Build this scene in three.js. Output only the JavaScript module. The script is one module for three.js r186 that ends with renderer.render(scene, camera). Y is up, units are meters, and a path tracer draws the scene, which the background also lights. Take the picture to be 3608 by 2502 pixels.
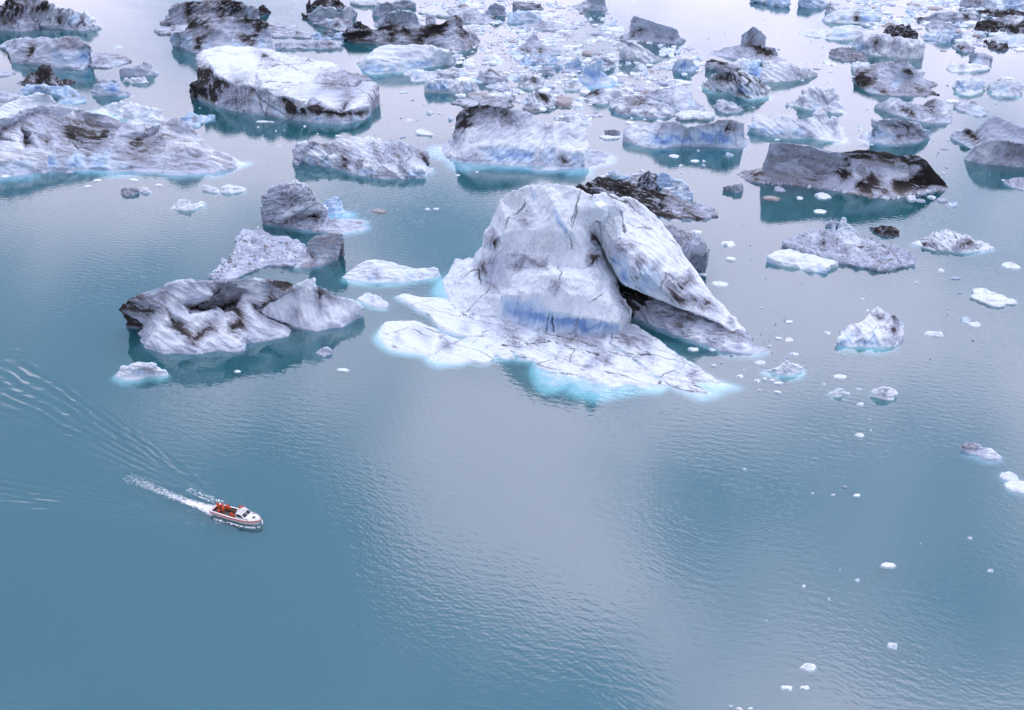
import * as THREE from 'three';
import { createNoise3D, createNoise2D } from 'simplex-noise';
import { mergeGeometries } from 'three/addons/utils/BufferGeometryUtils.js';
import { RoundedBoxGeometry } from 'three/addons/geometries/RoundedBoxGeometry.js';

// ---------------------------------------------------------------- camera, sky, sun, exposure
const SKY_LUM = 1.5, DEPTH_RGB = [0.875, 0.97, 0.973], SILT_RGB = [0.088, 0.178, 0.205], WATER_IOR = 2.2, RIPPLE = 0.043, WAKE_AMP = 0.042;
const EYE = 123, PITCH = 29 * Math.PI / 180, FOV = 38;               // a small aircraft 123 m above the lagoon
const scene = new THREE.Scene();
const camera = new THREE.PerspectiveCamera(FOV, 1024 / 710, 1, 30000);
camera.position.set(0, EYE, 0);
camera.rotation.x = -PITCH;
scene.add(camera);
const renderer = new THREE.WebGLRenderer({ antialias: true });
renderer.toneMapping = THREE.LinearToneMapping;
renderer.toneMappingExposure = 0.97;
renderer.shadowMap.enabled = true;
renderer.shadowMap.type = THREE.PCFSoftShadowMap;
const SUN_AZ = 24 * Math.PI / 180, SUN_EL = 72 * Math.PI / 180;        // ahead and a little to the right, behind thin cloud
const sunDir = new THREE.Vector3(Math.sin(SUN_AZ) * Math.cos(SUN_EL), Math.sin(SUN_EL), -Math.cos(SUN_AZ) * Math.cos(SUN_EL));
const sun = new THREE.DirectionalLight(new THREE.Color(1, 0.97, 0.94), 1.0);
sun.position.copy(sunDir).multiplyScalar(900).add(new THREE.Vector3(0, 0, -350));
sun.target.position.set(0, 0, -350);
sun.castShadow = true;
sun.shadow.radius = 66;
sun.shadow.mapSize.set(4096, 4096);
Object.assign(sun.shadow.camera, { left: -400, right: 400, top: 450, bottom: -450, near: 10, far: 2500 });
scene.add(sun, sun.target);

function rng(seed) { let a = seed >>> 0; return () => { a = (a + 0x6d2b79f5) | 0; let t = Math.imul(a ^ (a >>> 15), 1 | a); t = (t + Math.imul(t ^ (t >>> 7), 61 | t)) ^ t; return ((t ^ (t >>> 14)) >>> 0) / 4294967296; }; }
const N3 = createNoise3D(rng(11)), N2 = createNoise2D(rng(12));
const clamp = (x, a = 0, b = 1) => Math.min(b, Math.max(a, x)), lerp = (a, b, t) => a + (b - a) * t;
const sstep = (a, b, x) => { const t = clamp((x - a) / (b - a)); return t * t * (3 - 2 * t); };
const fbm3 = (x, y, z, o = 4) => { let s = 0, a = 0.5; for (let i = 0; i < o; i++) { s += a * N3(x, y, z); x = x * 2.03 + 7.1; y = y * 2.03 - 3.7; z = z * 2.03 + 1.9; a *= 0.5; } return s; };
const fbm2 = (x, y, o = 4) => { let s = 0, a = 0.5; for (let i = 0; i < o; i++) { s += a * N2(x, y); x = x * 2.03 + 7.1; y = y * 2.03 - 3.7; a *= 0.5; } return s; };

// Broken overcast: lavender-white cloud with bluer gaps, the same cloud deck in every direction, brighter towards the veiled sun.
{
  const W = 1024, H = 512, data = new Float32Array(W * H * 4);
  for (let j = 0; j < H; j++) {
    const el = ((j + 0.5) / H - 0.5) * Math.PI, y = Math.sin(el), c = Math.cos(el);
    for (let i = 0; i < W; i++) {
      const az = ((i + 0.5) / W - 0.5) * 2 * Math.PI, x = Math.cos(az) * c, z = Math.sin(az) * c;
      const yy = Math.max(y, 0) + 0.35, px = x / yy, pz = z / yy;
      const f = 1.3 * fbm2(px * 1.6 + 11.9, pz * 1.6 + 97, 5) + 0.9 * fbm2(px * 0.6 + 65, pz * 0.6 + 81.6, 3), k = sstep(-0.78, 0.32, f);
      const ahead = 0.5 + 0.5 * (x * Math.sin(SUN_AZ) - z * Math.cos(SUN_AZ)) / Math.max(c, 0.05), toSun = Math.max(0, x * sunDir.x + y * sunDir.y + z * sunDir.z);
      const lum = SKY_LUM * (0.40 + 0.70 * toSun * toSun + 1.02 * Math.pow(clamp(ahead), 1.5) * Math.exp(-Math.max(el, 0) / 0.55));
      const gap = [0.33, 0.44, 0.68], cl = [1.18, 1.085, 1.38];
      for (let b = 0; b < 3; b++) data[(j * W + i) * 4 + b] = lum * lerp(gap[b], cl[b], k);
      data[(j * W + i) * 4 + 3] = 1;
    }
  }
  const sky = new THREE.DataTexture(data, W, H, THREE.RGBAFormat, THREE.FloatType);
  sky.mapping = THREE.EquirectangularReflectionMapping;
  sky.minFilter = sky.magFilter = THREE.LinearFilter; sky.needsUpdate = true;
  scene.background = sky; scene.environment = sky;
}

// ---------------------------------------------------------------- helpers
const FOC = 1251 / Math.tan(FOV / 2 * Math.PI / 180), CP = Math.cos(PITCH), SP = Math.sin(PITCH);
function ray(u, v) { const X = (u - 1804) / FOC, Y = -(v - 1251) / FOC; return [X, Y * CP - SP, -Y * SP - CP]; }
function ground(u, v) { const r = ray(u, v), t = -EYE / r[1]; return [r[0] * t, 0, r[2] * t]; }
function at(u, v, h) { const g = ground(u, v + h), r = ray(u, v), t = g[2] / r[2]; return [r[0] * t, h > 0 ? EYE + r[1] * t : 0, g[2]]; }   // the spot h picture rows above its foot on the water
const used = new Map();
function numbered(n) { const k = used.get(n) || 0; used.set(n, k + 1); return k ? n + '_' + String(k).padStart(3, '0') : n; }
function tag(o, label, category, group, kind) { if (label) o.userData.label = label; if (category) o.userData.category = category; if (group) o.userData.group = group; if (kind) o.userData.kind = kind; return o; }
function thing(name, label, category, pos = [0, 0, 0], group) { const o = new THREE.Group(); o.name = numbered(name); o.position.set(...pos); scene.add(tag(o, label, category, group)); return o; }
function part(name, geo, mat, parent, kind) { const m = new THREE.Mesh(geo, mat); m.name = name; m.castShadow = m.receiveShadow = true; if (kind) m.userData.kind = kind; (parent || scene).add(m); return m; }
const iceMat = new THREE.MeshPhysicalMaterial({ name: 'glacier_ice', vertexColors: true, roughness: 0.72, specularIntensity: 0.35 });

// ---------------------------------------------------------------- ice: colours and the builder of bergs
// codes: 0 clean white, 1 pale lavender grey, 2 grey with ash, 3 dark ash, 4 black ash (both dark codes also paint shade into hollows and caves), 5 pale blue ice, 6 deep blue ice, also shade painted into the wing crevice; kept as [greyness, ash and painted shade, blue]
const ICE = [[0.73, 0.825, 0.90], [0.42, 0.495, 0.62], [0.36, 0.35, 0.365], [0.135, 0.115, 0.108], [0.035, 0.032, 0.031], [0.50, 0.68, 0.86], [0.22, 0.38, 0.68]];
const MIX = [[0, 0, 0], [0.75, 0.06, 0], [1, 0.42, 0], [1, 0.8, 0], [1, 1.15, 0], [0.1, 0, 0.5], [0.2, 0, 1]];
const ASH_SHADE = [0.080, 0.075, 0.076];  // dark colour of ash, and of shade painted into hollows

function delaunay(p) {
  const n = p.length; let x0 = 1e9, y0 = 1e9, x1 = -1e9, y1 = -1e9;
  for (const q of p) { x0 = Math.min(x0, q[0]); x1 = Math.max(x1, q[0]); y0 = Math.min(y0, q[1]); y1 = Math.max(y1, q[1]); }
  const s = Math.max(x1 - x0, y1 - y0) * 20, cx = (x0 + x1) / 2, cy = (y0 + y1) / 2, r = rng(5);
  const q = p.map((a) => [a[0] + (r() - 0.5) * s * 1e-6, a[1] + (r() - 0.5) * s * 1e-6]).concat([[cx - s, cy - s * 0.6], [cx + s, cy - s * 0.6], [cx, cy + s]]);
  const circ = (a, b, c) => {
    const ax = q[a][0], ay = q[a][1], bx = q[b][0] - ax, by = q[b][1] - ay, ex = q[c][0] - ax, ey = q[c][1] - ay, d = 2 * (bx * ey - by * ex) || 1e-12;
    const ux = (ey * (bx * bx + by * by) - by * (ex * ex + ey * ey)) / d, uy = (bx * (ex * ex + ey * ey) - ex * (bx * bx + by * by)) / d;
    return [a, b, c, ax + ux, ay + uy, ux * ux + uy * uy];
  };
  let T = [circ(n, n + 1, n + 2)];
  for (let i = 0; i < n; i++) {
    const edges = new Map(), keep = [];
    for (const t of T) {
      if ((q[i][0] - t[3]) ** 2 + (q[i][1] - t[4]) ** 2 < t[5]) for (const [a, b] of [[t[0], t[1]], [t[1], t[2]], [t[2], t[0]]]) { const k = Math.min(a, b) * 4096 + Math.max(a, b); edges.set(k, edges.has(k) ? null : [a, b]); }
      else keep.push(t);
    }
    for (const e of edges.values()) if (e) keep.push(circ(e[0], e[1], i));
    T = keep;
  }
  return T.filter((t) => t[0] < n && t[1] < n && t[2] < n);
}
function within(poly, x, y) { let c = false; for (let i = 0, j = poly.length - 1; i < poly.length; j = i++) { const a = poly[i], b = poly[j]; if ((a[1] > y) !== (b[1] > y) && x < ((b[0] - a[0]) * (y - a[1])) / (b[1] - a[1]) + a[0]) c = !c; } return c; }

// Splits every edge longer than it should be, until none is. V: [x, y, z, r, g, b, hidden] rows.
function refine(V, T, size, hiddenSize, passes) {
  for (let k = 0; k < passes; k++) {
    const mid = new Map(), out = []; let split = 0;
    const m = (a, b) => {
      const key = a < b ? a * 2097152 + b : b * 2097152 + a; let i = mid.get(key);
      if (i !== undefined) return i;
      const A = V[a], B = V[b], d = Math.hypot(A[0] - B[0], A[1] - B[1], A[2] - B[2]), want = A[6] + B[6] > 0.5 ? hiddenSize : size;
      if (d > want * 1.42) { i = V.length; const q = new Array(7); for (let c = 0; c < 7; c++) q[c] = (A[c] + B[c]) / 2; V.push(q); split++; } else i = -1;
      mid.set(key, i); return i;
    };
    for (const [a, b, c] of T) {
      const x = m(a, b), y = m(b, c), z = m(c, a);
      const n = (x >= 0) + (y >= 0) + (z >= 0);
      if (n === 0) out.push([a, b, c]);
      else if (n === 3) out.push([a, x, z], [x, b, y], [z, y, c], [x, y, z]);
      else if (n === 1) { if (x >= 0) out.push([a, x, c], [x, b, c]); else if (y >= 0) out.push([b, y, a], [y, c, a]); else out.push([c, z, b], [z, a, b]); }
      else if (x < 0) out.push([c, z, y], [z, a, b], [z, b, y]);
      else if (y < 0) out.push([a, x, z], [x, b, c], [x, c, z]);
      else out.push([b, y, x], [y, c, a], [y, a, x]);
    }
    T = out;
    if (!split) break;
  }
  return T;
}
function smooth(V, T, n) {
  const near = V.map(() => new Set());
  for (const [a, b, c] of T) { near[a].add(b).add(c); near[b].add(a).add(c); near[c].add(a).add(b); }
  for (let k = 0; k < n; k++) for (const w of [0.55, -0.32]) {
    const d = V.map((p, i) => { const s = [0, 0, 0]; for (const j of near[i]) for (let c = 0; c < 3; c++) s[c] += V[j][c]; const m = near[i].size || 1; return s.map((x, c) => (x / m - p[c]) * w); });
    V.forEach((p, i) => { if (near[i].size) for (let c = 0; c < 3; c++) p[c] += d[i][c]; });
  }
}
function normalsOf(V, T) {
  const n = new Float32Array(V.length * 3);
  for (const [a, b, c] of T) {
    const A = V[a], B = V[b], C = V[c], ux = B[0] - A[0], uy = B[1] - A[1], uz = B[2] - A[2], vx = C[0] - A[0], vy = C[1] - A[1], vz = C[2] - A[2];
    const x = uy * vz - uz * vy, y = uz * vx - ux * vz, z = ux * vy - uy * vx;
    for (const i of [a, b, c]) { n[i * 3] += x; n[i * 3 + 1] += y; n[i * 3 + 2] += z; }
  }
  for (let i = 0; i < n.length; i += 3) { const l = Math.hypot(n[i], n[i + 1], n[i + 2]) || 1; n[i] /= l; n[i + 1] /= l; n[i + 2] /= l; }
  return n;
}
const UP = new THREE.Vector3(0, 1, 0);
let seeds = 1; const taken = [];
// A body of ice. frame [x, y, scale] is the zoomed view its numbers were read in; out: its outline as [x, y, rows above its foot, colour], pts: ridges, lips and hollows on it.
// along: direction of its layers, dirt 0..1 how much ash lies in them, veins 0..1 dark cracks, rough: relief, back: how far it runs on behind its crest, skirt [reach, depth] of the ice under water.
function body(frame, out, pts, o = {}) {
  const [fx, fy, fs] = frame, sc = FOC / 3.5234, seed = (seeds++) * 13.7;
  const opt = { col: 1, dirt: 0.25, veins: 0.15, rough: 1, back: 0.8, skirt: [0.05, 2.6], along: [1, 0, 0], round: 1, ash: ASH_SHADE, fine: 1, lift: 0, stripes: 0, drip: false, ...o };
  if (opt.fibre === undefined) opt.fibre = opt.dirt * 1.9;
  const cv = (q) => [fx + q[0] / fs, fy + q[1] / fs, (q[2] || 0) / fs, q[3] === undefined ? opt.col : q[3]];
  const O = out.map(cv), ring = [];
  let per = 0; O.forEach((a, i) => { const b = O[(i + 1) % O.length]; per += Math.hypot(a[0] - b[0], a[1] - b[1]); });
  const step = per / 44;
  O.forEach((a, i) => { const b = O[(i + 1) % O.length], n = Math.max(1, Math.round(Math.hypot(a[0] - b[0], a[1] - b[1]) / step)); for (let k = 0; k < n; k++) ring.push([lerp(a[0], b[0], k / n), lerp(a[1], b[1], k / n), lerp(a[2], b[2], k / n), k / n < 0.5 ? a[3] : b[3]]); });
  taken.push(ring.map((q) => [q[0], q[1]]));
  const inner = pts.map(cv).filter((q) => within(ring, q[0], q[1])), all = ring.concat(inner);
  const V = all.map((q) => { const p = at(q[0], q[1], Math.max(0, q[2])); return [...p, ...MIX[q[3]], 0]; });
  V.forEach((p) => { p[1] += opt.lift; });
  let T = [];
  for (const t of delaunay(all)) {
    const x = (all[t[0]][0] + all[t[1]][0] + all[t[2]][0]) / 3, y = (all[t[0]][1] + all[t[1]][1] + all[t[2]][1]) / 3;
    if (!within(ring, x, y)) continue;
    const A = all[t[0]], B = all[t[1]], C = all[t[2]], s = (B[0] - A[0]) * (C[1] - A[1]) - (B[1] - A[1]) * (C[0] - A[0]);
    T.push(s < 0 ? [t[0], t[1], t[2]] : [t[0], t[2], t[1]]);
  }
  // centre, size, and the hidden side
  const n = ring.length; let cx = 0, cz = 0, top = 0.3;
  for (let i = 0; i < n; i++) { cx += V[i][0] / n; cz += V[i][2] / n; }
  V.forEach((p) => { top = Math.max(top, p[1]); });
  const dist = Math.hypot(cx, EYE, cz), px = dist / sc, gl = Math.hypot(cx, cz), ax = cx / gl, az = cz / gl;
  let sizeX = 0; V.forEach((p) => { sizeX = Math.max(sizeX, Math.hypot(p[0] - cx, p[2] - cz)); });
  let area = 0; for (let i = 0; i < n; i++) { const a = ring[i], b = ring[(i + 1) % n]; area += a[0] * b[1] - a[1] * b[0]; }
  const turn = area > 0 ? 1 : -1, rows = 3, first = V.length;
  for (let i = 0; i < n; i++) {
    const P = V[i], a = V[(i + n - 1) % n], b = V[(i + 1) % n], h = Math.max(0, P[1]), t = clamp(h / Math.max(0.5, 0.1 * top));
    let ox = (b[2] - a[2]) * turn, oz = (a[0] - b[0]) * turn; const l = Math.hypot(ox, oz) || 1; ox /= l; oz /= l;
    const sd = opt.skirt[1], sw = (opt.skirt[0] < 4 ? 0.45 : 0.85) * opt.skirt[0] * (opt.skirt[0] > 1 ? clamp(1 + 1.1 * N2(P[0] / 16 + seed, P[2] / 16), 0.25, 1.9) : 1) * (opt.open ? clamp(0.35 + 0.9 * (ox * opt.open[0] + oz * opt.open[1]), 0.03, 1) : 1), kb = opt.back;
    const skirt = [[0.07 * sw, -0.24 * sd], [0.55 * sw, -0.62 * sd], [sw, -1.1 * sd - 0.2]];
    const under = oz > 0.35 && h > Math.max(2.2 * px, 0.12 * top);                      // an edge that overhangs: the ice runs in under it
    const backR = opt.blob ? [[0.5, h - 0.3], [1.2, h - 1.0], [1.6, h - 2.2]] : under ? [[0.08 * h + 0.4, h - 0.3], [0.3 * h + 1, h * 0.93], [0.75 * h + 2, h * 0.8]] : [[0.16 * kb * h, h * 0.86], [0.62 * kb * h, h * 0.42], [kb * h + 0.5, -1.6]];
    for (let k = 0; k < rows; k++) {
      const sx = P[0] + ox * skirt[k][0], sz = P[2] + oz * skirt[k][0], bx = P[0] + (ax * 0.85 + ox * 0.15) * backR[k][0], bz = P[2] + (az * 0.85 + oz * 0.15) * backR[k][0];
      const c = [P[3], P[4], P[5]];
      V.push([lerp(sx, bx, t), lerp(skirt[k][1], backR[k][1], t), lerp(sz, bz, t), c[0], c[1] * t, c[2], 1]);
    }
  }
  for (let i = 0; i < n; i++) for (let k = 0; k < rows; k++) {
    const j = (i + 1) % n, a = k ? first + i * rows + k - 1 : i, b = k ? first + j * rows + k - 1 : j, c = first + i * rows + k, d = first + j * rows + k;
    if (turn > 0) T.push([a, b, c], [b, d, c]); else T.push([a, c, b], [b, c, d]);
  }
  T = refine(V, T, Math.max(px * 1.3, sizeX / 22), sizeX / 10, 6);
  smooth(V, T, opt.round);
  T = refine(V, T, px * 0.82 * opt.fine, px * 3.4 * opt.fine, 9);
  smooth(V, T, 1);
  // relief
  const nr = normalsOf(V, T), L = new THREE.Vector3(...opt.along).normalize(), big = Math.max(sizeX * 0.32, px * 10), mid = Math.max(sizeX * 0.07, px * 4.5), fine = px * 3.2, amp = opt.rough;
  const fr = rng(Math.round(seed * 10)), planes = [];
  for (let k = 0; k < 12; k++) { const n3 = new THREE.Vector3(fr() - 0.5, (fr() - 0.5) * 0.7, fr() - 0.5); if (k % 2) n3.addScaledVector(L, -n3.dot(L)); n3.normalize(); planes.push([n3.x, n3.y, n3.z, n3.x * cx + n3.z * cz + n3.y * top * 0.5 + (fr() * 2 - 1) * sizeX * 0.65, fr() * 50]); }
  const fracture = (p) => { let m = 0; for (const [a, b, c, d, q] of planes) { const e = Math.abs(p[0] * a + p[1] * b + p[2] * c - d + 0.05 * sizeX * N3(p[0] / sizeX * 2.2 + q, p[1] / sizeX * 2.2, p[2] / sizeX * 2.2) + 0.5 * px * N3(p[0] / px / 5, p[1] / px / 5 + q, p[2] / px / 5)); if (e < 2.2 * px) m = Math.max(m, (1 - sstep(0.1 * px, 0.9 * px, e)) * sstep(-0.15, 0.2, N3(p[0] / sizeX * 1.7, p[1] / sizeX * 1.7 + q, p[2] / sizeX * 1.7))); } return m; };
  const facet = (x, y, z) => 1 - Math.abs(N3(x, y, z)) * 2;
  for (let i = 0; i < V.length; i++) {
    const p = V[i], d = p[0] * L.x + p[1] * L.y + p[2] * L.z, x = p[0] - L.x * d * 0.82, y = p[1] - L.y * d * 0.82, z = p[2] - L.z * d * 0.82;
    let h = big * 0.07 * (0.5 * facet(p[0] / big + seed, p[1] / big, p[2] / big) + 0.5 * N3(p[0] / big * 2.1, p[1] / big * 2.1 + seed, p[2] / big * 2.1)) + mid * 0.25 * facet(x / mid / 1.8 + seed, y / mid / 1.8, z / mid / 1.8) + mid * 0.09 * facet(x / mid * 1.5, y / mid * 1.5 + seed, z / mid * 1.5) + fine * 0.06 * facet(x / fine, y / fine + seed, z / fine);
    h *= amp; if (p[1] < 0.6) h *= 0.55;
    const crack = opt.veins ? fracture(p) : 0; p[7] = crack; h -= crack * px * 0.9 * Math.min(1, opt.veins * 1.5);
    const up = 0.55 + 0.45 * Math.abs(nr[i * 3 + 1]);
    p[0] += nr[i * 3] * h; p[1] += nr[i * 3 + 1] * h * up; p[2] += nr[i * 3 + 2] * h;
  }
  // ash in layers and cracks, with shade painted into hollows by the dark codes
  const ls = Math.max(sizeX * 0.11, px * 5) * (0.7 + 0.7 * fr()), lv = Math.max(sizeX * 0.3, px * 12);
  const pos = new Float32Array(V.length * 3), col = new Float32Array(V.length * 3);
  for (let i = 0; i < V.length; i++) {
    const p = V[i], wx = 0.25 * ls * N3(p[0] / ls * 0.4, p[1] / ls * 0.4, p[2] / ls * 0.4 + seed), A = opt.drip && Math.abs(nr[i * 3 + 1]) < 0.62 ? UP : L, d = p[0] * A.x + p[1] * A.y + p[2] * A.z;
    const x = (p[0] - A.x * d * 0.96 + wx) / ls, y = (p[1] - A.y * d * 0.96 + wx) / ls, z = (p[2] - A.z * d * 0.96) / ls;
    const gr = N3(p[0] / px / 1.9, p[1] / px / 1.9, p[2] / px / 1.9), s = fbm3(x * 1.7 + seed, y * 1.7, z * 1.7, 4), patch = fbm3(p[0] / ls * 0.28, p[1] / ls * 0.28 + seed, p[2] / ls * 0.28, 3);
    const gritShade = Math.max(0, p[4] - 0.3) * 1.4 * (0.92 + 0.75 * s + 0.12 * gr) + (opt.dirt * 1.25 + 0.1) * (1.15 * s + 0.75 * patch) + 0.05 * gr + 0.04;
    let m = sstep(0.32, 0.50, gritShade), thick = clamp(p[4] * 0.95 + 0.25 * gritShade);
    const L1 = Math.abs(N3(x * 5.4, y * 5.4 + seed, z * 5.4)), L2 = Math.abs(N3(x * 2.7 + 8, y * 2.7, z * 2.7 + seed));
    const fibre = Math.min(0.9, opt.fibre * 1.1 + p[4] * 1.6) * Math.max(1 - sstep(0.06 + 0.12 * p[4], 0.22 + 0.16 * p[4], L1), 0.9 * (1 - sstep(0.03, 0.12, L2))) * sstep(-0.32, 0.22, patch + 0.5 * s + p[4] * 0.9) * (0.75 + 0.35 * gr);
    const film = 0.5 * sstep(0.27, 0.40, p[4] * (1 + 1.2 * s + 0.5 * patch) + 0.09 * gr);
    if (film > m) { m = film; thick = Math.max(thick * 0.7, 0.3 * p[4]); }
    if (fibre > m) { m = fibre; thick = Math.max(thick, 0.5 + 0.35 * p[4]); }
    if (opt.stripes) { const st = opt.stripes * sstep(0.2, 0.85, Math.sin((y + x * 0.9 + z * 0.7) * 6 + 2.5 * N3(x * 0.5, y * 0.5, z * 0.5)) * 0.6 + s * 1.2); if (st > m) { m = st; thick = Math.max(thick, 0.6); } }
    if (opt.veins) {
      const v2 = Math.abs(N3(x * 0.8, y * 0.8 + seed, z * 0.8 + 4)), on = sstep(0, 0.4, N3(p[0] / lv * 1.3, p[1] / lv * 1.3 + 9, p[2] / lv * 1.3 + seed));
      const v = Math.max(Math.min(1, opt.veins * 1.35) * p[7], opt.veins * 0.4 * on * (1 - sstep(0.015, 0.06, v2)) * (0.6 + 0.4 * gr));
      if (v > m) { m = v; thick = Math.max(thick, 0.92); }
    }
    if (p[1] < 0) m *= 0.3;
    const g = 1 + 0.06 * gr + 0.05 * patch, grey = clamp(p[3] + 0.5 * (opt.dirt + 0.15) * (s + patch)), bl = clamp(p[5] * (1 + 0.5 * patch) + (p[5] > 0.02 ? 0.35 * s : 0)), dark = sstep(0.35, 1.0, thick + 0.12 * gr);
    for (let c = 0; c < 3; c++) {
      const ice = lerp(ICE[0][c], ICE[1][c], grey), blue = bl < 0.5 ? lerp(ice, ICE[5][c], bl * 2) : lerp(ICE[5][c], ICE[6][c], bl * 2 - 1), ash = lerp(lerp(opt.ash[c] * 2.6, 0.24, 0.45), opt.ash[c] * 0.42, dark);
      pos[i * 3 + c] = p[c]; col[i * 3 + c] = clamp(lerp(blue * g, ash * g, m), 0.012, 0.88);
    }
  }
  const geo = new THREE.BufferGeometry(), index = new Uint32Array(T.length * 3);
  T.forEach((t, i) => { index[i * 3] = t[0]; index[i * 3 + 1] = t[1]; index[i * 3 + 2] = t[2]; });
  geo.setAttribute('position', new THREE.BufferAttribute(pos, 3));
  geo.setAttribute('color', new THREE.BufferAttribute(col, 3));
  geo.setIndex(new THREE.BufferAttribute(index, 1));
  geo.computeVertexNormals();
  tris += T.length;
  geo.userData.base = [cx, 0, cz];
  return geo;
}
let tris = 0;
function settle(geo, base) { geo.translate(-base[0], -base[1], -base[2]); return geo; }
// a berg that is one body of ice
function berg(frame, label, out, pts, o = {}) {
  const geo = body(frame, out, pts, o), base = geo.userData.base;
  settle(geo, base);
  const m = part(numbered(o.name || 'iceberg'), geo, iceMat);
  m.position.set(...base);
  return tag(m, label, o.category || 'iceberg', o.group);
}
// a berg of several bodies
function bergOf(label, bodies, o = {}) {
  const geos = bodies.map(([n, f, out, pts, q]) => [n, body(f, out, pts, q)]), base = geos[0][1].userData.base;
  const g = thing(o.name || 'iceberg', label, o.category || 'iceberg', base, o.group);
  for (const [n, geo] of geos) part(n, settle(geo, base), iceMat, g);
  return g;
}
const flat = (h, list) => list.map((q) => [q[0], q[1] - h * 0.5, q[2] === undefined ? h : q[2], ...(q.length > 3 ? [q[3]] : [])]);
// unit lumps of broken ice, shared by the small pieces: kind 0 rough lump, 1 flat cake, 2 tilted wedge, 3 peaked
function lumpGeo(seed, kind, shade) {
  const r = rng(seed * 31 + 7), A = 22, R = 7, pos = [], col = [], idx = [], ph = r() * 9, e = r() * 6.28, cuts = []; for (let k = 0; k < 6; k++) { const t = r() * 6.28, m = 0.6 + 2.6 * r(); cuts.push([Math.cos(t) * m, Math.sin(t) * m, 0.45 + 0.75 * r()]); }
  for (let k = 0; k <= R; k++) for (let a = 0; a < A; a++) {
    const th = a / A * 6.2832, c = Math.cos(th), s = Math.sin(th), edge = 0.5 * (0.82 + 0.34 * fbm3(c * 1.2 + seed * 3, s * 1.2, ph, 3) + 0.10 * N3(c * 3.1, s * 3.1 + seed, ph)), t = k / R;
    let rr, y;
    if (k === R) { rr = 1.08; y = -0.5; } else if (k === R - 1) { rr = 1.0; y = kind === 1 ? 0.02 : 0; } else {
      const u = k / (R - 2); rr = kind === 1 ? 0.97 * Math.pow(u, 0.8) : 0.9 * u;
      const rim = kind === 1 ? 1 - Math.pow(u, 9) * 0.3 : kind === 3 ? Math.pow(1 - u * 0.92, 1.5) : Math.sqrt(Math.max(0, 1 - u * u * 0.75));
      y = rim * (kind === 2 ? 0.55 + 0.9 * c * u * Math.cos(e) + 0.9 * s * u * Math.sin(e) * 0.5 : 1);
    }
    const x = c * rr * edge, z = s * rr * edge; if (kind !== 1 && k < R - 1) for (const [pa, pb, pc] of cuts) y = Math.min(y, pa * x + pb * z + pc); const n = fbm3(x * 2.6 + seed, y * 1.3, z * 2.6 + ph, 4);
    y = k >= R - 1 ? y : Math.max(0.08, y * (1 + (kind === 1 ? 0.35 : 0.6) * n));
    pos.push(x, y, z);
    const b = ICE[shade === 5 && r() < 0.4 ? 0 : shade], d = sstep(0.12, 0.45, fbm3(x * 3 + 5, y * 2, z * 3 + seed, 3)) * (shade === 0 ? 0.12 : shade === 5 ? 0.05 : 0.5);
    for (let q = 0; q < 3; q++) col.push(lerp(b[q], [0.2, 0.185, 0.18][q], d));
  }
  for (let k = 0; k < R; k++) for (let a = 0; a < A; a++) { const b = (a + 1) % A, p = k * A + a, q = k * A + b, u = p + A, v = q + A; idx.push(p, q, u, q, v, u); }
  const g = new THREE.BufferGeometry();
  g.setAttribute('position', new THREE.Float32BufferAttribute(pos, 3)); g.setAttribute('color', new THREE.Float32BufferAttribute(col, 3)); g.setIndex(idx); if (kind !== 1) { const f = g.toNonIndexed(); f.computeVertexNormals(); return f; } g.computeVertexNormals();
  return g;
}
const LUMPS = {};
function lump(kind, shade, n) { const k = kind + '_' + shade + '_' + n; return LUMPS[k] || (LUMPS[k] = lumpGeo(1 + kind * 17 + shade * 5 + n * 3, kind, shade)); }
// small blocks lying thick on a floe or along a waterline; polygon in view pixels, sizes in metres
function rubbleOn(group, frame, poly, count, lo, hi, lift, shades = [0, 0, 1]) {
  const [fx, fy, fs] = frame, r = rng(count + 3), P = poly.map((q) => [fx + q[0] / fs, fy + q[1] / fs]), m = new THREE.Matrix4(), q = new THREE.Quaternion();
  const xs = P.map((p) => p[0]), ys = P.map((p) => p[1]), b = group.position;
  shades.forEach((shade, v) => {
    const n = Math.ceil(count / shades.length), inst = new THREE.InstancedMesh(lump(0, shade, v), iceMat, n); inst.name = 'ice_rubble'; inst.userData.kind = 'stuff'; inst.castShadow = inst.receiveShadow = true;
    for (let i = 0; i < n; i++) {
      let u, w; do { u = lerp(Math.min(...xs), Math.max(...xs), r()); w = lerp(Math.min(...ys), Math.max(...ys), r()); } while (!within(P, u, w));
      const p = ground(u, w), s = lo * Math.pow(hi / lo, r() * r());
      m.compose(new THREE.Vector3(p[0] - b.x, lift * (0.5 + r()), p[2] - b.z), q.setFromEuler(new THREE.Euler(r() * 0.5, r() * 6.28, r() * 0.5)), new THREE.Vector3(s * 1.25, s * (0.5 + 0.4 * r()), s));
      inst.setMatrixAt(i, m);
    }
    group.add(inst);
  });
}

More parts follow.
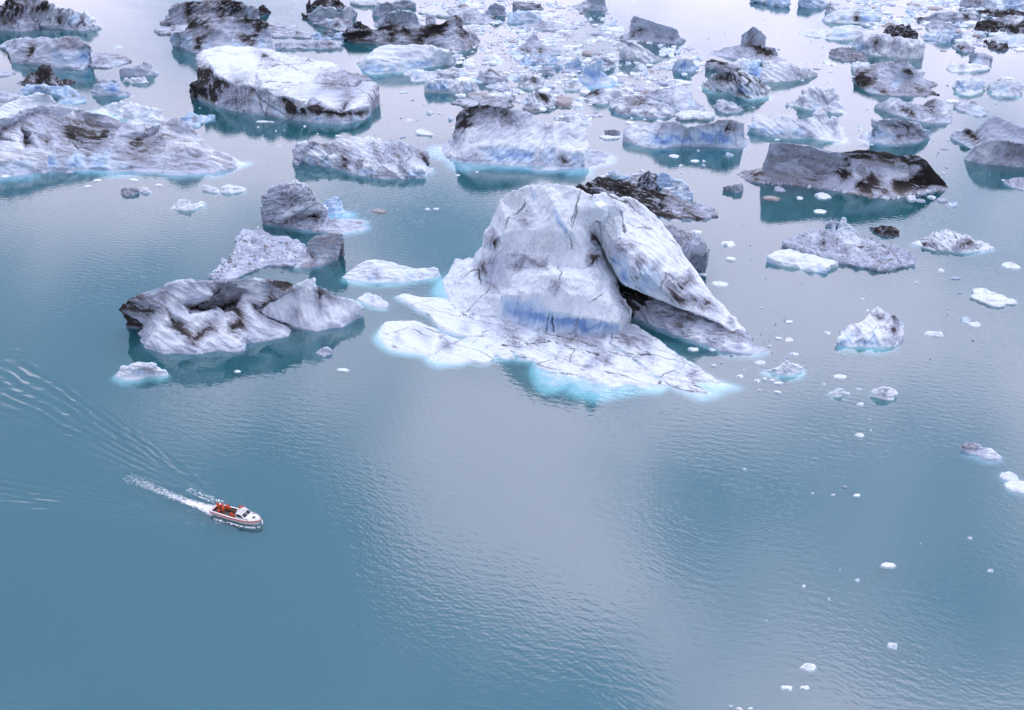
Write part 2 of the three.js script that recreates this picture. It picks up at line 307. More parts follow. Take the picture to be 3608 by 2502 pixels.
// ---------------------------------------------------------------- the lagoon: milky water as a rippled surface over two dimmer depths and a bed
const STERN = at(757, 1800, 0), BOW = at(921, 1852, 0);
const heading = new THREE.Vector3(BOW[0] - STERN[0], 0, BOW[2] - STERN[2]).normalize();
const BOAT_LEN = Math.hypot(BOW[0] - STERN[0], BOW[2] - STERN[2]);
const wakeHeight = (x, z) => {                                       // long crests fanning out astern on both sides, finer waves between them
  const dx = x - BOW[0], dz = z - BOW[2], s = -(dx * heading.x + dz * heading.z) - 1, l = dx * -heading.z + dz * heading.x, al = Math.abs(l), side = l > 0 ? 1 : -1;
  if (s < 0.3 || s > 220) return 0;
  const q = al / (s + 3), w = 0.008 * N2(s * 0.045 + side * 9, q * 6) + 0.004 * N2(s * 0.16, q * 14 + side * 5), a = (q + w) / 0.295;
  if (a > 1.3) return 0;
  const fan = Math.cos(6.283 * (a * 8.5 + 0.22 * Math.log(s + 2) * side)) * sstep(0.2, 0.65, a) * (1 - sstep(0.98, 1.2, a));
  const feather = Math.cos(s * 1.05 - al * 2.15 + 1.5 * N2(s * 0.05, al * 0.1)) * sstep(0.5, 0.85, a) * (1 - sstep(1.0, 1.25, a)) * sstep(-0.3, 0.3, N2(s * 0.08 + 7, side * 3 + a));
  const inner = Math.cos(s * 0.55 + al * 1.9 + 2 * N2(s * 0.07, al * 0.2)) * 0.35 * (1 - sstep(0.4, 0.75, a));
  return WAKE_AMP * (fan * (0.85 + 0.3 * N2(s * 0.05 + side, a * 2)) * Math.sqrt(1 + s * 0.05) + 0.75 * feather + 0.6 * inner) * sstep(0, 6, s) * (1 - sstep(60, 200, s));
};
{
  const axis = (lo, hi, fine, far, growth) => {
    const a = []; for (let x = lo; x <= hi; x += fine) a.push(x);
    let d = fine, x = a[0]; while (x > far[0]) { d *= growth; x -= d; a.unshift(x); }
    d = fine; x = a[a.length - 1]; while (x < far[1]) { d *= growth; x += d; a.push(x); } return a;
  };
  const xs = axis(-124, -34, 0.4, [-9000, 9000], 1.12), zs = axis(-262, -135, 0.4, [-12000, 3000], 1.12), nx = xs.length, nz = zs.length;
  const pos = new Float32Array(nx * nz * 3), uv = new Float32Array(nx * nz * 2), index = new Uint32Array((nx - 1) * (nz - 1) * 6);
  for (let j = 0, k = 0; j < nz; j++) for (let i = 0; i < nx; i++, k++) { const x = xs[i], z = zs[j]; pos[k * 3] = x; pos[k * 3 + 2] = z; pos[k * 3 + 1] = x > -124 && x < -34 && z > -262 && z < -135 ? wakeHeight(x, z) * sstep(-34, -40, x) * sstep(-262, -255, z) : 0; uv[k * 2] = x / 256; uv[k * 2 + 1] = -z / 256; }
  for (let j = 0, k = 0; j < nz - 1; j++) for (let i = 0; i < nx - 1; i++, k += 6) { const a = j * nx + i; index[k] = a; index[k + 1] = a + nx; index[k + 2] = a + 1; index[k + 3] = a + 1; index[k + 4] = a + nx; index[k + 5] = a + nx + 1; }
  const geo = new THREE.BufferGeometry();
  geo.setAttribute('position', new THREE.BufferAttribute(pos, 3)); geo.setAttribute('uv', new THREE.BufferAttribute(uv, 2)); geo.setIndex(new THREE.BufferAttribute(index, 1)); geo.computeVertexNormals();
  tris += index.length / 3;
  // wind ripples: many short waves of random direction round the wind's, stronger in some patches than in others
  const S = 2048, wave = new Float32Array(S * S), r = rng(77), list = [];
  for (let k = 0; k < 46; k++) { const len = 0.55 * Math.pow(4.5, r()), ang = 1.15 + (r() + r() + r() - 1.5) * 1.0; list.push([Math.round(Math.cos(ang) * 256 / len), Math.round(Math.sin(ang) * 256 / len), r() * 6.283, Math.pow(len, 0.85) * 0.45]); }
  const C = list.map(([a, b, p]) => { const cx = new Float32Array(S), sx = new Float32Array(S), cy = new Float32Array(S), sy = new Float32Array(S); for (let i = 0; i < S; i++) { const t = (i / S) * 2 * Math.PI; cx[i] = Math.cos(a * t + p); sx[i] = Math.sin(a * t + p); cy[i] = Math.cos(b * t); sy[i] = Math.sin(b * t); } return [cx, sx, cy, sy]; });
  const data = new Uint8Array(S * S * 4);
  const G = 128, groups = 3, amps = [];
  for (let g = 0; g < groups; g++) { const m = new Float32Array((G + 1) * (G + 1)); for (let j = 0; j <= G; j++) for (let i = 0; i <= G; i++) { const a = (i % G) / G * 2 * Math.PI, b = (j % G) / G * 2 * Math.PI; m[j * (G + 1) + i] = sstep(-0.55, 0.6, fbm3(Math.cos(a) * 1.1 + g * 9, Math.sin(a) * 1.1 + Math.cos(b) * 1.1, Math.sin(b) * 1.1, 3) * 1.5); } amps.push(m); }
  for (let j = 0; j < S; j++) for (let i = 0; i < S; i++) {
    const gx = i / S * G, gy = j / S * G, x0 = gx | 0, y0 = gy | 0, fx = gx - x0, fy = gy - y0; const am = [];
    for (let g = 0; g < groups; g++) { const m = amps[g], q = y0 * (G + 1) + x0; am.push(0.42 + 0.58 * lerp(lerp(m[q], m[q + 1], fx), lerp(m[q + G + 1], m[q + G + 2], fx), fy)); }
    let h = 0;
    for (let k = 0; k < C.length; k++) { const [cx, sx, cy, sy] = C[k]; h += list[k][3] * am[k % groups] * (cx[i] * cy[j] - sx[i] * sy[j]); }
    const o = (j * S + i) * 4; data[o] = data[o + 1] = data[o + 2] = clamp(0.5 + h * 0.035, 0, 1) * 255; data[o + 3] = 255;
  }
  const bump = new THREE.DataTexture(data, S, S); bump.wrapS = bump.wrapT = THREE.RepeatWrapping; bump.magFilter = THREE.LinearFilter; bump.minFilter = THREE.LinearMipmapLinearFilter; bump.generateMipmaps = true; bump.needsUpdate = true;
  const waterMat = new THREE.MeshPhysicalMaterial({ name: 'lagoon_water', color: new THREE.Color(0.90, 0.97, 0.98), roughness: 0.035, ior: WATER_IOR, transmission: 1, thickness: 0, bumpMap: bump, bumpScale: RIPPLE });
  // each depth takes some red out of the light that passes it and blurs what lies below
  const depthMat = new THREE.MeshPhysicalMaterial({ name: 'lagoon_depth', color: new THREE.Color(...DEPTH_RGB), roughness: 0.6, ior: 1.01, specularIntensity: 0, transmission: 1, thickness: 0 });
  const water = new THREE.Group(); water.name = 'water'; water.userData.kind = 'structure'; scene.add(water);
  part('water_surface', geo, waterMat, water);
  const sheet = new THREE.PlaneGeometry(18000, 15000).rotateX(-Math.PI / 2);
  const bed = new THREE.MeshStandardMaterial({ name: 'glacial_silt', color: new THREE.Color(...SILT_RGB), roughness: 1 });
  for (const y of [-0.14, -0.34, -0.6, -0.92, -1.3]) part('water_depth', sheet, depthMat, water).position.set(0, y, -4500);
  part('silt', sheet, bed, water).position.set(0, -1.7, -4500);
}

// ---------------------------------------------------------------- the icebergs, read off the photograph view by view (x0, y0, scale of the view)
const FA = [0, 0, 2.28], FB = [900, 0, 2.28], FC = [1750, 0, 2.28], FD = [2608, 0, 2.28], FM = [1250, 550, 1.5347], FL = [300, 550, 1.8775], FR = [2408, 600, 1.7733], FS = [0, 0, 1];

// the great arched berg in the middle
bergOf('huge domed white iceberg with a dark cave under its right wing', [
  ['ice_dome', FM,
    [[475, 675, 0], [520, 610, 30], [545, 560, 60], [640, 553, 110], [688, 490, 190], [698, 420, 260], [745, 355, 335], [788, 240, 460], [850, 195, 530], [950, 160, 590], [1060, 150, 620], [1170, 168, 620], [1280, 215, 590], [1340, 240, 560], [1370, 290, 500], [1330, 360, 420], [1290, 402, 362], [1330, 480, 290], [1365, 560, 220], [1405, 640, 165], [1430, 740, 110], [1470, 785, 100], [1497, 835, 62], [1485, 862, 46], [1442, 890, 60], [1440, 950, 8], [1395, 968, 0], [1220, 972, 0], [1030, 965, 0], [900, 920, 0], [780, 890, 0], [680, 880, 0], [580, 845, 0], [520, 780, 0], [495, 730, 0]],
    [[1060, 230, 575, 0], [950, 250, 525, 0], [860, 290, 450, 0], [810, 330, 430, 0], [800, 420, 360, 0], [770, 520, 270, 1], [720, 600, 185, 1], [640, 650, 95, 0], [600, 760, 38, 0], [700, 760, 75, 0], [740, 670, 130, 1], [900, 400, 420, 0], [1000, 400, 435, 0], [1150, 420, 425, 0], [1180, 300, 530, 0], [1240, 380, 450, 0], [920, 520, 315, 0], [1060, 520, 330, 0], [1160, 520, 335, 0], [1230, 500, 350, 0], [1285, 490, 325, 1], [1300, 600, 265, 1], [880, 640, 215, 0], [960, 612, 250, 0], [1050, 592, 272, 0], [1150, 605, 262, 0], [1230, 612, 262, 0], [980, 650, 255, 0], [1080, 640, 288, 0], [1180, 660, 280, 0], [1280, 680, 255, 0], [1360, 700, 205, 0], [860, 715, 165, 0], [790, 765, 105, 0], [900, 755, 160, 0], [1000, 740, 205, 0], [1090, 690, 255, 2], [1150, 740, 225, 0], [1300, 770, 190, 0], [1385, 800, 160, 0], [815, 748, 138, 0], [915, 782, 138, 0], [1060, 828, 136, 0], [1200, 862, 116, 0], [1330, 886, 100, 0], [1420, 898, 84, 0], [1445, 850, 105, 0], [820, 790, 90, 5], [830, 835, 48, 5], [915, 800, 118, 5], [920, 850, 68, 6], [1060, 846, 114, 5], [1060, 885, 72, 6], [1200, 880, 92, 6], [1200, 915, 55, 5], [1330, 902, 78, 6], [1330, 930, 45, 5], [1420, 915, 60, 5], [1420, 940, 30, 5], [900, 885, 30, 5], [1060, 930, 28, 5], [1240, 940, 28, 6], [1350, 950, 18, 5], [760, 470, 315, 3], [775, 440, 345, 2], [695, 600, 170, 3], [712, 570, 205, 2], [915, 540, 300, 2], [900, 600, 245, 2], [800, 610, 215, 1], [1292, 440, 345, 3], [1305, 540, 300, 3], [1285, 580, 285, 3], [920, 350, 455, 2], [1020, 600, 275, 2], [740, 690, 115, 2], [1330, 285, 530, 0], [1100, 195, 590, 0], [1380, 290, 490, 1], [1440, 790, 115, 2], [1470, 830, 78, 2], [1098, 348, 498, 6], [1120, 378, 472, 6], [1142, 404, 453, 6], [1082, 350, 492, 0], [1102, 384, 464, 0], [1126, 412, 444, 0], [1118, 342, 506, 0], [1142, 372, 482, 0], [1160, 402, 456, 0], [972, 240, 535, 5], [955, 240, 532, 0], [990, 240, 538, 0]],
    { col: 0, along: [0.1, 1, 0.12], dirt: 0.24, veins: 0.75, rough: 0.5, fibre: 0.42, back: 0.62, round: 0, skirt: [4, 1.6] }],
  ['ice_wing', FM,
    [[1288, 402, 372], [1318, 340, 440], [1352, 270, 520], [1290, 215, 572], [1345, 200, 575], [1480, 225, 545], [1570, 268, 490], [1660, 368, 390], [1735, 450, 320], [1770, 520, 272], [1815, 580, 228], [1860, 650, 180], [1910, 730, 140], [1985, 805, 108], [2060, 880, 72], [2110, 945, 50], [2125, 990, 25], [2060, 955, 50], [1980, 905, 85], [1890, 865, 108], [1780, 828, 128], [1690, 790, 145], [1600, 755, 165], [1520, 720, 185], [1450, 690, 195], [1415, 630, 225], [1370, 550, 270], [1335, 480, 310]],
    [[1400, 330, 460, 0], [1410, 270, 520, 0], [1460, 300, 495, 0], [1560, 350, 445, 0], [1650, 440, 385, 0], [1700, 530, 330, 0], [1380, 430, 390, 0], [1440, 420, 430, 0], [1520, 470, 415, 0], [1600, 560, 365, 0], [1420, 520, 350, 1], [1480, 520, 385, 0], [1450, 500, 410, 2], [1550, 560, 372, 2], [1620, 605, 332, 2], [1450, 600, 290, 5], [1500, 620, 325, 1], [1580, 640, 315, 5], [1680, 630, 300, 0], [1760, 620, 265, 0], [1560, 700, 235, 5], [1660, 720, 230, 1], [1740, 770, 190, 3], [1785, 690, 232, 3], [1810, 640, 240, 2], [1820, 780, 165, 3], [1900, 800, 140, 3], [1930, 790, 138, 2], [1800, 730, 205, 1], [1870, 770, 170, 2], [1950, 835, 122, 1], [2040, 900, 82, 2], [1400, 560, 270, 6], [1460, 660, 225, 6], [1560, 728, 185, 5], [1700, 690, 250, 2]],  // deep blue points paint the shaded hollow beside the crevice
    { col: 0, along: [0.7, -0.75, 0.2], dirt: 0.34, veins: 0.6, rough: 0.55, fibre: 0.45, back: 0.34, round: 0 }],
  ['ice_wall', FM,
    [[1440, 720, 60, 3], [1560, 735, 78, 3], [1700, 780, 80, 2], [1850, 850, 72, 2], [1980, 895, 62, 2], [2080, 935, 50, 2], [2125, 965, 35], [2145, 1015, 8], [2235, 1050, 0], [2130, 1072, 0], [2020, 1062, 0], [1900, 1020, 0], [1780, 980, 0], [1680, 940, 0], [1600, 905, 0], [1520, 870, 0], [1490, 800, 70, 3]],  // dirty wall, painted darker towards its cave end
    [[1560, 800, 55, 3], [1640, 830, 55, 2], [1780, 880, 52, 2], [1900, 930, 48, 1], [2000, 960, 46, 2], [2080, 985, 36, 2], [1700, 935, 12, 1], [1850, 985, 14, 0], [2000, 1035, 14, 0], [2120, 1045, 10, 0]],
    { col: 1, along: [0.9, -0.35, 0.2], dirt: 0.4, veins: 0.5, rough: 1.1, back: 0.9, round: 0, skirt: [2, 1.2] }],
  ['ice_nose', FM,
    [[1655, 372, 250, 2], [1720, 375, 250], [1800, 415, 225], [1870, 430, 215], [1900, 470, 180], [1905, 515, 140], [1880, 540, 120], [1820, 530, 130], [1805, 560, 100], [1760, 540, 140], [1700, 450, 200]],
    [[1780, 460, 200, 2], [1850, 480, 180, 1], [1740, 430, 225, 2]],
    { col: 2, along: [0.3, 0.9, 0], dirt: 0.3, veins: 0.2, back: 0.3, round: 2 }],
  ['ice_boulder', FM, [[1280, 290, 545], [1295, 255, 580], [1330, 240, 590], [1358, 258, 580], [1366, 290, 548], [1345, 318, 520], [1305, 315, 522]], [[1322, 278, 590, 0]], { col: 0, blob: true, dirt: 0, veins: 0, round: 3, rough: 0.5 }],
  ['ice_foot', FM, flat(6, [[505, 770], [560, 850], [640, 905], [720, 975], [770, 1000], [840, 1045, 5], [900, 1085, 5], [985, 1100, 5], [1010, 1150, 4], [1100, 1172, 4], [1255, 1192, 4], [1235, 1174], [1150, 1126], [1045, 1077], [985, 1052], [915, 1012], [1000, 955], [900, 895], [780, 865], [680, 850], [600, 800]]),
    [[760, 930, 14, 1], [700, 900, 12, 2], [640, 850, 12, 2], [850, 960, 13, 2], [900, 990, 12, 0], [820, 1000, 11, 0], [930, 1060, 10, 0], [1100, 1130, 9, 0], [1050, 1110, 10, 0], [870, 1035, 7, 2], [900, 930, 12, 1]],
    { col: 0, along: [0.85, 0, 0.55], dirt: 0.3, fibre: 0.7, veins: 0.7, rough: 0.8, open: [-0.3, 0.95], back: 0.4, round: 0, skirt: [11, 1.35] }],
  ['ice_foot', FM, flat(6, [[922, 1008], [990, 1043], [1058, 1068], [1162, 1116], [1250, 1168], [1292, 1205, 4], [1400, 1218, 4], [1560, 1235, 4], [1680, 1240, 3], [1600, 1188, 5], [1508, 1112, 7], [1435, 1062], [1368, 1014], [1400, 945], [1200, 950], [1030, 940]]),
    [[1000, 1000, 12, 1], [1150, 1000, 13, 2], [1260, 1000, 12, 2], [1340, 980, 12, 2], [1150, 1060, 12, 0], [1250, 1090, 12, 0], [1330, 1080, 12, 1], [1400, 1130, 11, 0], [1340, 1150, 10, 0], [1352, 1105, 3, 2], [1365, 1125, 4, 2], [1500, 1180, 9, 0], [1250, 1140, 10, 2], [1440, 1190, 8, 0]],
    { col: 0, along: [0.85, 0, 0.55], dirt: 0.32, fibre: 0.75, veins: 0.7, rough: 0.9, open: [-0.2, 0.98], back: 0.4, round: 0, skirt: [11, 1.35] }],
  ['ice_foot', FM, flat(6, [[1384, 1008], [1450, 1052], [1528, 1102], [1615, 1178, 6], [1705, 1238, 3], [1800, 1272, 3], [1905, 1280, 2], [1800, 1210, 3], [1980, 1225, 2], [1890, 1165, 4], [1740, 1070, 6], [1620, 985, 7], [1520, 915, 7], [1470, 905, 8], [1410, 940, 9]]),
    [[1470, 980, 12, 2], [1520, 1040, 12, 0], [1480, 1020, 12, 2], [1600, 1090, 11, 1], [1560, 990, 10, 2], [1680, 1170, 9, 0], [1650, 1080, 9, 0], [1760, 1150, 7, 1], [1740, 1220, 6, 0], [1830, 1190, 5, 2]],
    { col: 0, along: [0.85, 0, 0.55], dirt: 0.34, fibre: 0.75, veins: 0.7, rough: 0.9, open: [0.3, 0.95], back: 0.4, round: 0, skirt: [9, 1.35] }],
  ['ice_foot', FM, flat(8, [[228, 755], [280, 745], [340, 765], [480, 770], [540, 830], [610, 890], [690, 955], [705, 975], [640, 975], [560, 965], [480, 930], [430, 895], [415, 860], [350, 830], [290, 790]]), [[420, 810, 10, 0], [520, 880, 11, 0], [600, 940, 9, 1]], { col: 0, along: [0.85, 0, 0.55], dirt: 0.1, veins: 0.35, rough: 0.7, open: [-0.9, 0.4], back: 0.4, skirt: [9, 1.35] }],
  ['ice_foot', FM, flat(7, [[158, 900], [235, 893], [330, 892], [430, 935], [545, 990], [660, 1035], [742, 1065], [752, 1100], [705, 1117], [640, 1110], [604, 1096], [590, 1106], [480, 1085], [390, 1058], [280, 1040], [215, 1030], [188, 990], [162, 955]]), [[250, 930, 11, 0], [230, 985, 7, 1], [380, 980, 8, 1], [350, 1020, 11, 0], [500, 1010, 9, 2], [600, 1060, 11, 0], [690, 1085, 10, 0]], { col: 0, along: [0.85, 0, 0.55], dirt: 0.1, veins: 0.5, rough: 0.7, open: [-0.5, 0.86], back: 0.4, skirt: [13, 1.35] }],
  ['ice_foot', FM, flat(6, [[715, 985], [770, 1005], [830, 1050], [870, 1090], [820, 1085], [760, 1055], [700, 1020], [600, 985], [640, 978]]), [[760, 1030, 7, 0]], { col: 0, dirt: 0.15, veins: 0.3, rough: 0.7, open: [-0.3, 0.95], back: 0.3, skirt: [10, 1.35] }],
]);
// ---- left and front
bergOf('dark-swirled grey iceberg with an overhanging left nose, nearest big berg left of the dome', [
  ['ice_body', FL,
    [[226, 1012, 150, 3], [290, 955, 245, 3], [380, 910, 300, 2], [500, 868, 330], [580, 835, 350], [650, 815, 362, 0], [720, 828, 352], [800, 830, 342, 2], [950, 820, 332, 2], [1040, 820, 322, 2], [1120, 810, 325, 0], [1190, 822, 312, 2], [1290, 824, 290, 3], [1360, 845, 270, 3], [1370, 880, 245, 2], [1300, 920, 215, 2], [1180, 990, 150, 3], [1150, 1030, 110, 2], [1200, 1075, 70, 2], [1280, 1110, 45, 2], [1360, 1150, 8, 2], [1335, 1192, 0], [1180, 1225, 0], [1060, 1240, 0], [1050, 1285, 0], [980, 1298, 0], [880, 1280, 0], [740, 1312, 0], [600, 1305, 0], [520, 1306, 0], [400, 1265, 0], [360, 1210, 5], [400, 1185, 15], [345, 1172, 0], [385, 1145, 30], [400, 1110, 60], [350, 1070, 100], [280, 1040, 132, 2]],
    [[520, 910, 285, 2], [680, 880, 310, 1], [840, 890, 290, 2], [380, 970, 240, 2], [560, 960, 240, 0], [700, 950, 250, 1], [830, 905, 275, 0], [580, 1000, 210, 0], [420, 1040, 160, 3], [350, 1000, 195, 3], [640, 980, 225, 2], [520, 985, 230, 2], [460, 950, 262, 2], [600, 925, 275, 0], [790, 1005, 80, 4], [850, 960, 115, 4], [960, 910, 150, 4], [1060, 885, 190, 4], [900, 985, 110, 4], [1000, 940, 130, 4], [700, 1010, 120, 3], [980, 850, 290, 0], [1060, 865, 270, 0], [1150, 870, 262, 0], [1090, 900, 225, 1], [1050, 930, 190, 0], [1130, 935, 190, 0], [1230, 880, 240, 2], [1000, 1010, 150, 3], [1120, 990, 150, 3], [880, 1030, 165, 1], [1090, 1020, 140, 0], [600, 1050, 175, 1], [540, 1080, 160, 0], [500, 1130, 125, 0], [470, 1190, 80, 0], [600, 1130, 110, 3], [560, 1060, 165, 3], [640, 1165, 88, 3], [680, 1060, 170, 0], [780, 1050, 165, 0], [720, 1130, 110, 0], [820, 1140, 95, 3], [760, 1180, 72, 3], [930, 1080, 125, 0], [1030, 1110, 90, 3], [960, 1140, 80, 3], [1130, 1110, 80, 0], [600, 1220, 60, 0], [720, 1220, 60, 3], [800, 1230, 50, 0], [930, 1190, 55, 0], [1010, 1230, 35, 0], [1080, 1180, 40, 1], [1220, 1150, 40, 1], [1290, 1160, 22, 0], [440, 1080, 130, 1]],  // black points paint the dark of the grotto into the colour
    { col: 1, along: [0.86, -0.35, 0.35], dirt: 0.14, fibre: 0.22, veins: 0.05, stripes: 0.3, rough: 0.8, back: 0.5, round: 0 }],
  ['ice_ridge', FL,
    [[1148, 1022, 110, 0], [1240, 950, 180, 0], [1330, 880, 235, 0], [1440, 830, 275, 0], [1515, 800, 290, 0], [1518, 850, 245, 0], [1575, 872, 220, 2], [1650, 930, 155, 2], [1740, 945, 130], [1800, 965, 110, 0], [1838, 1000, 70, 0], [1838, 1045, 8, 0], [1760, 1095, 0], [1700, 1132, 0], [1620, 1138, 0], [1530, 1160, 0], [1450, 1140, 8], [1380, 1120, 22], [1290, 1090, 50], [1200, 1055, 82]],
    [[1280, 960, 165, 0], [1350, 940, 170, 0], [1460, 865, 240, 0], [1490, 880, 225, 0], [1420, 960, 150, 0], [1500, 985, 120, 0], [1300, 1040, 90, 0], [1400, 1050, 75, 2], [1450, 1060, 72, 0], [1520, 1090, 45, 0], [1560, 1020, 90, 2], [1600, 1000, 105, 0], [1690, 990, 100, 0], [1640, 1080, 45, 0], [1750, 1040, 55, 0], [1550, 900, 195, 3], [1620, 940, 150, 2], [1380, 890, 220, 2]],
    { col: 1, along: [0.3, -0.75, 0.55], dirt: 0.1, fibre: 0.15, veins: 0.05, rough: 0.7, back: 0.6, round: 0 }]]);
bergOf('fan-shaped iceberg of dark curved layers above the rubble floe', [
  ['ice_body', FL, [[1172, 420, 20], [1165, 340, 110], [1180, 262, 200], [1222, 215, 260], [1300, 182, 300], [1420, 170, 300, 0], [1490, 215, 250], [1532, 282, 185], [1565, 312, 150, 0], [1600, 340, 115, 0], [1598, 395, 50], [1590, 450, 12], [1560, 490, 0], [1450, 482, 0], [1320, 462, 0], [1212, 447, 0]],
    [[1230, 280, 200, 1], [1330, 240, 250, 2], [1430, 240, 240, 1], [1240, 370, 100, 1], [1300, 330, 150, 2], [1310, 395, 90, 0], [1400, 350, 130, 0], [1500, 340, 130, 0], [1580, 350, 105, 0], [1330, 420, 45, 3], [1420, 395, 55, 2], [1520, 400, 45, 3], [1480, 440, 28, 2], [1400, 290, 190, 2]],
    { col: 1, along: [0.75, 0.2, 0.55], stripes: 0.75, dirt: 0.3, rough: 1.5, back: 0.7, skirt: [3, 1.3] }],
  ['ice_foot', FL, flat(5, [[1560, 450], [1620, 420], [1720, 420], [1830, 432], [1760, 450], [1835, 470], [1720, 492], [1600, 500], [1500, 495]]), [[1650, 460, 7, 2]], { col: 1, dirt: 0.5, skirt: [5, 1.1] }],
  ['ice_lump', FL, [[1575, 345, 20], [1600, 290, 80], [1650, 265, 100], [1690, 290, 65], [1690, 330, 25], [1712, 370, 0], [1660, 390, 0], [1600, 380, 0]], [[1640, 310, 60, 0], [1650, 350, 30, 5]], { col: 5, dirt: 0, veins: 0.05, rough: 1.2, skirt: [4, 1.1] }]]);
{
  const g = bergOf('low floe of white ice rubble with a tan tooth-shaped pinnacle at its right end', [
    ['ice_floe', FL, flat(10, [[822, 795], [870, 765], [930, 725], [975, 700], [965, 665], [1010, 605], [1000, 560], [1045, 500], [1140, 492], [1220, 522], [1340, 545], [1460, 600], [1480, 650], [1410, 725], [1300, 725], [1230, 715], [1150, 740], [1080, 765], [990, 815], [870, 822]]), [[1100, 600, 14], [1250, 640, 12], [950, 770, 12], [1380, 670, 12]], { col: 1, dirt: 0.3, rough: 2.2, veins: 0.3, skirt: [4, 1.2] }],
    ['ice_tooth', FL, [[1375, 738, 0, 0], [1440, 695, 30, 0], [1482, 655, 60, 0], [1466, 605, 108], [1480, 560, 160], [1540, 522, 195], [1640, 507, 200], [1700, 511, 190], [1714, 540, 160], [1692, 600, 90], [1676, 650, 28, 0], [1662, 682, 0], [1560, 722, 0], [1450, 738, 0]], [[1580, 540, 175, 2], [1600, 580, 130, 2], [1640, 620, 75, 1], [1520, 620, 90, 1], [1560, 680, 30, 0], [1490, 650, 50, 3]], { col: 2, ash: [0.2, 0.16, 0.14], dirt: 0.3, veins: 0.05, rough: 0.8, back: 0.5, skirt: [3, 1.3] }]], { name: 'ice_floe', category: 'ice floe' });
  rubbleOn(g, FL, [[850, 790], [1020, 590], [1050, 520], [1200, 540], [1440, 620], [1400, 700], [1080, 740], [930, 805]], 340, 0.8, 2.4, 0.5, [0, 1, 0, 2]);
}
berg(FL, 'bright white humped floe between the rubble floe and the dome', [[1697, 803, 0], [1760, 755, 30], [1830, 705, 68], [1900, 682, 82], [1960, 682, 85], [2050, 712, 65], [2150, 742, 42], [2220, 750, 36], [2290, 738, 40], [2335, 750, 35], [2350, 772, 10], [2330, 795, 0], [2200, 822, 0], [2050, 832, 0], [1900, 835, 0], [1790, 820, 0]], [[1930, 720, 68, 0], [1850, 770, 34, 0], [2000, 760, 40, 0], [2100, 780, 30, 0], [1930, 790, 30, 2], [2230, 775, 28, 0], [2050, 800, 26, 0], [1900, 812, 18, 5], [2150, 808, 15, 5]], { col: 0, dirt: 0.05, veins: 0.2, rough: 0.8, back: 0.5, skirt: [3, 1.3], name: 'ice_floe', category: 'ice floe' });
berg(FL, 'small speckled white floe just left of the dome foot', [[1800, 945, 3], [1860, 905, 22], [1910, 915, 30], [1960, 945, 28], [2008, 980, 10], [1990, 1005, 0], [1920, 1000, 0], [1860, 970, 0]], [[1920, 945, 28, 0]], { col: 0, dirt: 0.25, rough: 1, name: 'ice_floe', category: 'ice floe', skirt: [2, 1.1] });
berg(FL, 'small white chunk with a brown patch below the dark-swirled berg', [[190, 1450, 2], [240, 1420, 30], [240, 1395, 50], [320, 1380, 75], [345, 1358, 90], [400, 1370, 85], [460, 1368, 80], [475, 1390, 55], [545, 1435, 4], [510, 1455, 0], [420, 1450, 0], [350, 1475, 0], [270, 1480, 0]], [[330, 1400, 65, 0], [400, 1400, 60, 2], [440, 1420, 38, 2], [300, 1440, 25, 0], [370, 1440, 22, 5]], { col: 0, dirt: 0.1, rough: 1.2, name: 'ice_chunk', category: 'ice chunk', skirt: [2, 1.3], ash: [0.24, 0.18, 0.13] });
berg(FL, 'white curled chunk with a raised fin, below the striated left berg', [[565, 345, 0], [600, 305, 30], [650, 285, 55], [678, 283, 62], [695, 320, 30], [740, 312, 22], [770, 298, 20], [795, 315, 8], [785, 330, 0], [715, 355, 0], [650, 362, 0]], [[640, 330, 25, 0], [680, 330, 22, 0]], { col: 0, dirt: 0.05, rough: 0.9, name: 'ice_chunk', category: 'ice chunk', skirt: [2, 1.2] });
berg(FL, 'brown two-lobed chunk left of a round white chunk', [[225, 250, 0], [245, 225, 22], [258, 212, 34], [285, 220, 28], [310, 208, 36], [350, 220, 22], [357, 238, 0], [320, 255, 0], [270, 262, 0]], [[290, 240, 15, 2], [325, 225, 22, 2]], { col: 2, dirt: 0.6, rough: 1, name: 'ice_chunk', category: 'ice chunk' });
berg(FL, 'round white chunk touching the brown two-lobed one', [[360, 235, 0], [365, 208, 22], [400, 203, 30], [425, 220, 18], [428, 238, 0], [395, 246, 0]], [[395, 220, 22, 0]], { col: 0, dirt: 0, name: 'ice_chunk', category: 'ice chunk' });
berg(FL, 'short bright white floe end, left of the longer pointed piece', [[780, 220, 0], [782, 196, 22], [820, 198, 24], [850, 212, 18], [890, 222, 8], [885, 242, 0], [820, 238, 0]], [[830, 215, 16, 0]], { col: 0, dirt: 0, name: 'ice_floe', category: 'ice floe' });
berg(FL, 'long bright white floe with a pointed right end, above the fan berg', [[888, 236, 0], [910, 205, 25], [940, 195, 30], [1010, 198, 28], [1060, 212, 10], [1050, 232, 0], [960, 248, 0]], [[950, 215, 22, 0], [1010, 214, 16, 0]], { col: 0, dirt: 0, name: 'ice_floe', category: 'ice floe', skirt: [2, 1.1] });
berg(FL, 'small grey-white lump below the right end of the dark-swirled berg', [[1527, 1302, 0], [1560, 1282, 22], [1600, 1270, 34], [1630, 1290, 12], [1620, 1308, 0], [1580, 1327, 0]], [[1585, 1295, 18, 1]], { col: 1, dirt: 0.2, rough: 1.5, name: 'ice_chunk', category: 'ice chunk' });
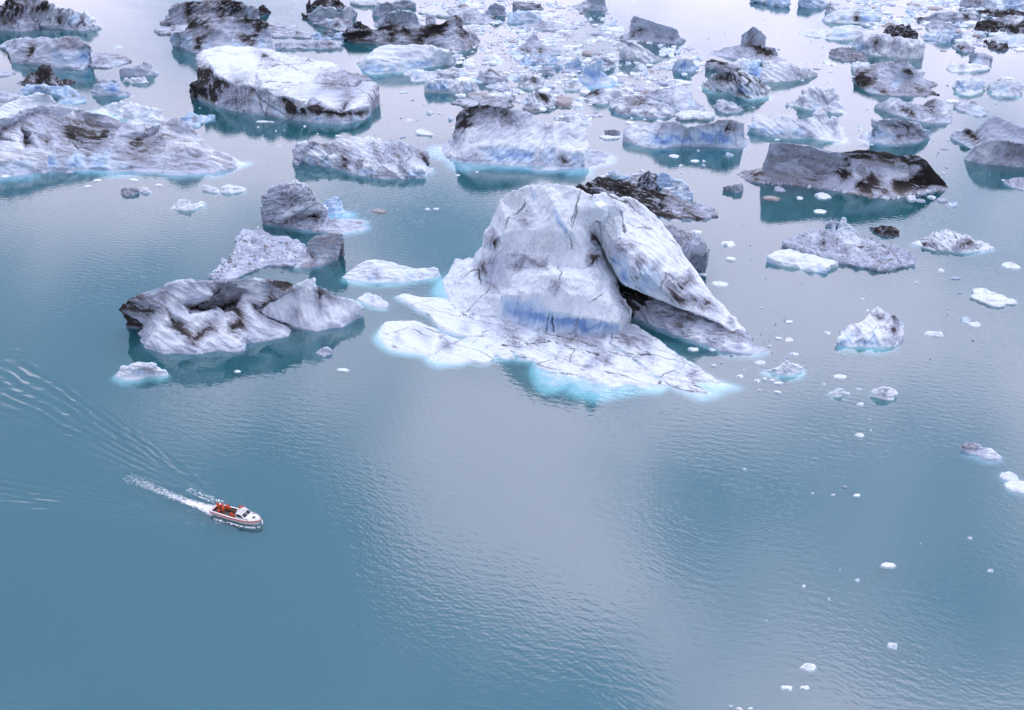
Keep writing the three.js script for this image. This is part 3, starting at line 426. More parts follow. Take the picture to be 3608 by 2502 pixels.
// ---- top left
berg(FA, 'dark brown and white knobbly iceberg in the upper left corner', [[-140, 235, 0, 3], [-120, 120, 120, 3], [-60, 60, 190, 3], [20, 40, 200, 3], [60, 10, 215, 3], [110, -20, 228, 3], [200, -30, 235, 2], [340, 0, 218, 2], [390, 20, 200, 3], [425, 60, 165, 2], [500, 60, 165, 0], [560, 75, 145, 0], [640, 100, 118, 0], [700, 120, 95, 0], [760, 180, 40, 0], [818, 222, 0, 0], [740, 235, 0], [640, 246, 0], [560, 238, 0], [480, 225, 0], [320, 215, 5], [280, 235, 0], [180, 250, 0], [0, 240, 0]],
  [[70, 150, 85, 3], [150, 60, 175, 3], [200, 100, 125, 2], [40, 90, 150, 3], [300, 70, 150, 3], [260, 150, 75, 2], [350, 160, 60, 1], [420, 120, 105, 0], [480, 140, 80, 3], [500, 190, 30, 3], [600, 150, 85, 5], [660, 170, 55, 3], [700, 180, 45, 0], [440, 180, 40, 0], [560, 200, 25, 5], [360, 40, 180, 4], [110, 210, 30, 2]], { col: 1, dirt: 0.45, rough: 1.8, back: 0.5, along: [0.4, 0.8, 0], round: 0 });
berg(FA, 'smooth blue-grey iceberg with a dark crevice below the corner berg', [[-5, 380, 0], [5, 362, 12], [60, 345, 20], [100, 330, 60], [130, 315, 155], [240, 310, 172], [400, 300, 195], [470, 318, 195], [500, 305, 205], [560, 290, 222, 2], [620, 300, 218, 2], [680, 340, 190, 2], [732, 380, 155, 2], [716, 430, 90, 5], [690, 490, 35, 5], [700, 530, 0], [660, 562, 0], [560, 552, 0], [420, 532, 0], [260, 516, 0], [228, 506, 0], [90, 502, 0], [88, 440, 60], [60, 385, 0]],
  [[150, 400, 95, 1], [180, 360, 130, 1], [240, 450, 55, 3], [260, 400, 95, 3], [300, 430, 85, 1], [450, 465, 60, 5], [540, 490, 50, 5], [620, 470, 75, 5], [640, 420, 120, 5], [600, 400, 130, 2], [420, 400, 120, 1], [480, 360, 165, 2], [350, 470, 50, 1], [640, 380, 160, 2], [660, 440, 90, 6]], { col: 1, dirt: 0.15, veins: 0.1, rough: 0.8, back: 0.4, round: 0 });
berg(FA, 'flat dirty floe right of the blue-grey berg', flat(6, [[650, 440], [690, 428], [760, 420], [900, 435], [1000, 460], [1052, 492], [960, 520], [860, 545], [780, 545], [690, 525]]), [[800, 480, 9, 2], [900, 490, 9, 1]], { col: 1, dirt: 0.6, rough: 1.6, name: 'ice_floe', category: 'ice floe' });
berg(FA, 'pale grey saddle-shaped berg with a pointed right tip', [[960, 612, 0], [962, 560, 52], [980, 545, 68], [1060, 540, 70], [1120, 517, 90], [1160, 500, 98, 2], [1210, 520, 75, 2], [1228, 558, 42], [1278, 588, 5], [1240, 606, 0], [1100, 614, 0]], [[1060, 570, 45, 1], [1150, 560, 50, 1], [1200, 590, 18, 0]], { col: 1, dirt: 0.12, rough: 0.6, back: 0.4 });
berg(FA, 'cluster of white lumps in front of the saddle-shaped berg', [[990, 655, 0], [1010, 630, 25], [1050, 645, 10], [1080, 640, 20], [1150, 635, 22], [1185, 660, 0], [1150, 672, 0], [1060, 668, 0]], [[1015, 645, 18], [1150, 650, 18], [1090, 655, 12]], { col: 0, dirt: 0, rough: 2, name: 'ice_chunk', category: 'ice chunk' });
berg(FA, 'black and brown stump-shaped berg on a dirty foot', [[130, 668, 0, 2], [200, 642, 20], [240, 598, 42], [290, 588, 50], [318, 535, 140], [345, 522, 152], [385, 524, 148], [412, 535, 138], [440, 600, 72], [470, 640, 40], [530, 632, 35], [612, 655, 5], [560, 688, 0], [420, 697, 0], [300, 697, 0], [200, 688, 0]], [[350, 560, 130, 4], [340, 620, 70, 4], [330, 670, 22, 4], [400, 590, 95, 3], [430, 650, 38, 2], [270, 640, 30, 2], [500, 660, 20, 3]], { col: 3, dirt: 0.3, along: [0, 1, 0], rough: 1, back: 0.4 });
berg(FA, 'pale block berg with a blue face, left of the big slab', [[728, 764, 0], [756, 680, 75], [780, 645, 112], [930, 635, 118], [950, 662, 90], [972, 712, 45], [1065, 758, 2], [960, 768, 0], [850, 770, 0]], [[790, 665, 95, 2], [920, 655, 98, 2], [840, 715, 52, 5], [920, 720, 48, 6], [1000, 750, 12, 0]], { col: 1, dirt: 0.15, rough: 0.9, back: 0.4, skirt: [3, 1.2] });
berg(FA, 'string of rough pale blue lumps above the striated left berg', [[148, 745, 0], [185, 705, 32], [250, 695, 40], [330, 690, 45], [420, 690, 42], [520, 705, 30], [600, 740, 38], [650, 780, 22], [695, 802, 0], [600, 826, 0], [480, 815, 0], [540, 790, 6], [460, 755, 8], [400, 735, 6], [300, 735, 0], [200, 752, 0]], [[250, 715, 28], [350, 710, 32, 2], [480, 725, 25], [600, 775, 25, 2]], { col: 5, dirt: 0.15, rough: 2, skirt: [3, 1.1] });
berg(FA, 'flat dirty floe at the left edge above the striated berg', flat(6, [[-60, 760], [30, 745], [100, 758], [180, 765], [120, 790], [40, 812], [-60, 818]]), [], { col: 1, dirt: 0.6, rough: 2, name: 'ice_floe', category: 'ice floe' });
berg(FA, 'narrow pale floe at the left edge beside the stump berg', flat(5, [[-40, 580], [40, 572], [125, 585], [60, 608], [-40, 618]]), [], { col: 1, dirt: 0.3, name: 'ice_floe', category: 'ice floe' });
berg(FA, 'white mound with a grey crest behind the striated left berg', [[-120, 960, 90], [-100, 870, 90], [0, 865, 60], [50, 830, 80], [150, 780, 110], [300, 747, 135], [398, 755, 125, 2], [430, 805, 80], [470, 845, 40], [500, 870, 10], [300, 900, 0], [120, 935, 0], [0, 960, 0]], [[250, 790, 95, 0], [350, 770, 110, 2], [150, 840, 60, 0], [350, 830, 50, 0]], { col: 0, dirt: 0.1, rough: 0.8 });
berg(FA, 'long striated grey iceberg with two white peaks at the left edge', [[-320, 1420, 0], [-340, 1100, 250], [-200, 980, 310], [-60, 960, 325], [80, 940, 320], [200, 880, 330], [330, 842, 335, 0], [480, 850, 320, 0], [700, 890, 275, 0], [860, 930, 240], [1000, 985, 190], [1090, 1000, 200], [1170, 990, 222, 0], [1240, 1010, 205, 0], [1290, 1000, 220], [1330, 975, 250, 0], [1400, 968, 262], [1500, 985, 250], [1560, 1040, 205], [1640, 1150, 120, 0], [1760, 1212, 85, 0], [1850, 1252, 55, 0], [1925, 1306, 4, 0], [1890, 1350, 0], [1700, 1390, 0], [1400, 1392, 0], [1150, 1378, 0], [1000, 1368, 0], [700, 1352, 0], [500, 1372, 0], [250, 1388, 0], [0, 1415, 0], [-200, 1420, 0]],
  [[300, 900, 280, 1], [150, 980, 250, 2], [500, 930, 235, 1], [700, 960, 200, 2], [0, 1050, 220, 2], [250, 1050, 190, 1], [500, 1030, 170, 2], [800, 1010, 165, 2], [0, 1110, 165, 3], [380, 1165, 95, 3], [200, 1130, 120, 3], [600, 1130, 110, 3], [560, 1060, 165, 3], [640, 1165, 88, 3], [860, 1100, 105, 3], [450, 1110, 125, 1], [950, 1040, 150, 2], [0, 1150, 160, 1], [150, 1150, 160, 0], [320, 1200, 115, 1], [430, 1230, 85, 1], [0, 1285, 105, 0], [200, 1268, 102, 0], [370, 1255, 105, 0], [520, 1290, 72, 1], [0, 1340, 55, 5], [200, 1330, 50, 5], [400, 1315, 48, 6], [600, 1320, 36, 6], [800, 1335, 25, 6], [1000, 1345, 20, 5], [700, 1240, 65, 2], [900, 1180, 90, 1], [960, 1090, 145, 1], [1090, 1060, 175, 1], [1080, 1130, 110, 3], [1160, 1040, 190, 0], [1240, 1080, 130, 1], [1250, 1160, 100, 2], [1200, 1240, 70, 2], [1320, 1060, 195, 0], [1430, 1080, 180, 1], [1340, 1180, 120, 0], [1500, 1150, 135, 0], [1580, 1230, 80, 1], [1720, 1270, 58, 0], [1000, 1270, 55, 2], [1100, 1320, 30, 2], [1400, 1290, 55, 2], [1600, 1340, 25, 2], [1300, 1350, 20, 1], [1750, 1330, 25, 0]],
  { col: 1, along: [0.97, -0.12, 0.2], dirt: 0.32, veins: 0.2, stripes: 0.45, rough: 0.75, back: 0.5, round: 0, skirt: [5, 1.4] });
berg(FA, 'bright white-blue rubble heap behind the striated left berg', [[840, 870, 2], [880, 845, 30], [935, 812, 65], [1000, 825, 70], [1100, 845, 65], [1180, 880, 70], [1280, 878, 85], [1292, 940, 45], [1292, 990, 0], [1230, 1000, 0], [1100, 990, 0], [1000, 950, 0], [920, 915, 0]], [[950, 850, 45], [1080, 880, 50], [1150, 920, 45], [1230, 920, 60], [1050, 940, 20, 1]], { col: 0, dirt: 0.05, rough: 2, skirt: [5, 1.2] });
berg(FA, 'row of broken pale lumps beside the striated berg, left of the big slab corner', [[1430, 975, 0], [1500, 940, 30], [1520, 908, 45], [1580, 920, 30], [1640, 930, 15], [1720, 940, 12], [1690, 965, 0], [1600, 990, 10], [1590, 1025, 0], [1530, 1020, 0], [1500, 990, 0]], [[1530, 935, 30, 5], [1570, 970, 18, 2], [1640, 950, 10, 0]], { col: 5, dirt: 0.15, rough: 2, name: 'ice_chunk', category: 'ice chunk' });
berg(FA, 'dark ribbed iceberg at the top edge, behind the ash-topped one', [[1278, 192, 0], [1330, 150, 42], [1362, 90, 112], [1385, 50, 152, 2], [1450, 20, 182, 2], [1560, 5, 195, 3], [1700, -2, 195, 2], [1850, 0, 195, 3], [1950, 10, 185, 3], [1975, 40, 160], [2060, 50, 130], [2085, 80, 95], [2070, 130, 40], [2000, 160, 10], [1850, 200, 0], [1600, 220, 0], [1400, 205, 0]],
  [[1440, 90, 110, 1], [1520, 60, 140, 4], [1600, 80, 120, 2], [1800, 60, 140, 3], [1450, 150, 50, 1], [1930, 70, 120, 3], [1960, 110, 75, 2], [2030, 90, 90, 5], [1700, 110, 90, 2]], { col: 2, along: [0.85, 0.4, 0], dirt: 0.42, stripes: 0.5, rough: 1.3, back: 0.4 });
berg(FA, 'dark pointed nub right of the ribbed berg at the top edge', [[2072, 115, 0], [2080, 60, 50], [2110, 35, 75], [2130, 60, 50], [2180, 92, 8], [2150, 100, 0], [2110, 122, 0]], [[2110, 75, 40, 4]], { col: 3, dirt: 0.4, name: 'ice_chunk', category: 'ice chunk' });
berg(FA, 'low dirty ice shelf at the left foot of the ash-topped berg', flat(6, [[1245, 250], [1300, 225], [1400, 215], [1520, 205], [1540, 230], [1470, 260], [1380, 275], [1290, 272]]), [[1400, 240, 10, 2]], { col: 1, dirt: 0.6, rough: 2, name: 'ice_floe', category: 'ice floe' });
berg(FA, 'rounded ash-topped grey iceberg behind the big slab', [[1362, 335, 40, 5], [1372, 290, 95, 5], [1395, 258, 135], [1480, 250, 148, 2], [1522, 190, 205, 3], [1580, 142, 252, 3], [1680, 120, 275, 2], [1850, 125, 275, 3], [2000, 150, 252, 3], [2100, 158, 240, 3], [2150, 190, 200, 3], [2168, 260, 130, 1], [2190, 350, 40, 1], [2215, 420, 0], [2050, 450, 0], [1900, 450, 0], [1700, 440, 0], [1590, 422, 0], [1545, 415, 0], [1470, 390, 0], [1430, 350, 15, 5]],
  [[1650, 180, 225, 3], [1850, 150, 255, 2], [1580, 230, 165, 2], [1700, 240, 180, 2], [1780, 230, 185, 1], [1900, 215, 190, 1], [2020, 230, 170, 2], [2060, 265, 140, 3], [1960, 310, 105, 3], [1850, 300, 120, 1], [1700, 310, 110, 1], [1650, 370, 55, 5], [1590, 330, 85, 3], [1500, 310, 90, 5], [1540, 370, 40, 5], [2080, 330, 75, 5], [2120, 250, 145, 2], [1600, 390, 30, 4], [1900, 360, 70, 5], [2020, 370, 50, 2]], { col: 1, dirt: 0.3, veins: 0.2, along: [0.95, 0.2, 0.1], rough: 0.9, back: 0.5, round: 0 });
berg(FS, 'huge flat-topped tabular iceberg with dirty cliffs, upper left', [[671, 294, 60, 3], [697, 280, 72, 3], [700, 246, 100, 3], [691, 206, 130, 2], [697, 190, 132, 1], [735, 172, 130, 0], [800, 163, 122, 0], [870, 166, 115, 0], [957, 178, 108, 0], [1067, 206, 95, 0], [1172, 224, 85, 0], [1216, 250, 75, 2], [1286, 268, 68, 2], [1315, 287, 62, 1], [1332, 304, 56, 2], [1334, 328, 40, 2], [1308, 368, 22, 2], [1302, 405, 0], [1277, 424, 0], [1207, 437, 0], [1119, 433, 0], [1001, 417, 0], [900, 404, 0], [833, 390, 0], [768, 377, 0], [702, 351, 0], [667, 322, 8, 3]],
  [[720, 200, 128, 0], [800, 220, 120, 0], [920, 186, 108, 1], [930, 192, 104, 3], [940, 186, 107, 0], [900, 250, 100, 0], [1000, 230, 98, 0], [1000, 290, 88, 0], [1100, 270, 85, 0], [1150, 310, 72, 2], [1200, 290, 72, 2], [1180, 330, 64, 2], [1250, 320, 60, 1], [1100, 340, 68, 1], [1230, 350, 52, 2], [735, 218, 126, 0], [752, 238, 119, 0], [764, 262, 108, 0], [792, 276, 102, 0], [877, 297, 98, 0], [934, 310, 96, 0], [1005, 336, 82, 0], [1075, 362, 64, 0], [1163, 380, 55, 0], [1238, 384, 48, 0], [1298, 372, 40, 1], [1290, 345, 50, 0], [748, 250, 105, 3], [760, 275, 92, 3], [792, 288, 86, 3], [835, 305, 80, 2], [880, 312, 80, 3], [910, 318, 80, 2], [940, 326, 76, 1], [970, 340, 70, 1], [1005, 350, 64, 3], [1020, 380, 40, 4], [1050, 385, 42, 4], [1080, 380, 46, 4], [1130, 390, 40, 4], [1165, 395, 38, 3], [1200, 402, 30, 4], [1240, 400, 28, 3], [1270, 400, 20, 3], [1290, 392, 20, 2], [712, 250, 95, 3], [720, 280, 75, 3], [735, 310, 55, 3], [700, 310, 50, 4], [720, 335, 25, 3], [770, 325, 50, 3], [790, 345, 35, 2], [760, 355, 20, 3], [830, 350, 38, 3], [830, 372, 15, 2], [880, 345, 52, 2], [950, 365, 45, 1], [950, 390, 22, 1], [990, 400, 15, 5], [1050, 412, 12, 2], [1120, 420, 12, 5], [1200, 425, 10, 1], [1250, 420, 10, 5]],
  { col: 1, along: [0.8, 0.1, -0.55], dirt: 0.24, fibre: 0.55, veins: 0.55, rough: 0.5, back: 0.25, round: 0, drip: true, skirt: [2, 1.5] });
// ---- top middle
berg(FB, 'clean white tabular berg with a glowing blue front, above the open pool', [[870, 565, 0, 5], [840, 530, 5, 0], [815, 502, 4, 0], [872, 482, 62], [900, 440, 110], [950, 392, 150], [1050, 362, 168], [1250, 353, 168], [1420, 366, 152], [1500, 385, 142], [1562, 422, 112], [1592, 468, 50], [1598, 490, 0], [1500, 522, 0], [1350, 543, 0], [1200, 570, 0], [1000, 590, 0], [910, 592, 0]],
  [[890, 490, 82, 0], [960, 478, 95, 0], [1010, 478, 95, 0], [1060, 492, 82, 0], [1150, 490, 78, 0], [1250, 480, 72, 0], [1340, 468, 72, 0], [1430, 458, 70, 0], [1460, 440, 85, 0], [1100, 420, 130, 0], [1300, 410, 125, 1], [1450, 410, 118, 0], [1180, 440, 118, 1], [900, 535, 40, 5], [960, 540, 45, 5], [910, 560, 20, 6], [1100, 545, 35, 5], [1250, 530, 28, 5], [1340, 515, 26, 6], [1420, 505, 22, 5], [1000, 570, 16, 6], [1520, 480, 45, 5], [1540, 440, 85, 0]],
  { col: 0, dirt: 0.02, veins: 0.05, rough: 0.7, back: 0.35, skirt: [3, 1.4] });
berg(FB, 'long ash-covered dark berg rising to a brown peak at its right end', [[545, 268, 4, 3], [600, 252, 22, 3], [650, 262, 20, 3], [700, 262, 60, 3], [790, 236, 100, 3], [900, 246, 90, 3], [1000, 217, 122, 3], [1090, 196, 142, 3], [1200, 226, 112, 3], [1320, 230, 122, 2], [1400, 210, 145, 3], [1480, 175, 180, 3], [1560, 152, 205, 2], [1622, 138, 215, 3], [1652, 178, 178, 3], [1682, 250, 105, 2], [1780, 290, 52, 2], [1795, 335, 0], [1740, 380, 0], [1698, 408, 0], [1600, 410, 0], [1500, 385, 0], [1400, 365, 0], [1300, 358, 0], [1100, 352, 0], [950, 346, 0], [800, 342, 0], [735, 318, 0], [690, 292, 0], [620, 282, 0]],
  [[850, 290, 45, 3], [760, 290, 40, 4], [980, 280, 60, 2], [1000, 320, 24, 0], [1100, 270, 75, 3], [1150, 320, 26, 1], [1250, 290, 60, 2], [1330, 290, 65, 3], [1480, 220, 140, 4], [1440, 260, 95, 4], [1540, 200, 165, 3], [1600, 200, 160, 1], [1560, 262, 115, 1], [1530, 310, 60, 1], [1600, 320, 70, 1], [1640, 360, 35, 1], [1560, 370, 25, 0], [1450, 320, 50, 1], [1650, 260, 105, 3], [1720, 310, 50, 2], [1380, 335, 22, 0]],
  { col: 2, along: [0.9, 0.1, 0.4], dirt: 0.4, rough: 1.3, back: 0.5 });
berg(FB, 'blue-grey berg with a dark hollow framed by folded ice', [[935, 205, 0], [970, 170, 30], [1002, 142, 65], [1040, 100, 118], [1150, 80, 145], [1242, 80, 145], [1290, 108, 108], [1312, 170, 42], [1338, 214, 0], [1250, 224, 0], [1150, 222, 0], [1080, 214, 0], [980, 214, 0]], [[1020, 160, 55, 1], [1070, 130, 80, 1], [1060, 175, 35, 3], [1130, 130, 70, 3], [1180, 150, 55, 4], [1120, 180, 28, 3], [1220, 120, 90, 1], [1240, 170, 45, 1], [1150, 100, 115, 1], [1290, 185, 22, 5]], { col: 1, along: [0.4, 0.8, 0.2], stripes: 0.4, dirt: 0.2, rough: 1.2, back: 0.4 });
berg(FB, 'pale wave-crested berg with a black left tip near the top edge', [[372, 112, 22, 4], [385, 104, 32, 3], [410, 118, 30], [450, 98, 66], [490, 60, 112, 0], [522, 33, 140, 0], [570, 62, 108], [600, 50, 112], [640, 62, 102, 0], [668, 100, 60], [700, 82, 82], [740, 40, 120, 0], [760, 40, 118, 0], [790, 75, 62], [822, 105, 0], [770, 122, 0], [700, 132, 0], [600, 152, 0], [480, 168, 0], [430, 152, 0], [398, 136, 4, 4]], [[520, 90, 75, 1], [560, 120, 40, 2], [620, 100, 60, 0], [480, 130, 32, 1], [720, 105, 40, 5], [600, 130, 20, 0]], { col: 1, along: [0.9, 0.3, 0], stripes: 0.3, dirt: 0.15, back: 0.4 });
berg(FB, 'low blue-grey slab with dirt bands below the wave-crested berg', [[452, 190, 15, 5], [520, 168, 40], [600, 150, 62], [740, 140, 80, 2], [778, 182, 48, 2], [772, 236, 0], [700, 252, 0], [600, 218, 0], [470, 204, 0]], [[600, 185, 30, 5], [700, 190, 35, 1], [720, 165, 60, 2], [660, 215, 14, 3]], { col: 1, stripes: 0.4, dirt: 0.2, back: 0.4 });
berg(FB, 'black ash-covered berg at the top edge, left of centre', [[455, 68, 0], [470, 20, 45], [500, -8, 68], [580, -14, 72], [650, 5, 58], [735, 48, 8], [700, 72, 0], [580, 72, 0]], [[520, 20, 42, 4], [600, 25, 40, 2], [650, 45, 20, 4]], { col: 3, dirt: 0.5, back: 0.4, rough: 1.3 });
berg(FB, 'thin black ice pillar leaning beside the black berg at the top edge', [[404, 45, 55], [425, -10, 105], [438, -12, 108], [442, 40, 60], [438, 98, 0], [426, 98, 0], [418, 50, 48]], [[430, 40, 58, 4]], { col: 3, dirt: 0.4, back: 0.15, rough: 0.5 });
berg(FB, 'rounded blue-grey berg at the top edge above the hollow berg', [[944, 126, 0], [950, 70, 58], [1000, 25, 102], [1060, 10, 118], [1104, 25, 100], [1106, 80, 40], [1080, 102, 18], [1020, 128, 0]], [[1000, 70, 50, 1], [1060, 60, 62, 2], [980, 100, 22, 5]], { col: 1, along: [0.5, 0.8, 0], stripes: 0.3, back: 0.4 });
berg(FB, 'grey stone-like berg at the top edge right of the rounded one', [[1104, 25, 40], [1150, 0, 64], [1232, -6, 70], [1292, 30, 25], [1282, 56, 0], [1200, 66, 0], [1110, 66, 0]], [[1190, 30, 35, 2]], { col: 1, dirt: 0.35, back: 0.4 });
berg(FB, 'wide flat white floe cut by the top edge', flat(14, [[768, 20], [800, -4], [900, -10], [975, 5], [985, 32], [930, 46], [830, 44]]), [[870, 15, 18, 0]], { col: 0, dirt: 0.1, rough: 1.6, name: 'ice_floe', category: 'ice floe' });
berg(FB, 'dark brown boulder of ice behind the long ash-covered berg', [[788, 215, 0], [795, 185, 32], [830, 175, 52], [880, 192, 40], [925, 225, 8], [905, 240, 0], [840, 238, 0]], [[850, 205, 30, 3]], { col: 3, dirt: 0.4, name: 'ice_chunk', category: 'ice chunk', back: 0.4 });
berg(FB, 'three upright pale blue blocks in a row left of the ash-covered berg', [[470, 320, 0], [475, 275, 42], [505, 262, 62], [522, 295, 32], [545, 280, 50], [580, 276, 55], [592, 310, 20], [636, 300, 30], [645, 268, 60], [690, 262, 62], [712, 300, 20], [705, 332, 0], [600, 330, 0], [520, 332, 0]], [[505, 295, 35, 5], [560, 305, 25, 0], [670, 295, 35, 5]], { col: 5, dirt: 0.05, rough: 1.6, name: 'ice_block', category: 'ice block', back: 0.4 });
berg(FB, 'flat streaked debris floe right of the ash-topped berg', flat(5, [[112, 210], [220, 200], [320, 212], [345, 255], [460, 290], [420, 308], [300, 300], [150, 300], [105, 260]]), [[230, 240, 3, 2], [330, 285, 4, 3]], { col: 1, dirt: 0.65, stripes: 0.6, rough: 2, name: 'ice_floe', category: 'ice floe' });
berg(FB, 'narrow pale slab with blue sides below the streaked debris floe', [[140, 385, 0], [170, 360, 16], [300, 345, 28], [450, 342, 30], [600, 345, 28], [680, 345, 26, 0], [672, 390, 0], [560, 388, 0], [400, 388, 0], [250, 392, 0]], [[300, 365, 20, 0], [500, 362, 20, 2]], { col: 1, dirt: 0.4, rough: 1.8, stripes: 0.4, name: 'ice_floe', category: 'ice floe' });
berg(FB, 'triangular blue-grey berg standing alone near the top edge', [[1838, 118, 0], [1860, 85, 35], [1882, 40, 85], [1930, 18, 108], [1998, 48, 74], [2012, 95, 18], [1990, 122, 0], [1900, 126, 0]], [[1920, 60, 62, 1], [1970, 70, 48, 2], [1880, 95, 25, 5]], { col: 1, dirt: 0.25, back: 0.4, rough: 1.2 });
berg(FB, 'small veined blue-grey block between plates near the top', [[1366, 175, 0], [1368, 130, 45], [1395, 112, 68], [1440, 125, 55], [1448, 165, 12], [1420, 190, 0], [1385, 192, 0]], [[1405, 150, 38, 2]], { col: 1, stripes: 0.4, back: 0.4, name: 'ice_block', category: 'ice block' });
berg(FB, 'thin pale plate with a dark right end near the top', flat(9, [[1305, 100], [1350, 85], [1450, 95], [1540, 118], [1562, 138], [1500, 135], [1400, 120]]), [], { col: 0, dirt: 0.2, name: 'ice_floe', category: 'ice floe' });
berg(FB, 'broken slab with dark specks, left of the lone triangular berg', [[1535, 100, 10, 3], [1580, 78, 35], [1650, 72, 45], [1720, 92, 35], [1800, 100, 30], [1860, 132, 14], [1925, 170, 2], [1880, 190, 0], [1800, 192, 0], [1700, 185, 0], [1670, 168, 0], [1600, 165, 0], [1545, 135, 0]], [[1620, 110, 30, 0], [1700, 130, 30, 2], [1780, 150, 22, 0], [1620, 145, 12, 5]], { col: 1, dirt: 0.3, rough: 1.6, back: 0.4, name: 'ice_floe', category: 'ice floe' });
berg(FB, 'white platy floe in front of the clean tabular berg', [[1188, 592, 2], [1230, 572, 22], [1292, 563, 42], [1340, 568, 42], [1450, 565, 56], [1580, 568, 62], [1640, 590, 48], [1642, 625, 0], [1500, 636, 0], [1400, 652, 0], [1260, 656, 0], [1250, 615, 5]], [[1330, 590, 38, 0], [1480, 585, 48, 2], [1560, 600, 32, 0], [1400, 620, 25, 0], [1300, 625, 20, 5]], { col: 0, dirt: 0.12, rough: 1.4, back: 0.4, name: 'ice_floe', category: 'ice floe' });
berg(FB, 'toothed slab with fluted vertical blue sides', [[1366, 738, 0], [1362, 690, 48], [1385, 640, 95], [1410, 630, 100], [1550, 640, 92], [1700, 655, 76], [1775, 665, 68], [1784, 732, 0], [1650, 744, 0], [1500, 744, 0]], [[1420, 655, 82, 0], [1560, 665, 72, 0], [1700, 678, 60, 0], [1390, 700, 40, 6], [1450, 700, 42, 5], [1520, 705, 40, 6], [1600, 705, 38, 0], [1700, 705, 34, 5]], { col: 0, along: [0.05, 1, 0.05], stripes: 0.3, dirt: 0.12, rough: 1.5, back: 0.35 });
berg(FB, 'greyish-pink heap with white slabs, middle of the drift', [[1768, 652, 0], [1800, 602, 52], [1830, 575, 75], [1880, 560, 85, 2], [1922, 572, 72, 2], [1962, 602, 45], [2034, 640, 2], [1980, 655, 0], [1880, 662, 0]], [[1850, 600, 55, 2], [1830, 630, 26, 0], [1920, 620, 32, 0]], { col: 1, dirt: 0.3, rough: 1.5, back: 0.4 });
berg(FB, 'smooth wedge plate tapering to the left, below the pinkish heap', [[1838, 688, 4], [1900, 672, 20], [1980, 670, 32], [2042, 700, 32], [2046, 738, 0], [1980, 730, 0], [1860, 705, 0]], [[1960, 695, 22, 0]], { col: 1, dirt: 0.05, rough: 0.6, back: 0.3, name: 'ice_floe', category: 'ice floe' });
berg(FB, 'flat stony floe behind the large grooved grey-white berg', flat(7, [[1570, 830], [1640, 808], [1760, 782], [1880, 775], [2000, 790], [2090, 772], [2060, 800], [1980, 830], [2085, 850], [2000, 868], [1880, 850], [1760, 862], [1690, 862], [1660, 840]]), [[1800, 815, 10, 2], [1900, 810, 10, 2]], { col: 1, dirt: 0.6, rough: 2.2, name: 'ice_floe', category: 'ice floe' });
berg(FB, 'small rounded white-topped chunk in the open pool', [[1366, 910, 0], [1380, 892, 16], [1402, 885, 24], [1432, 900, 8], [1428, 912, 0], [1400, 918, 0]], [], { col: 0, dirt: 0, name: 'ice_chunk', category: 'ice chunk' });
berg(FB, 'flat pale bent floe in the open pool, below the rounded chunk', flat(8, [[1288, 1055], [1320, 1040], [1380, 1055], [1425, 1075], [1415, 1092], [1350, 1085], [1298, 1078]]), [], { col: 0, dirt: 0, name: 'ice_floe', category: 'ice floe' });
berg(FB, 'low white iceberg with a scalloped waterline, centre left', [[340, 1325, 0], [318, 1320, 0], [303, 1270, 50], [303, 1190, 125], [340, 1152, 155], [430, 1132, 162, 0], [520, 1148, 150, 2], [600, 1152, 145], [690, 1122, 158, 0], [800, 1112, 155, 0], [950, 1116, 152, 0], [1100, 1130, 145], [1250, 1170, 122], [1330, 1202, 102, 2], [1400, 1248, 65, 1], [1360, 1290, 45, 3], [1352, 1320, 25], [1430, 1350, 2, 0], [1395, 1392, 0], [1350, 1425, 0], [1170, 1437, 0], [1050, 1432, 0], [970, 1428, 0], [860, 1410, 0], [720, 1372, 0], [600, 1342, 0], [470, 1320, 0], [375, 1300, 0]],
  [[345, 1200, 110, 0], [370, 1220, 90, 2], [450, 1190, 105, 2], [390, 1250, 62, 0], [480, 1245, 78, 0], [560, 1240, 86, 0], [600, 1190, 118, 2], [700, 1160, 130, 0], [850, 1180, 125, 0], [950, 1175, 125, 2], [1000, 1170, 125, 0], [640, 1270, 70, 0], [720, 1290, 66, 3], [700, 1240, 100, 2], [800, 1260, 95, 1], [900, 1250, 100, 0], [850, 1310, 80, 3], [880, 1330, 68, 0], [980, 1340, 70, 0], [1000, 1310, 88, 2], [1050, 1270, 105, 1], [1150, 1240, 110, 2], [1250, 1230, 95, 1], [1050, 1360, 58, 0], [1120, 1370, 55, 0], [1180, 1345, 75, 2], [1250, 1350, 66, 0], [1340, 1370, 48, 0], [1200, 1300, 88, 1], [450, 1280, 36, 6], [560, 1300, 34, 5], [720, 1340, 28, 3], [860, 1380, 25, 5], [920, 1370, 40, 5], [990, 1390, 30, 1], [1050, 1395, 28, 2], [1150, 1405, 26, 0], [1260, 1395, 35, 5], [1330, 1400, 22, 5]],
  { col: 1, along: [0.7, -0.2, 0.6], dirt: 0.3, veins: 0.4, rough: 1.3, back: 0.35, round: 0, skirt: [2, 1.4] });
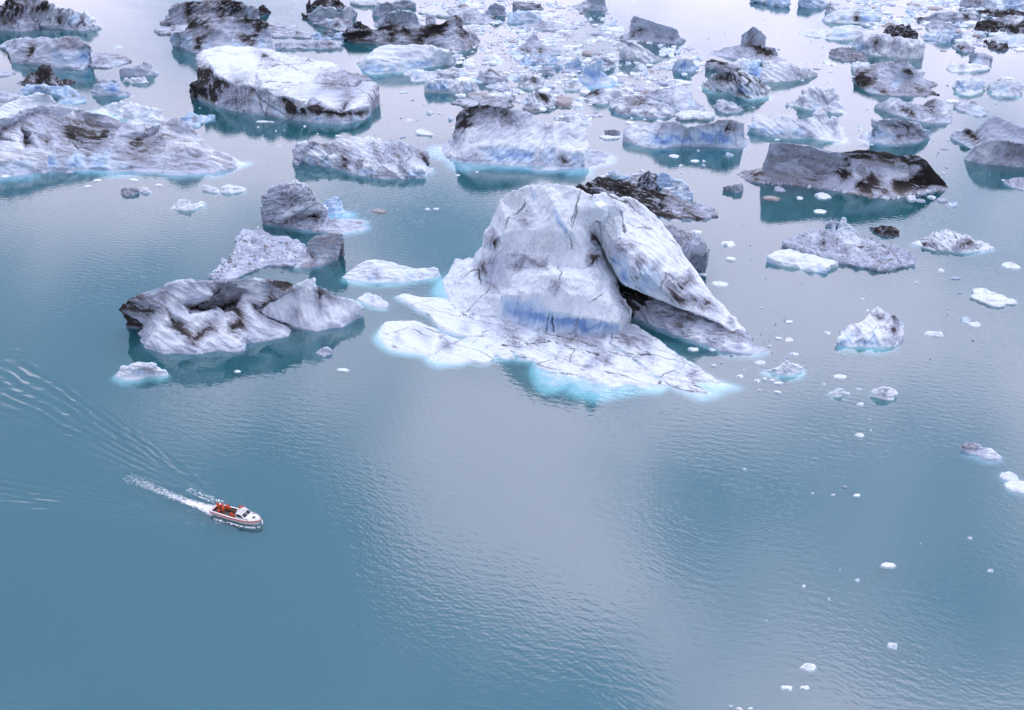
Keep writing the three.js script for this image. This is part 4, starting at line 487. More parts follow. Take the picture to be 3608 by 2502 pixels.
berg(FS, 'large grooved grey-white iceberg with a brown crest and blue undercut', [[1560, 510, 0, 1], [1575, 498, 12, 1], [1598, 490, 26], [1594, 476, 48, 2], [1600, 455, 70, 2], [1606, 428, 100, 2], [1606, 412, 116, 3], [1620, 393, 136, 2], [1655, 377, 152, 3], [1689, 368, 158, 3], [1733, 372, 155, 3], [1776, 384, 145, 3], [1808, 390, 140, 2], [1838, 387, 142, 1], [1875, 408, 120], [1912, 436, 94], [1935, 440, 95, 0], [1960, 432, 106, 0], [2010, 429, 112, 0], [2052, 428, 115, 0], [2062, 456, 92, 0], [2070, 496, 58, 0], [2076, 522, 42, 0], [2058, 540, 42, 0], [2056, 584, 0, 1], [1988, 592, 0], [1900, 584, 0], [1800, 582, 0], [1700, 575, 0], [1625, 567, 0], [1570, 552, 0], [1562, 535, 0]],
  [[1640, 420, 105, 3], [1680, 400, 125, 2], [1640, 445, 86, 4], [1740, 400, 125, 2], [1700, 440, 95, 1], [1780, 430, 100, 2], [1650, 465, 76, 0], [1625, 490, 52, 1], [1660, 508, 46, 0], [1620, 530, 24, 0], [1600, 548, 10, 0], [1680, 520, 42, 0], [1760, 470, 80, 1], [1850, 420, 115, 1], [1830, 455, 88, 1], [1880, 470, 80, 0], [1750, 508, 54, 0], [1830, 512, 54, 0], [1900, 518, 54, 0], [1978, 532, 52, 0], [2040, 535, 45, 0], [1990, 470, 82, 1], [1950, 490, 72, 0], [2030, 470, 84, 0], [2050, 500, 60, 0], [1930, 455, 88, 2], [1720, 535, 28, 5], [1800, 545, 26, 6], [1870, 550, 25, 6], [1940, 560, 22, 5], [1990, 568, 20, 3], [2030, 560, 22, 5], [1650, 545, 22, 1], [1760, 565, 10, 6], [1880, 572, 9, 1], [1980, 585, 4, 1]],
  { col: 1, along: [0.72, 0.25, -0.6], dirt: 0.26, stripes: 0.25, veins: 0.25, rough: 0.8, back: 0.3, round: 0, skirt: [8, 1.5] });
berg(FC, 'low streaked ice shelf at the right foot of the grooved iceberg', flat(4, [[690, 1250], [760, 1210], [830, 1215], [900, 1255], [820, 1275], [880, 1300], [760, 1330], [700, 1325], [560, 1345], [450, 1360], [330, 1350], [500, 1330], [680, 1300]]), [], { col: 1, dirt: 0.4, stripes: 0.3, name: 'ice_floe', category: 'ice floe', skirt: [7, 1.2] });
// ---- top middle right
berg(FC, 'flat grey boulder-like berg at the top, right of the triangular berg', [[125, 68, 0], [135, 25, 42], [200, 10, 60], [300, 15, 55], [360, 45, 25], [385, 72, 0], [300, 76, 0], [180, 78, 0]], [[240, 40, 35, 2], [340, 55, 15, 3]], { col: 2, dirt: 0.3, back: 0.4 });
berg(FC, 'pale block berg with a long left tail, cut by the top edge', [[556, 48, 0], [620, 38, 12], [690, 25, 30], [735, -10, 85], [760, -28, 115], [875, -28, 115], [882, 60, 12], [868, 86, 0], [740, 82, 0], [640, 66, 0]], [[780, 20, 62, 1], [840, 30, 50, 1], [720, 50, 28, 0], [800, 60, 20, 5]], { col: 1, dirt: 0.12, back: 0.3, rough: 0.8 });
berg(FC, 'pale peaked lump with a fan of white ice, upper middle', [[95, 180, 0], [110, 110, 40], [150, 100, 55], [200, 115, 50], [262, 88, 85], [330, 130, 40], [360, 165, 4], [300, 182, 0], [180, 188, 0]], [[210, 140, 35, 0], [270, 130, 45, 1], [310, 155, 22, 2]], { col: 5, dirt: 0.15, rough: 1.6, back: 0.4 });
berg(FC, 'wide pale floe with a brown left half, upper middle', [[165, 215, 0], [230, 198, 12], [340, 172, 30, 2], [440, 170, 36, 1], [540, 185, 30, 0], [640, 210, 10, 0], [655, 228, 0], [560, 238, 0], [440, 248, 0], [340, 235, 0], [250, 228, 0]], [[380, 205, 24, 2], [480, 210, 26, 0], [560, 212, 20, 0]], { col: 1, dirt: 0.25, rough: 0.9, back: 0.3, name: 'ice_floe', category: 'ice floe' });
berg(FC, 'grey-lavender wedge berg with a sharp left summit and dark seam', [[930, 305, 0], [1000, 285, 22], [1060, 262, 52], [1085, 232, 85], [1078, 165, 148], [1106, 124, 192], [1200, 155, 175], [1300, 190, 152], [1400, 215, 132], [1456, 240, 110], [1468, 290, 48], [1525, 326, 0], [1440, 352, 0], [1320, 340, 0], [1200, 332, 0], [1020, 324, 0]],
  [[1110, 170, 140, 1], [1150, 240, 78, 3], [1110, 250, 66, 2], [1250, 240, 88, 1], [1350, 250, 88, 1], [1160, 200, 122, 1], [1300, 285, 45, 2], [1400, 290, 45, 3], [1200, 290, 35, 1], [1090, 290, 28, 3], [1380, 320, 18, 1], [1440, 275, 60, 1], [1000, 305, 10, 3]],
  { col: 1, along: [0.95, 0.25, 0], dirt: 0.15, rough: 0.6, back: 0.4, round: 0 });
berg(FC, 'grey mushroom-headed pinnacle on a dark sloping base', [[1685, 432, 0, 1], [1780, 402, 18, 2], [1850, 386, 38, 2], [1930, 370, 68], [1968, 352, 95], [1972, 270, 178, 1], [2005, 252, 205, 1], [2066, 209, 250, 2], [2130, 250, 208, 1], [2172, 300, 150, 1], [2130, 322, 118, 2], [2112, 345, 92, 2], [2140, 368, 96], [2240, 386, 82], [2252, 412, 52], [2250, 455, 12], [2330, 486, 0], [2250, 494, 0], [2100, 496, 0], [1980, 480, 0], [1900, 470, 0], [1780, 452, 0]],
  [[2040, 260, 190, 1], [2010, 310, 135, 2], [2060, 310, 130, 0], [2100, 290, 150, 1], [2000, 350, 95, 3], [2050, 365, 85, 3], [1960, 390, 62, 1], [2020, 400, 62, 1], [2120, 395, 70, 4], [2180, 420, 48, 4], [2210, 400, 66, 2], [2080, 430, 40, 2], [2150, 460, 22, 2], [1950, 440, 25, 2], [1850, 425, 22, 1], [2250, 475, 10, 1]],
  { col: 1, along: [0.2, 0.95, 0.1], dirt: 0.22, rough: 0.7, back: 0.22, round: 0 });
berg(FC, 'dark-topped tilted slab below the mushroom-headed pinnacle', [[1678, 558, 0, 2], [1684, 500, 55, 3], [1740, 475, 82, 3], [1830, 500, 62, 3], [1900, 522, 45, 2], [1960, 545, 22], [1990, 562, 0], [1900, 576, 0], [1800, 570, 0]], [[1750, 520, 48, 2], [1850, 540, 30, 1], [1730, 555, 12, 5]], { col: 2, dirt: 0.35, back: 0.4, along: [0.9, -0.3, 0] });
berg(FC, 'jumble of bright blue and white blocks beside the zebra-veined dome', [[1870, 530, 5], [1930, 490, 45], [1990, 478, 55], [2060, 500, 60], [2105, 490, 80, 5], [2102, 550, 25, 5], [2138, 570, 20, 5], [2110, 628, 0, 5], [2040, 600, 5, 5], [1970, 575, 0], [1900, 560, 0]], [[1960, 510, 40, 0], [2050, 530, 50, 5], [2080, 590, 25, 6]], { col: 0, dirt: 0.03, rough: 1.8, back: 0.4, name: 'ice_block', category: 'ice block' });
berg(FC, 'white dome laced with black zebra veins', [[1636, 694, 0], [1690, 642, 58], [1730, 602, 118], [1800, 576, 165, 2], [1890, 564, 185, 2], [2000, 585, 172], [2080, 620, 142], [2142, 652, 112], [2196, 720, 32], [2172, 772, 0], [2050, 792, 0], [1950, 772, 0], [1830, 742, 0], [1700, 712, 0]],
  [[1760, 640, 85, 2], [1850, 620, 120, 3], [1920, 640, 120, 2], [1800, 690, 48, 0], [1900, 700, 62, 0], [2000, 650, 120, 0], [2070, 680, 95, 0], [1960, 735, 32, 6], [2020, 750, 32, 5], [1880, 735, 25, 5], [2110, 730, 45, 1], [2110, 690, 80, 2]],
  { col: 0, along: [0.6, -0.5, 0.6], stripes: 0.85, dirt: 0.3, veins: 0.9, rough: 1.2, back: 0.5, skirt: [4, 1.3] });
berg(FD, 'tilted white slab with thin dark diagonal stripes, right of the zebra dome', [[168, 648, 0], [176, 570, 68], [190, 496, 128], [230, 490, 128], [400, 510, 105], [520, 540, 76], [622, 582, 25], [625, 605, 0], [480, 636, 0], [330, 657, 0], [200, 658, 0]], [[300, 560, 80, 0], [250, 620, 32, 0], [400, 580, 58, 1], [420, 540, 85, 2], [500, 590, 42, 2]], { col: 0, along: [0.8, -0.45, 0.3], stripes: 0.5, dirt: 0.08, rough: 0.8, back: 0.3 });
berg(FC, 'vivid pale blue fin curling up to the right, middle of the drift', [[640, 668, 0], [668, 620, 38], [692, 590, 75], [702, 540, 132], [760, 500, 182, 0], [852, 468, 220], [832, 520, 155], [842, 570, 100], [882, 612, 58], [985, 662, 0], [900, 692, 0], [770, 696, 0]], [[780, 540, 135, 5], [760, 600, 80, 6], [820, 600, 70, 5], [720, 640, 42, 0], [800, 650, 32, 5], [870, 645, 30, 0]], { col: 5, dirt: 0, veins: 0.05, rough: 0.8, back: 0.35, round: 2, skirt: [5, 1.2] });
berg(FC, 'white fractured berg behind the blue fin', [[715, 525, 10], [740, 490, 40], [785, 450, 80], [778, 415, 112], [850, 438, 92], [940, 480, 58], [962, 530, 0], [900, 548, 0], [840, 548, 0], [780, 540, 0]], [[800, 470, 65, 0], [860, 480, 55, 2], [900, 500, 40, 2], [830, 510, 35, 5]], { col: 0, dirt: 0.15, rough: 1.5, back: 0.4 });
berg(FC, 'steep white ramp berg with parallel dark grooves', [[984, 462, 0], [984, 405, 70], [1020, 372, 105], [1062, 340, 135, 2], [1112, 335, 140], [1200, 390, 88], [1280, 440, 42], [1342, 482, 0], [1200, 502, 0], [1050, 482, 0]], [[1060, 400, 78, 0], [1120, 400, 82, 0], [1100, 460, 32, 0], [1200, 450, 45, 0], [1020, 440, 40, 1]], { col: 0, along: [0.75, -0.5, 0.3], stripes: 0.55, dirt: 0.1, rough: 1.1, back: 0.4 });
berg(FC, 'flat-topped blue tower berg with sheer sides', [[1398, 562, 0], [1435, 505, 58], [1450, 472, 95, 0], [1500, 466, 100, 0], [1582, 470, 95, 0], [1592, 522, 42], [1626, 560, 2], [1560, 574, 0], [1480, 574, 0]], [[1470, 490, 78, 0], [1560, 490, 76, 0], [1500, 520, 48, 6], [1540, 540, 28, 5], [1450, 540, 28, 5], [1580, 550, 18, 0]], { col: 5, along: [0, 1, 0], dirt: 0.12, rough: 1.2, back: 0.35 });
berg(FC, 'smooth spire-shaped grey-blue berg on a dark striped foot', [[130, 405, 0, 2], [200, 380, 20], [228, 345, 52], [268, 290, 105], [290, 255, 145, 0], [305, 243, 158, 0], [330, 292, 112], [352, 345, 62], [430, 372, 40], [505, 390, 28], [508, 436, 0], [430, 445, 0], [350, 442, 0], [250, 435, 0], [180, 420, 0]], [[290, 320, 85, 1], [310, 370, 48, 1], [420, 400, 28, 1], [250, 410, 15, 3], [350, 425, 12, 3], [200, 405, 10, 3]], { col: 1, along: [0.9, -0.2, 0.2], stripes: 0.2, dirt: 0.15, rough: 0.8, back: 0.35, round: 2 });
berg(FC, 'ridged pale row of cut blocks in the drift, below the spire berg', [[200, 490, 0], [215, 458, 35], [300, 448, 48], [400, 450, 46], [470, 470, 25], [478, 515, 0], [400, 520, 0], [300, 518, 0], [190, 530, 0]], [[300, 475, 35, 0], [400, 480, 32, 0], [340, 500, 15, 2]], { col: 5, dirt: 0.12, rough: 1.8, stripes: 0.2, along: [0.2, 0.9, 0], back: 0.4 });
berg(FC, 'small grey dome with a pale rim in the drift', [[310, 585, 0], [350, 555, 28], [390, 532, 52], [430, 540, 46], [468, 570, 15], [460, 595, 0], [380, 592, 0]], [[400, 560, 32, 2]], { col: 1, dirt: 0.3, rough: 0.8, back: 0.4 });
berg(FC, 'spiky pale blue shard cluster left of the blue fin', [[550, 555, 0], [575, 510, 45], [600, 500, 55], [622, 520, 40], [655, 450, 115, 5], [675, 500, 60], [695, 540, 12], [660, 562, 0], [600, 562, 0]], [[600, 530, 28, 0], [655, 510, 50, 5]], { col: 5, dirt: 0, rough: 1.8, back: 0.4 });
berg(FC, 'small pointed blue pyramid in the drift, left of the shard cluster', [[440, 540, 0], [470, 500, 40], [490, 485, 58], [515, 515, 25], [528, 545, 0], [480, 552, 0]], [[490, 520, 28, 0]], { col: 5, dirt: 0, rough: 1.5, back: 0.4, name: 'ice_chunk', category: 'ice chunk' });
berg(FC, 'rough blocky white berg with dark gaps, left part of the drift', [[180, 660, 0], [190, 620, 42], [240, 605, 60], [290, 618, 52], [340, 610, 52], [380, 640, 25], [350, 700, 0], [280, 715, 0], [200, 705, 0]], [[240, 640, 42, 2], [300, 650, 40, 3], [260, 680, 20, 0], [330, 670, 22, 1]], { col: 0, dirt: 0.35, rough: 2, back: 0.4 });
berg(FC, 'white lump slashed by one broad dark band', [[230, 800, 0], [240, 770, 35], [290, 745, 75], [350, 742, 88, 3], [420, 765, 70, 2], [470, 795, 45, 0], [500, 825, 5], [440, 850, 0], [360, 868, 0], [280, 840, 0]], [[300, 780, 50, 0], [370, 790, 52, 4], [400, 820, 28, 3], [330, 830, 25, 0], [440, 810, 35, 0]], { col: 0, along: [0.6, -0.7, 0.4], dirt: 0.15, rough: 1.4, back: 0.4 });
berg(FC, 'brown slope of ice below the band-slashed white lump', [[205, 895, 0], [230, 845, 35], [262, 832, 48], [310, 855, 32], [345, 885, 10], [300, 905, 0]], [[265, 865, 28, 2]], { col: 2, dirt: 0.3, back: 0.4, name: 'ice_chunk', category: 'ice chunk' });
berg(FC, 'smooth white cake of ice with a grey waterline, below the blue fin', [[538, 840, 0], [560, 820, 16], [620, 806, 28], [680, 820, 22], [698, 845, 6], [690, 860, 0], [620, 855, 0]], [[630, 830, 18, 0]], { col: 0, dirt: 0, rough: 0.4, back: 0.4, name: 'ice_floe', category: 'ice floe' });
berg(FC, 'pale shattered heap with blue chips right of the grooved iceberg', [[500, 965, 0], [520, 925, 35], [555, 900, 55], [610, 905, 45], [650, 930, 25], [720, 960, 15], [758, 975, 8], [752, 1005, 0], [690, 1000, 0], [620, 985, 0]], [[560, 930, 38, 0], [630, 950, 20, 0], [700, 975, 10, 5]], { col: 0, dirt: 0.05, rough: 1.8, back: 0.4 });
berg(FC, 'long mottled white ridge right of the blue fin', [[515, 665, 0], [560, 660, 18], [620, 668, 28], [690, 685, 22], [735, 715, 2], [680, 725, 0], [560, 725, 0], [520, 700, 0]], [[600, 690, 22, 2], [560, 700, 14, 0], [660, 705, 14, 0]], { col: 0, dirt: 0.35, rough: 1.6, back: 0.4, stripes: 0.3 });
berg(FC, 'double berg with a dark left slope and a smooth white loaf', [[688, 782, 0, 2], [740, 750, 36, 3], [800, 716, 72, 3], [860, 705, 88, 2], [900, 715, 82], [940, 700, 98, 0], [972, 696, 105, 0], [996, 730, 68, 0], [1010, 770, 12, 0], [950, 812, 0], [850, 838, 0], [760, 815, 0]], [[800, 750, 48, 3], [850, 740, 62, 2], [790, 790, 18, 0], [860, 800, 22, 0], [900, 760, 55, 0], [950, 740, 70, 0], [950, 790, 18, 1], [840, 815, 14, 1]], { col: 0, dirt: 0.15, rough: 0.8, back: 0.4 });
berg(FC, 'broad low berg with a dirty crown and crimped white rim', [[885, 852, 0], [945, 805, 48], [1000, 785, 68], [1060, 770, 85, 2], [1180, 776, 92, 2], [1290, 810, 78], [1380, 842, 58], [1432, 892, 18], [1422, 932, 0], [1300, 952, 0], [1150, 938, 0], [980, 912, 0]], [[960, 850, 42, 0], [1060, 820, 58, 2], [1180, 820, 68, 3], [1270, 850, 56, 2], [1080, 870, 42, 2], [1180, 875, 46, 1], [930, 868, 32, 0], [1000, 882, 32, 0], [1100, 895, 36, 0], [1250, 908, 38, 0], [1360, 905, 34, 0], [1000, 900, 12, 2], [1200, 930, 12, 2], [1330, 928, 12, 1]], { col: 1, dirt: 0.3, veins: 0.4, rough: 0.9, back: 0.35, skirt: [3, 1.3] });
berg(FC, 'knobbly white berg with a grey shoulder behind the crimped-rim berg', [[1190, 768, 0], [1230, 742, 25], [1300, 728, 42, 2], [1400, 712, 62], [1455, 698, 82], [1530, 722, 68], [1565, 765, 42], [1560, 800, 40], [1650, 850, 18], [1672, 882, 0], [1610, 906, 0], [1500, 900, 0], [1420, 880, 0], [1400, 830, 4], [1300, 800, 0]], [[1320, 760, 28, 1], [1420, 740, 52, 0], [1480, 760, 55, 0], [1500, 800, 48, 1], [1450, 830, 30, 1], [1520, 850, 28, 0], [1600, 870, 18, 1], [1560, 830, 35, 5]], { col: 1, dirt: 0.15, rough: 1.3, back: 0.4 });
berg(FC, 'crinkled small white berg between the crimped-rim and zebra bergs', [[1742, 855, 0], [1770, 820, 38], [1815, 812, 55], [1860, 828, 42], [1930, 850, 28], [1980, 885, 2], [1930, 902, 0], [1840, 908, 0], [1790, 890, 0]], [[1800, 845, 35, 0], [1850, 870, 22, 2], [1900, 870, 22, 0]], { col: 1, dirt: 0.12, rough: 1.8, back: 0.4 });
berg(FC, 'flat white pan with raised rim below the knobbly berg', flat(16, [[1450, 940], [1490, 908], [1600, 905], [1700, 912], [1742, 940], [1690, 962], [1580, 952], [1500, 962]]), [[1560, 925, 16, 0]], { col: 0, dirt: 0, rough: 1.6, name: 'ice_floe', category: 'ice floe' });
berg(FC, 'long white iceberg with a deep blue stripe along its front', [[1018, 1130, 0], [1022, 1085, 45], [1032, 1030, 85], [1100, 1002, 112, 0], [1210, 1000, 122], [1290, 990, 152, 0], [1340, 976, 182], [1430, 976, 192], [1500, 1005, 172], [1535, 1022, 160], [1600, 1005, 172], [1740, 988, 190, 2], [1780, 966, 210, 3], [1890, 960, 218, 2], [1992, 990, 172], [1982, 1060, 100, 1], [1990, 1100, 50], [2022, 1130, 8, 1], [2012, 1172, 0], [1950, 1188, 0], [1860, 1190, 0], [1780, 1178, 0], [1500, 1172, 0], [1350, 1190, 0], [1230, 1190, 0], [1120, 1165, 0]],
  [[1080, 1060, 70, 0], [1150, 1090, 60, 0], [1220, 1050, 95, 0], [1180, 1140, 22, 0], [1080, 1120, 28, 0], [1330, 1010, 152, 2], [1400, 1040, 128, 1], [1500, 1050, 122, 1], [1300, 1080, 90, 1], [1560, 1050, 122, 1], [1530, 1060, 112, 3], [1680, 1040, 132, 0], [1820, 1000, 178, 1], [1840, 1040, 138, 3], [1940, 1040, 130, 2], [1300, 1110, 62, 6], [1420, 1095, 75, 6], [1540, 1090, 80, 6], [1680, 1085, 90, 6], [1800, 1080, 96, 6], [1910, 1085, 90, 5], [1350, 1150, 32, 6], [1500, 1140, 32, 6], [1700, 1130, 48, 6], [1850, 1130, 50, 6], [1940, 1130, 45, 1], [1400, 1172, 12, 5], [1600, 1160, 14, 5], [1800, 1165, 12, 5], [1900, 1170, 12, 1]],
  { col: 1, along: [0.15, 0.95, 0], dirt: 0.12, veins: 0.25, rough: 0.7, back: 0.35, round: 0, skirt: [1.5, 1.4] });
berg(FC, 'little dark-striped block in the gap left of the blue-striped berg', [[872, 1082, 0], [878, 1048, 36], [930, 1042, 44], [988, 1052, 34], [986, 1088, 0], [930, 1090, 0]], [[930, 1060, 28, 2]], { col: 2, along: [0, 1, 0], dirt: 0.35, stripes: 0.4, back: 0.4, name: 'ice_block', category: 'ice block' });
berg(FC, 'thin white sheet in front of the little dark-striped block', flat(6, [[822, 1100], [880, 1090], [960, 1095], [1008, 1092], [960, 1112], [880, 1122]]), [], { col: 0, dirt: 0.1, name: 'ice_floe', category: 'ice floe' });
// ---- the brown slab with its blocks, behind the dome
berg(FM, 'dark brown ridged ice slab behind the dome, carrying blocks', [[1185, 172, 18, 3], [1240, 150, 40, 3], [1340, 122, 62, 3], [1430, 128, 62, 3], [1520, 165, 62, 3], [1640, 195, 58, 3], [1740, 225, 45, 2], [1840, 258, 28, 2], [1900, 275, 20, 1], [1966, 312, 4, 1], [1960, 332, 0], [1860, 348, 0], [1720, 342, 0], [1620, 318, 0], [1500, 270, 0], [1350, 220, 0]],
  [[1330, 160, 42, 3], [1450, 180, 42, 4], [1560, 230, 35, 3], [1700, 270, 28, 2], [1820, 300, 18, 2], [1900, 310, 12, 1], [1650, 290, 15, 3]], { col: 3, along: [0.85, -0.2, 0.4], dirt: 0.4, stripes: 0.5, rough: 1.5, back: 0.5 });
const onSlab = { name: 'ice_block', category: 'ice block', back: 0.25, lift: 0, rough: 1.2 };
berg(FM, 'black-veined block standing on the brown slab', [[1512, 170, 25], [1540, 120, 75], [1568, 82, 115], [1600, 80, 118], [1628, 100, 95], [1642, 140, 55], [1640, 185, 15], [1590, 198, 8], [1545, 195, 8], [1518, 185, 12]], [[1575, 140, 62, 2], [1600, 120, 85, 2]], { ...onSlab, col: 1, veins: 0.9, dirt: 0.35, along: [0.5, 0.8, 0], stripes: 0.4 });
berg(FM, 'smooth pale blue block left of the black-veined one on the slab', [[1480, 128, 40], [1500, 95, 75], [1550, 76, 100], [1578, 80, 98], [1545, 120, 62], [1522, 155, 35], [1500, 150, 30]], [[1525, 110, 68, 0]], { ...onSlab, col: 0, dirt: 0.02 });
berg(FM, 'pale cyan block right of the black-veined one on the slab', [[1634, 150, 50], [1636, 98, 100], [1660, 84, 112], [1705, 100, 95], [1712, 160, 40], [1690, 178, 25], [1650, 172, 32]], [[1670, 130, 65, 5]], { ...onSlab, col: 5, dirt: 0 });
berg(FM, 'large rounded blue-white block at the right of the slab', [[1698, 175, 40], [1712, 130, 88], [1760, 125, 95], [1800, 160, 62], [1830, 205, 18], [1812, 235, 0], [1760, 235, 5], [1715, 220, 12]], [[1760, 170, 55, 0], [1800, 205, 20, 1]], { ...onSlab, col: 5, dirt: 0.05 });
berg(FM, 'white faceted block in front, low on the slab', [[1648, 195, 35], [1670, 170, 58], [1735, 168, 55], [1738, 215, 14], [1715, 240, 0], [1670, 225, 8]], [[1700, 195, 32, 0]], { ...onSlab, col: 0, dirt: 0 });
berg(FM, 'small round blue block at the front of the black-veined one', [[1558, 215, 12], [1575, 198, 28], [1610, 198, 28], [1622, 220, 8], [1590, 234, 0]], [[1590, 212, 18, 0]], { ...onSlab, col: 5, dirt: 0 });
berg(FM, 'little upright white stone of ice at the left of the slab', [[1442, 225, 0], [1444, 202, 22], [1460, 200, 24], [1464, 222, 0]], [], { ...onSlab, col: 0, dirt: 0 });
berg(FM, 'pale low heap behind the brown slab, left of its blocks', [[1365, 110, 0], [1370, 88, 20], [1410, 78, 34], [1440, 95, 18], [1490, 112, 4], [1440, 122, 0]], [[1415, 98, 20, 0]], { col: 5, dirt: 0.05, name: 'ice_chunk', category: 'ice chunk' });
berg(FM, 'flat blue-white wedge left of the brown slab, at the teal reflection', [[1228, 165, 0], [1262, 138, 12], [1310, 120, 20], [1370, 95, 20], [1350, 120, 10], [1270, 150, 4], [1240, 172, 0]], [], { col: 0, dirt: 0, name: 'ice_floe', category: 'ice floe' });
// ---- right
bergOf('massive grey cliff iceberg with a dark brown back and black right end', [
  ['ice_body', FD,
    [[-30, 1400, 0, 2], [50, 1372, 28, 2], [180, 1350, 68, 2], [192, 1300, 140, 1], [222, 1220, 235, 1], [236, 1155, 315, 2], [330, 1145, 335, 2], [450, 1156, 325, 2], [560, 1170, 312, 2], [700, 1212, 285, 2], [800, 1222, 285, 2], [870, 1218, 292, 3], [950, 1205, 308, 3], [1030, 1205, 308, 3], [1150, 1228, 285, 3], [1290, 1252, 260, 3], [1440, 1252, 255, 3], [1500, 1292, 215, 3], [1560, 1372, 145, 4], [1612, 1422, 95, 4], [1655, 1482, 28, 4], [1672, 1502, 0, 2], [1600, 1532, 0, 1], [1500, 1545, 0, 2], [1400, 1555, 0], [1300, 1588, 0], [1180, 1596, 0], [1080, 1590, 0], [980, 1570, 0], [860, 1548, 0], [740, 1530, 0], [640, 1512, 0], [500, 1495, 0], [400, 1482, 0], [250, 1472, 0], [150, 1470, 0], [50, 1440, 0]],
    [[260, 1200, 270, 1], [330, 1240, 215, 1], [450, 1240, 225, 1], [300, 1320, 130, 1], [450, 1320, 135, 1], [560, 1320, 130, 1], [580, 1250, 215, 1], [650, 1240, 245, 2], [640, 1290, 185, 2], [600, 1345, 112, 2], [540, 1345, 112, 2], [660, 1350, 85, 4], [640, 1390, 72, 3], [760, 1360, 110, 4], [820, 1400, 85, 4], [720, 1310, 175, 2], [800, 1310, 175, 0], [880, 1310, 180, 1], [900, 1350, 150, 1], [880, 1400, 108, 3], [750, 1260, 225, 2], [900, 1260, 240, 2], [1000, 1290, 215, 2], [1100, 1300, 205, 2], [1000, 1250, 255, 3], [1200, 1290, 225, 3], [1350, 1310, 195, 3], [1450, 1320, 180, 3], [950, 1370, 145, 2], [1050, 1350, 165, 2], [1150, 1340, 170, 1], [1250, 1370, 140, 1], [930, 1440, 85, 1], [920, 1400, 118, 0], [960, 1480, 40, 4], [1020, 1510, 30, 4], [1060, 1450, 75, 4], [1000, 1420, 100, 2], [1120, 1430, 92, 2], [1130, 1520, 35, 3], [1180, 1470, 65, 1], [1200, 1420, 98, 0], [1300, 1420, 90, 0], [1350, 1405, 95, 0], [1260, 1480, 38, 4], [1350, 1460, 35, 4], [1420, 1430, 48, 4], [1500, 1400, 85, 4], [1560, 1450, 38, 4], [1450, 1490, 15, 4], [1380, 1390, 118, 2], [1480, 1360, 135, 3], [1220, 1540, 28, 2], [1100, 1565, 14, 1], [900, 1530, 12, 1], [800, 1490, 28, 1], [650, 1450, 45, 2], [700, 1490, 18, 1], [500, 1420, 50, 2], [400, 1400, 60, 2], [300, 1400, 55, 2], [300, 1445, 18, 2], [500, 1470, 15, 2], [120, 1410, 38, 3], [220, 1390, 58, 2], [760, 1430, 65, 1]],  // dark points paint the shade of the hollow; right overhang darkened too
    { col: 2, along: [0.85, -0.25, 0.3], dirt: 0.14, fibre: 0.3, stripes: 0.1, ash: [0.105, 0.096, 0.09], rough: 0.5, back: 0.35, round: 0 }]]);
rubbleOn(scene.children[scene.children.length - 1], FD, [[0, 1430], [150, 1480], [400, 1490], [700, 1525], [1000, 1580], [1200, 1610], [1350, 1590], [1620, 1545], [1680, 1515], [1600, 1520], [1300, 1575], [1000, 1555], [600, 1495], [150, 1460]], 150, 0.5, 2.2, 0.25, [1, 0, 2]);
berg(FD, 'pale grey and brown hump-backed berg with a smooth front face, upper right', [[895, 530, 0, 0], [905, 512, 15, 0], [1000, 505, 75, 0], [1060, 520, 90, 2], [1150, 510, 130, 2], [1260, 486, 205, 2], [1342, 470, 240, 2], [1372, 505, 190, 1], [1402, 560, 140, 1], [1478, 575, 70, 0], [1450, 620, 40, 1], [1500, 640, 30, 2], [1595, 680, 2, 2], [1500, 700, 10, 2], [1598, 765, 0, 3], [1450, 772, 0, 2], [1250, 772, 0, 2], [1120, 760, 0, 2], [1040, 745, 0, 2], [940, 682, 0, 3], [932, 600, 65, 3], [960, 555, 90, 2]],
  [[1000, 600, 75, 3], [1050, 640, 60, 3], [960, 650, 30, 3], [1060, 570, 100, 2], [1150, 560, 125, 1], [1260, 560, 140, 1], [1200, 530, 155, 2], [1320, 530, 175, 1], [1350, 570, 150, 3], [1390, 600, 110, 2], [1250, 620, 80, 1], [1120, 630, 75, 1], [1330, 640, 70, 1], [1250, 660, 48, 5], [1390, 640, 75, 1], [1100, 640, 65, 3], [1090, 680, 38, 2], [1200, 690, 28, 1], [1300, 690, 40, 2], [1400, 690, 38, 2], [1150, 735, 14, 3], [1300, 745, 10, 2], [1450, 730, 18, 3], [1500, 745, 12, 2]],
  { col: 1, along: [0.8, -0.3, 0.4], dirt: 0.2, rough: 0.8, back: 0.4, round: 0 });
berg(FD, 'crumpled white berg with a pitted right shoulder, right of centre', [[355, 848, 0], [380, 830, 14], [435, 818, 20], [480, 770, 75], [500, 740, 100, 2], [550, 708, 135], [612, 694, 155], [652, 720, 132], [750, 708, 155], [785, 752, 105], [800, 820, 58], [862, 910, 0], [750, 908, 0], [700, 880, 4], [600, 888, 0], [520, 870, 0], [480, 862, 0], [440, 850, 0]], [[520, 770, 82, 0], [600, 750, 105, 1], [660, 780, 85, 2], [720, 770, 100, 0], [750, 790, 82, 2], [560, 810, 50, 0], [650, 830, 40, 0], [490, 830, 20, 1], [700, 840, 35, 1], [600, 860, 16, 5], [770, 860, 28, 0]], { col: 0, along: [0.5, -0.6, 0.5], dirt: 0.12, veins: 0.2, rough: 1.7, back: 0.4 });
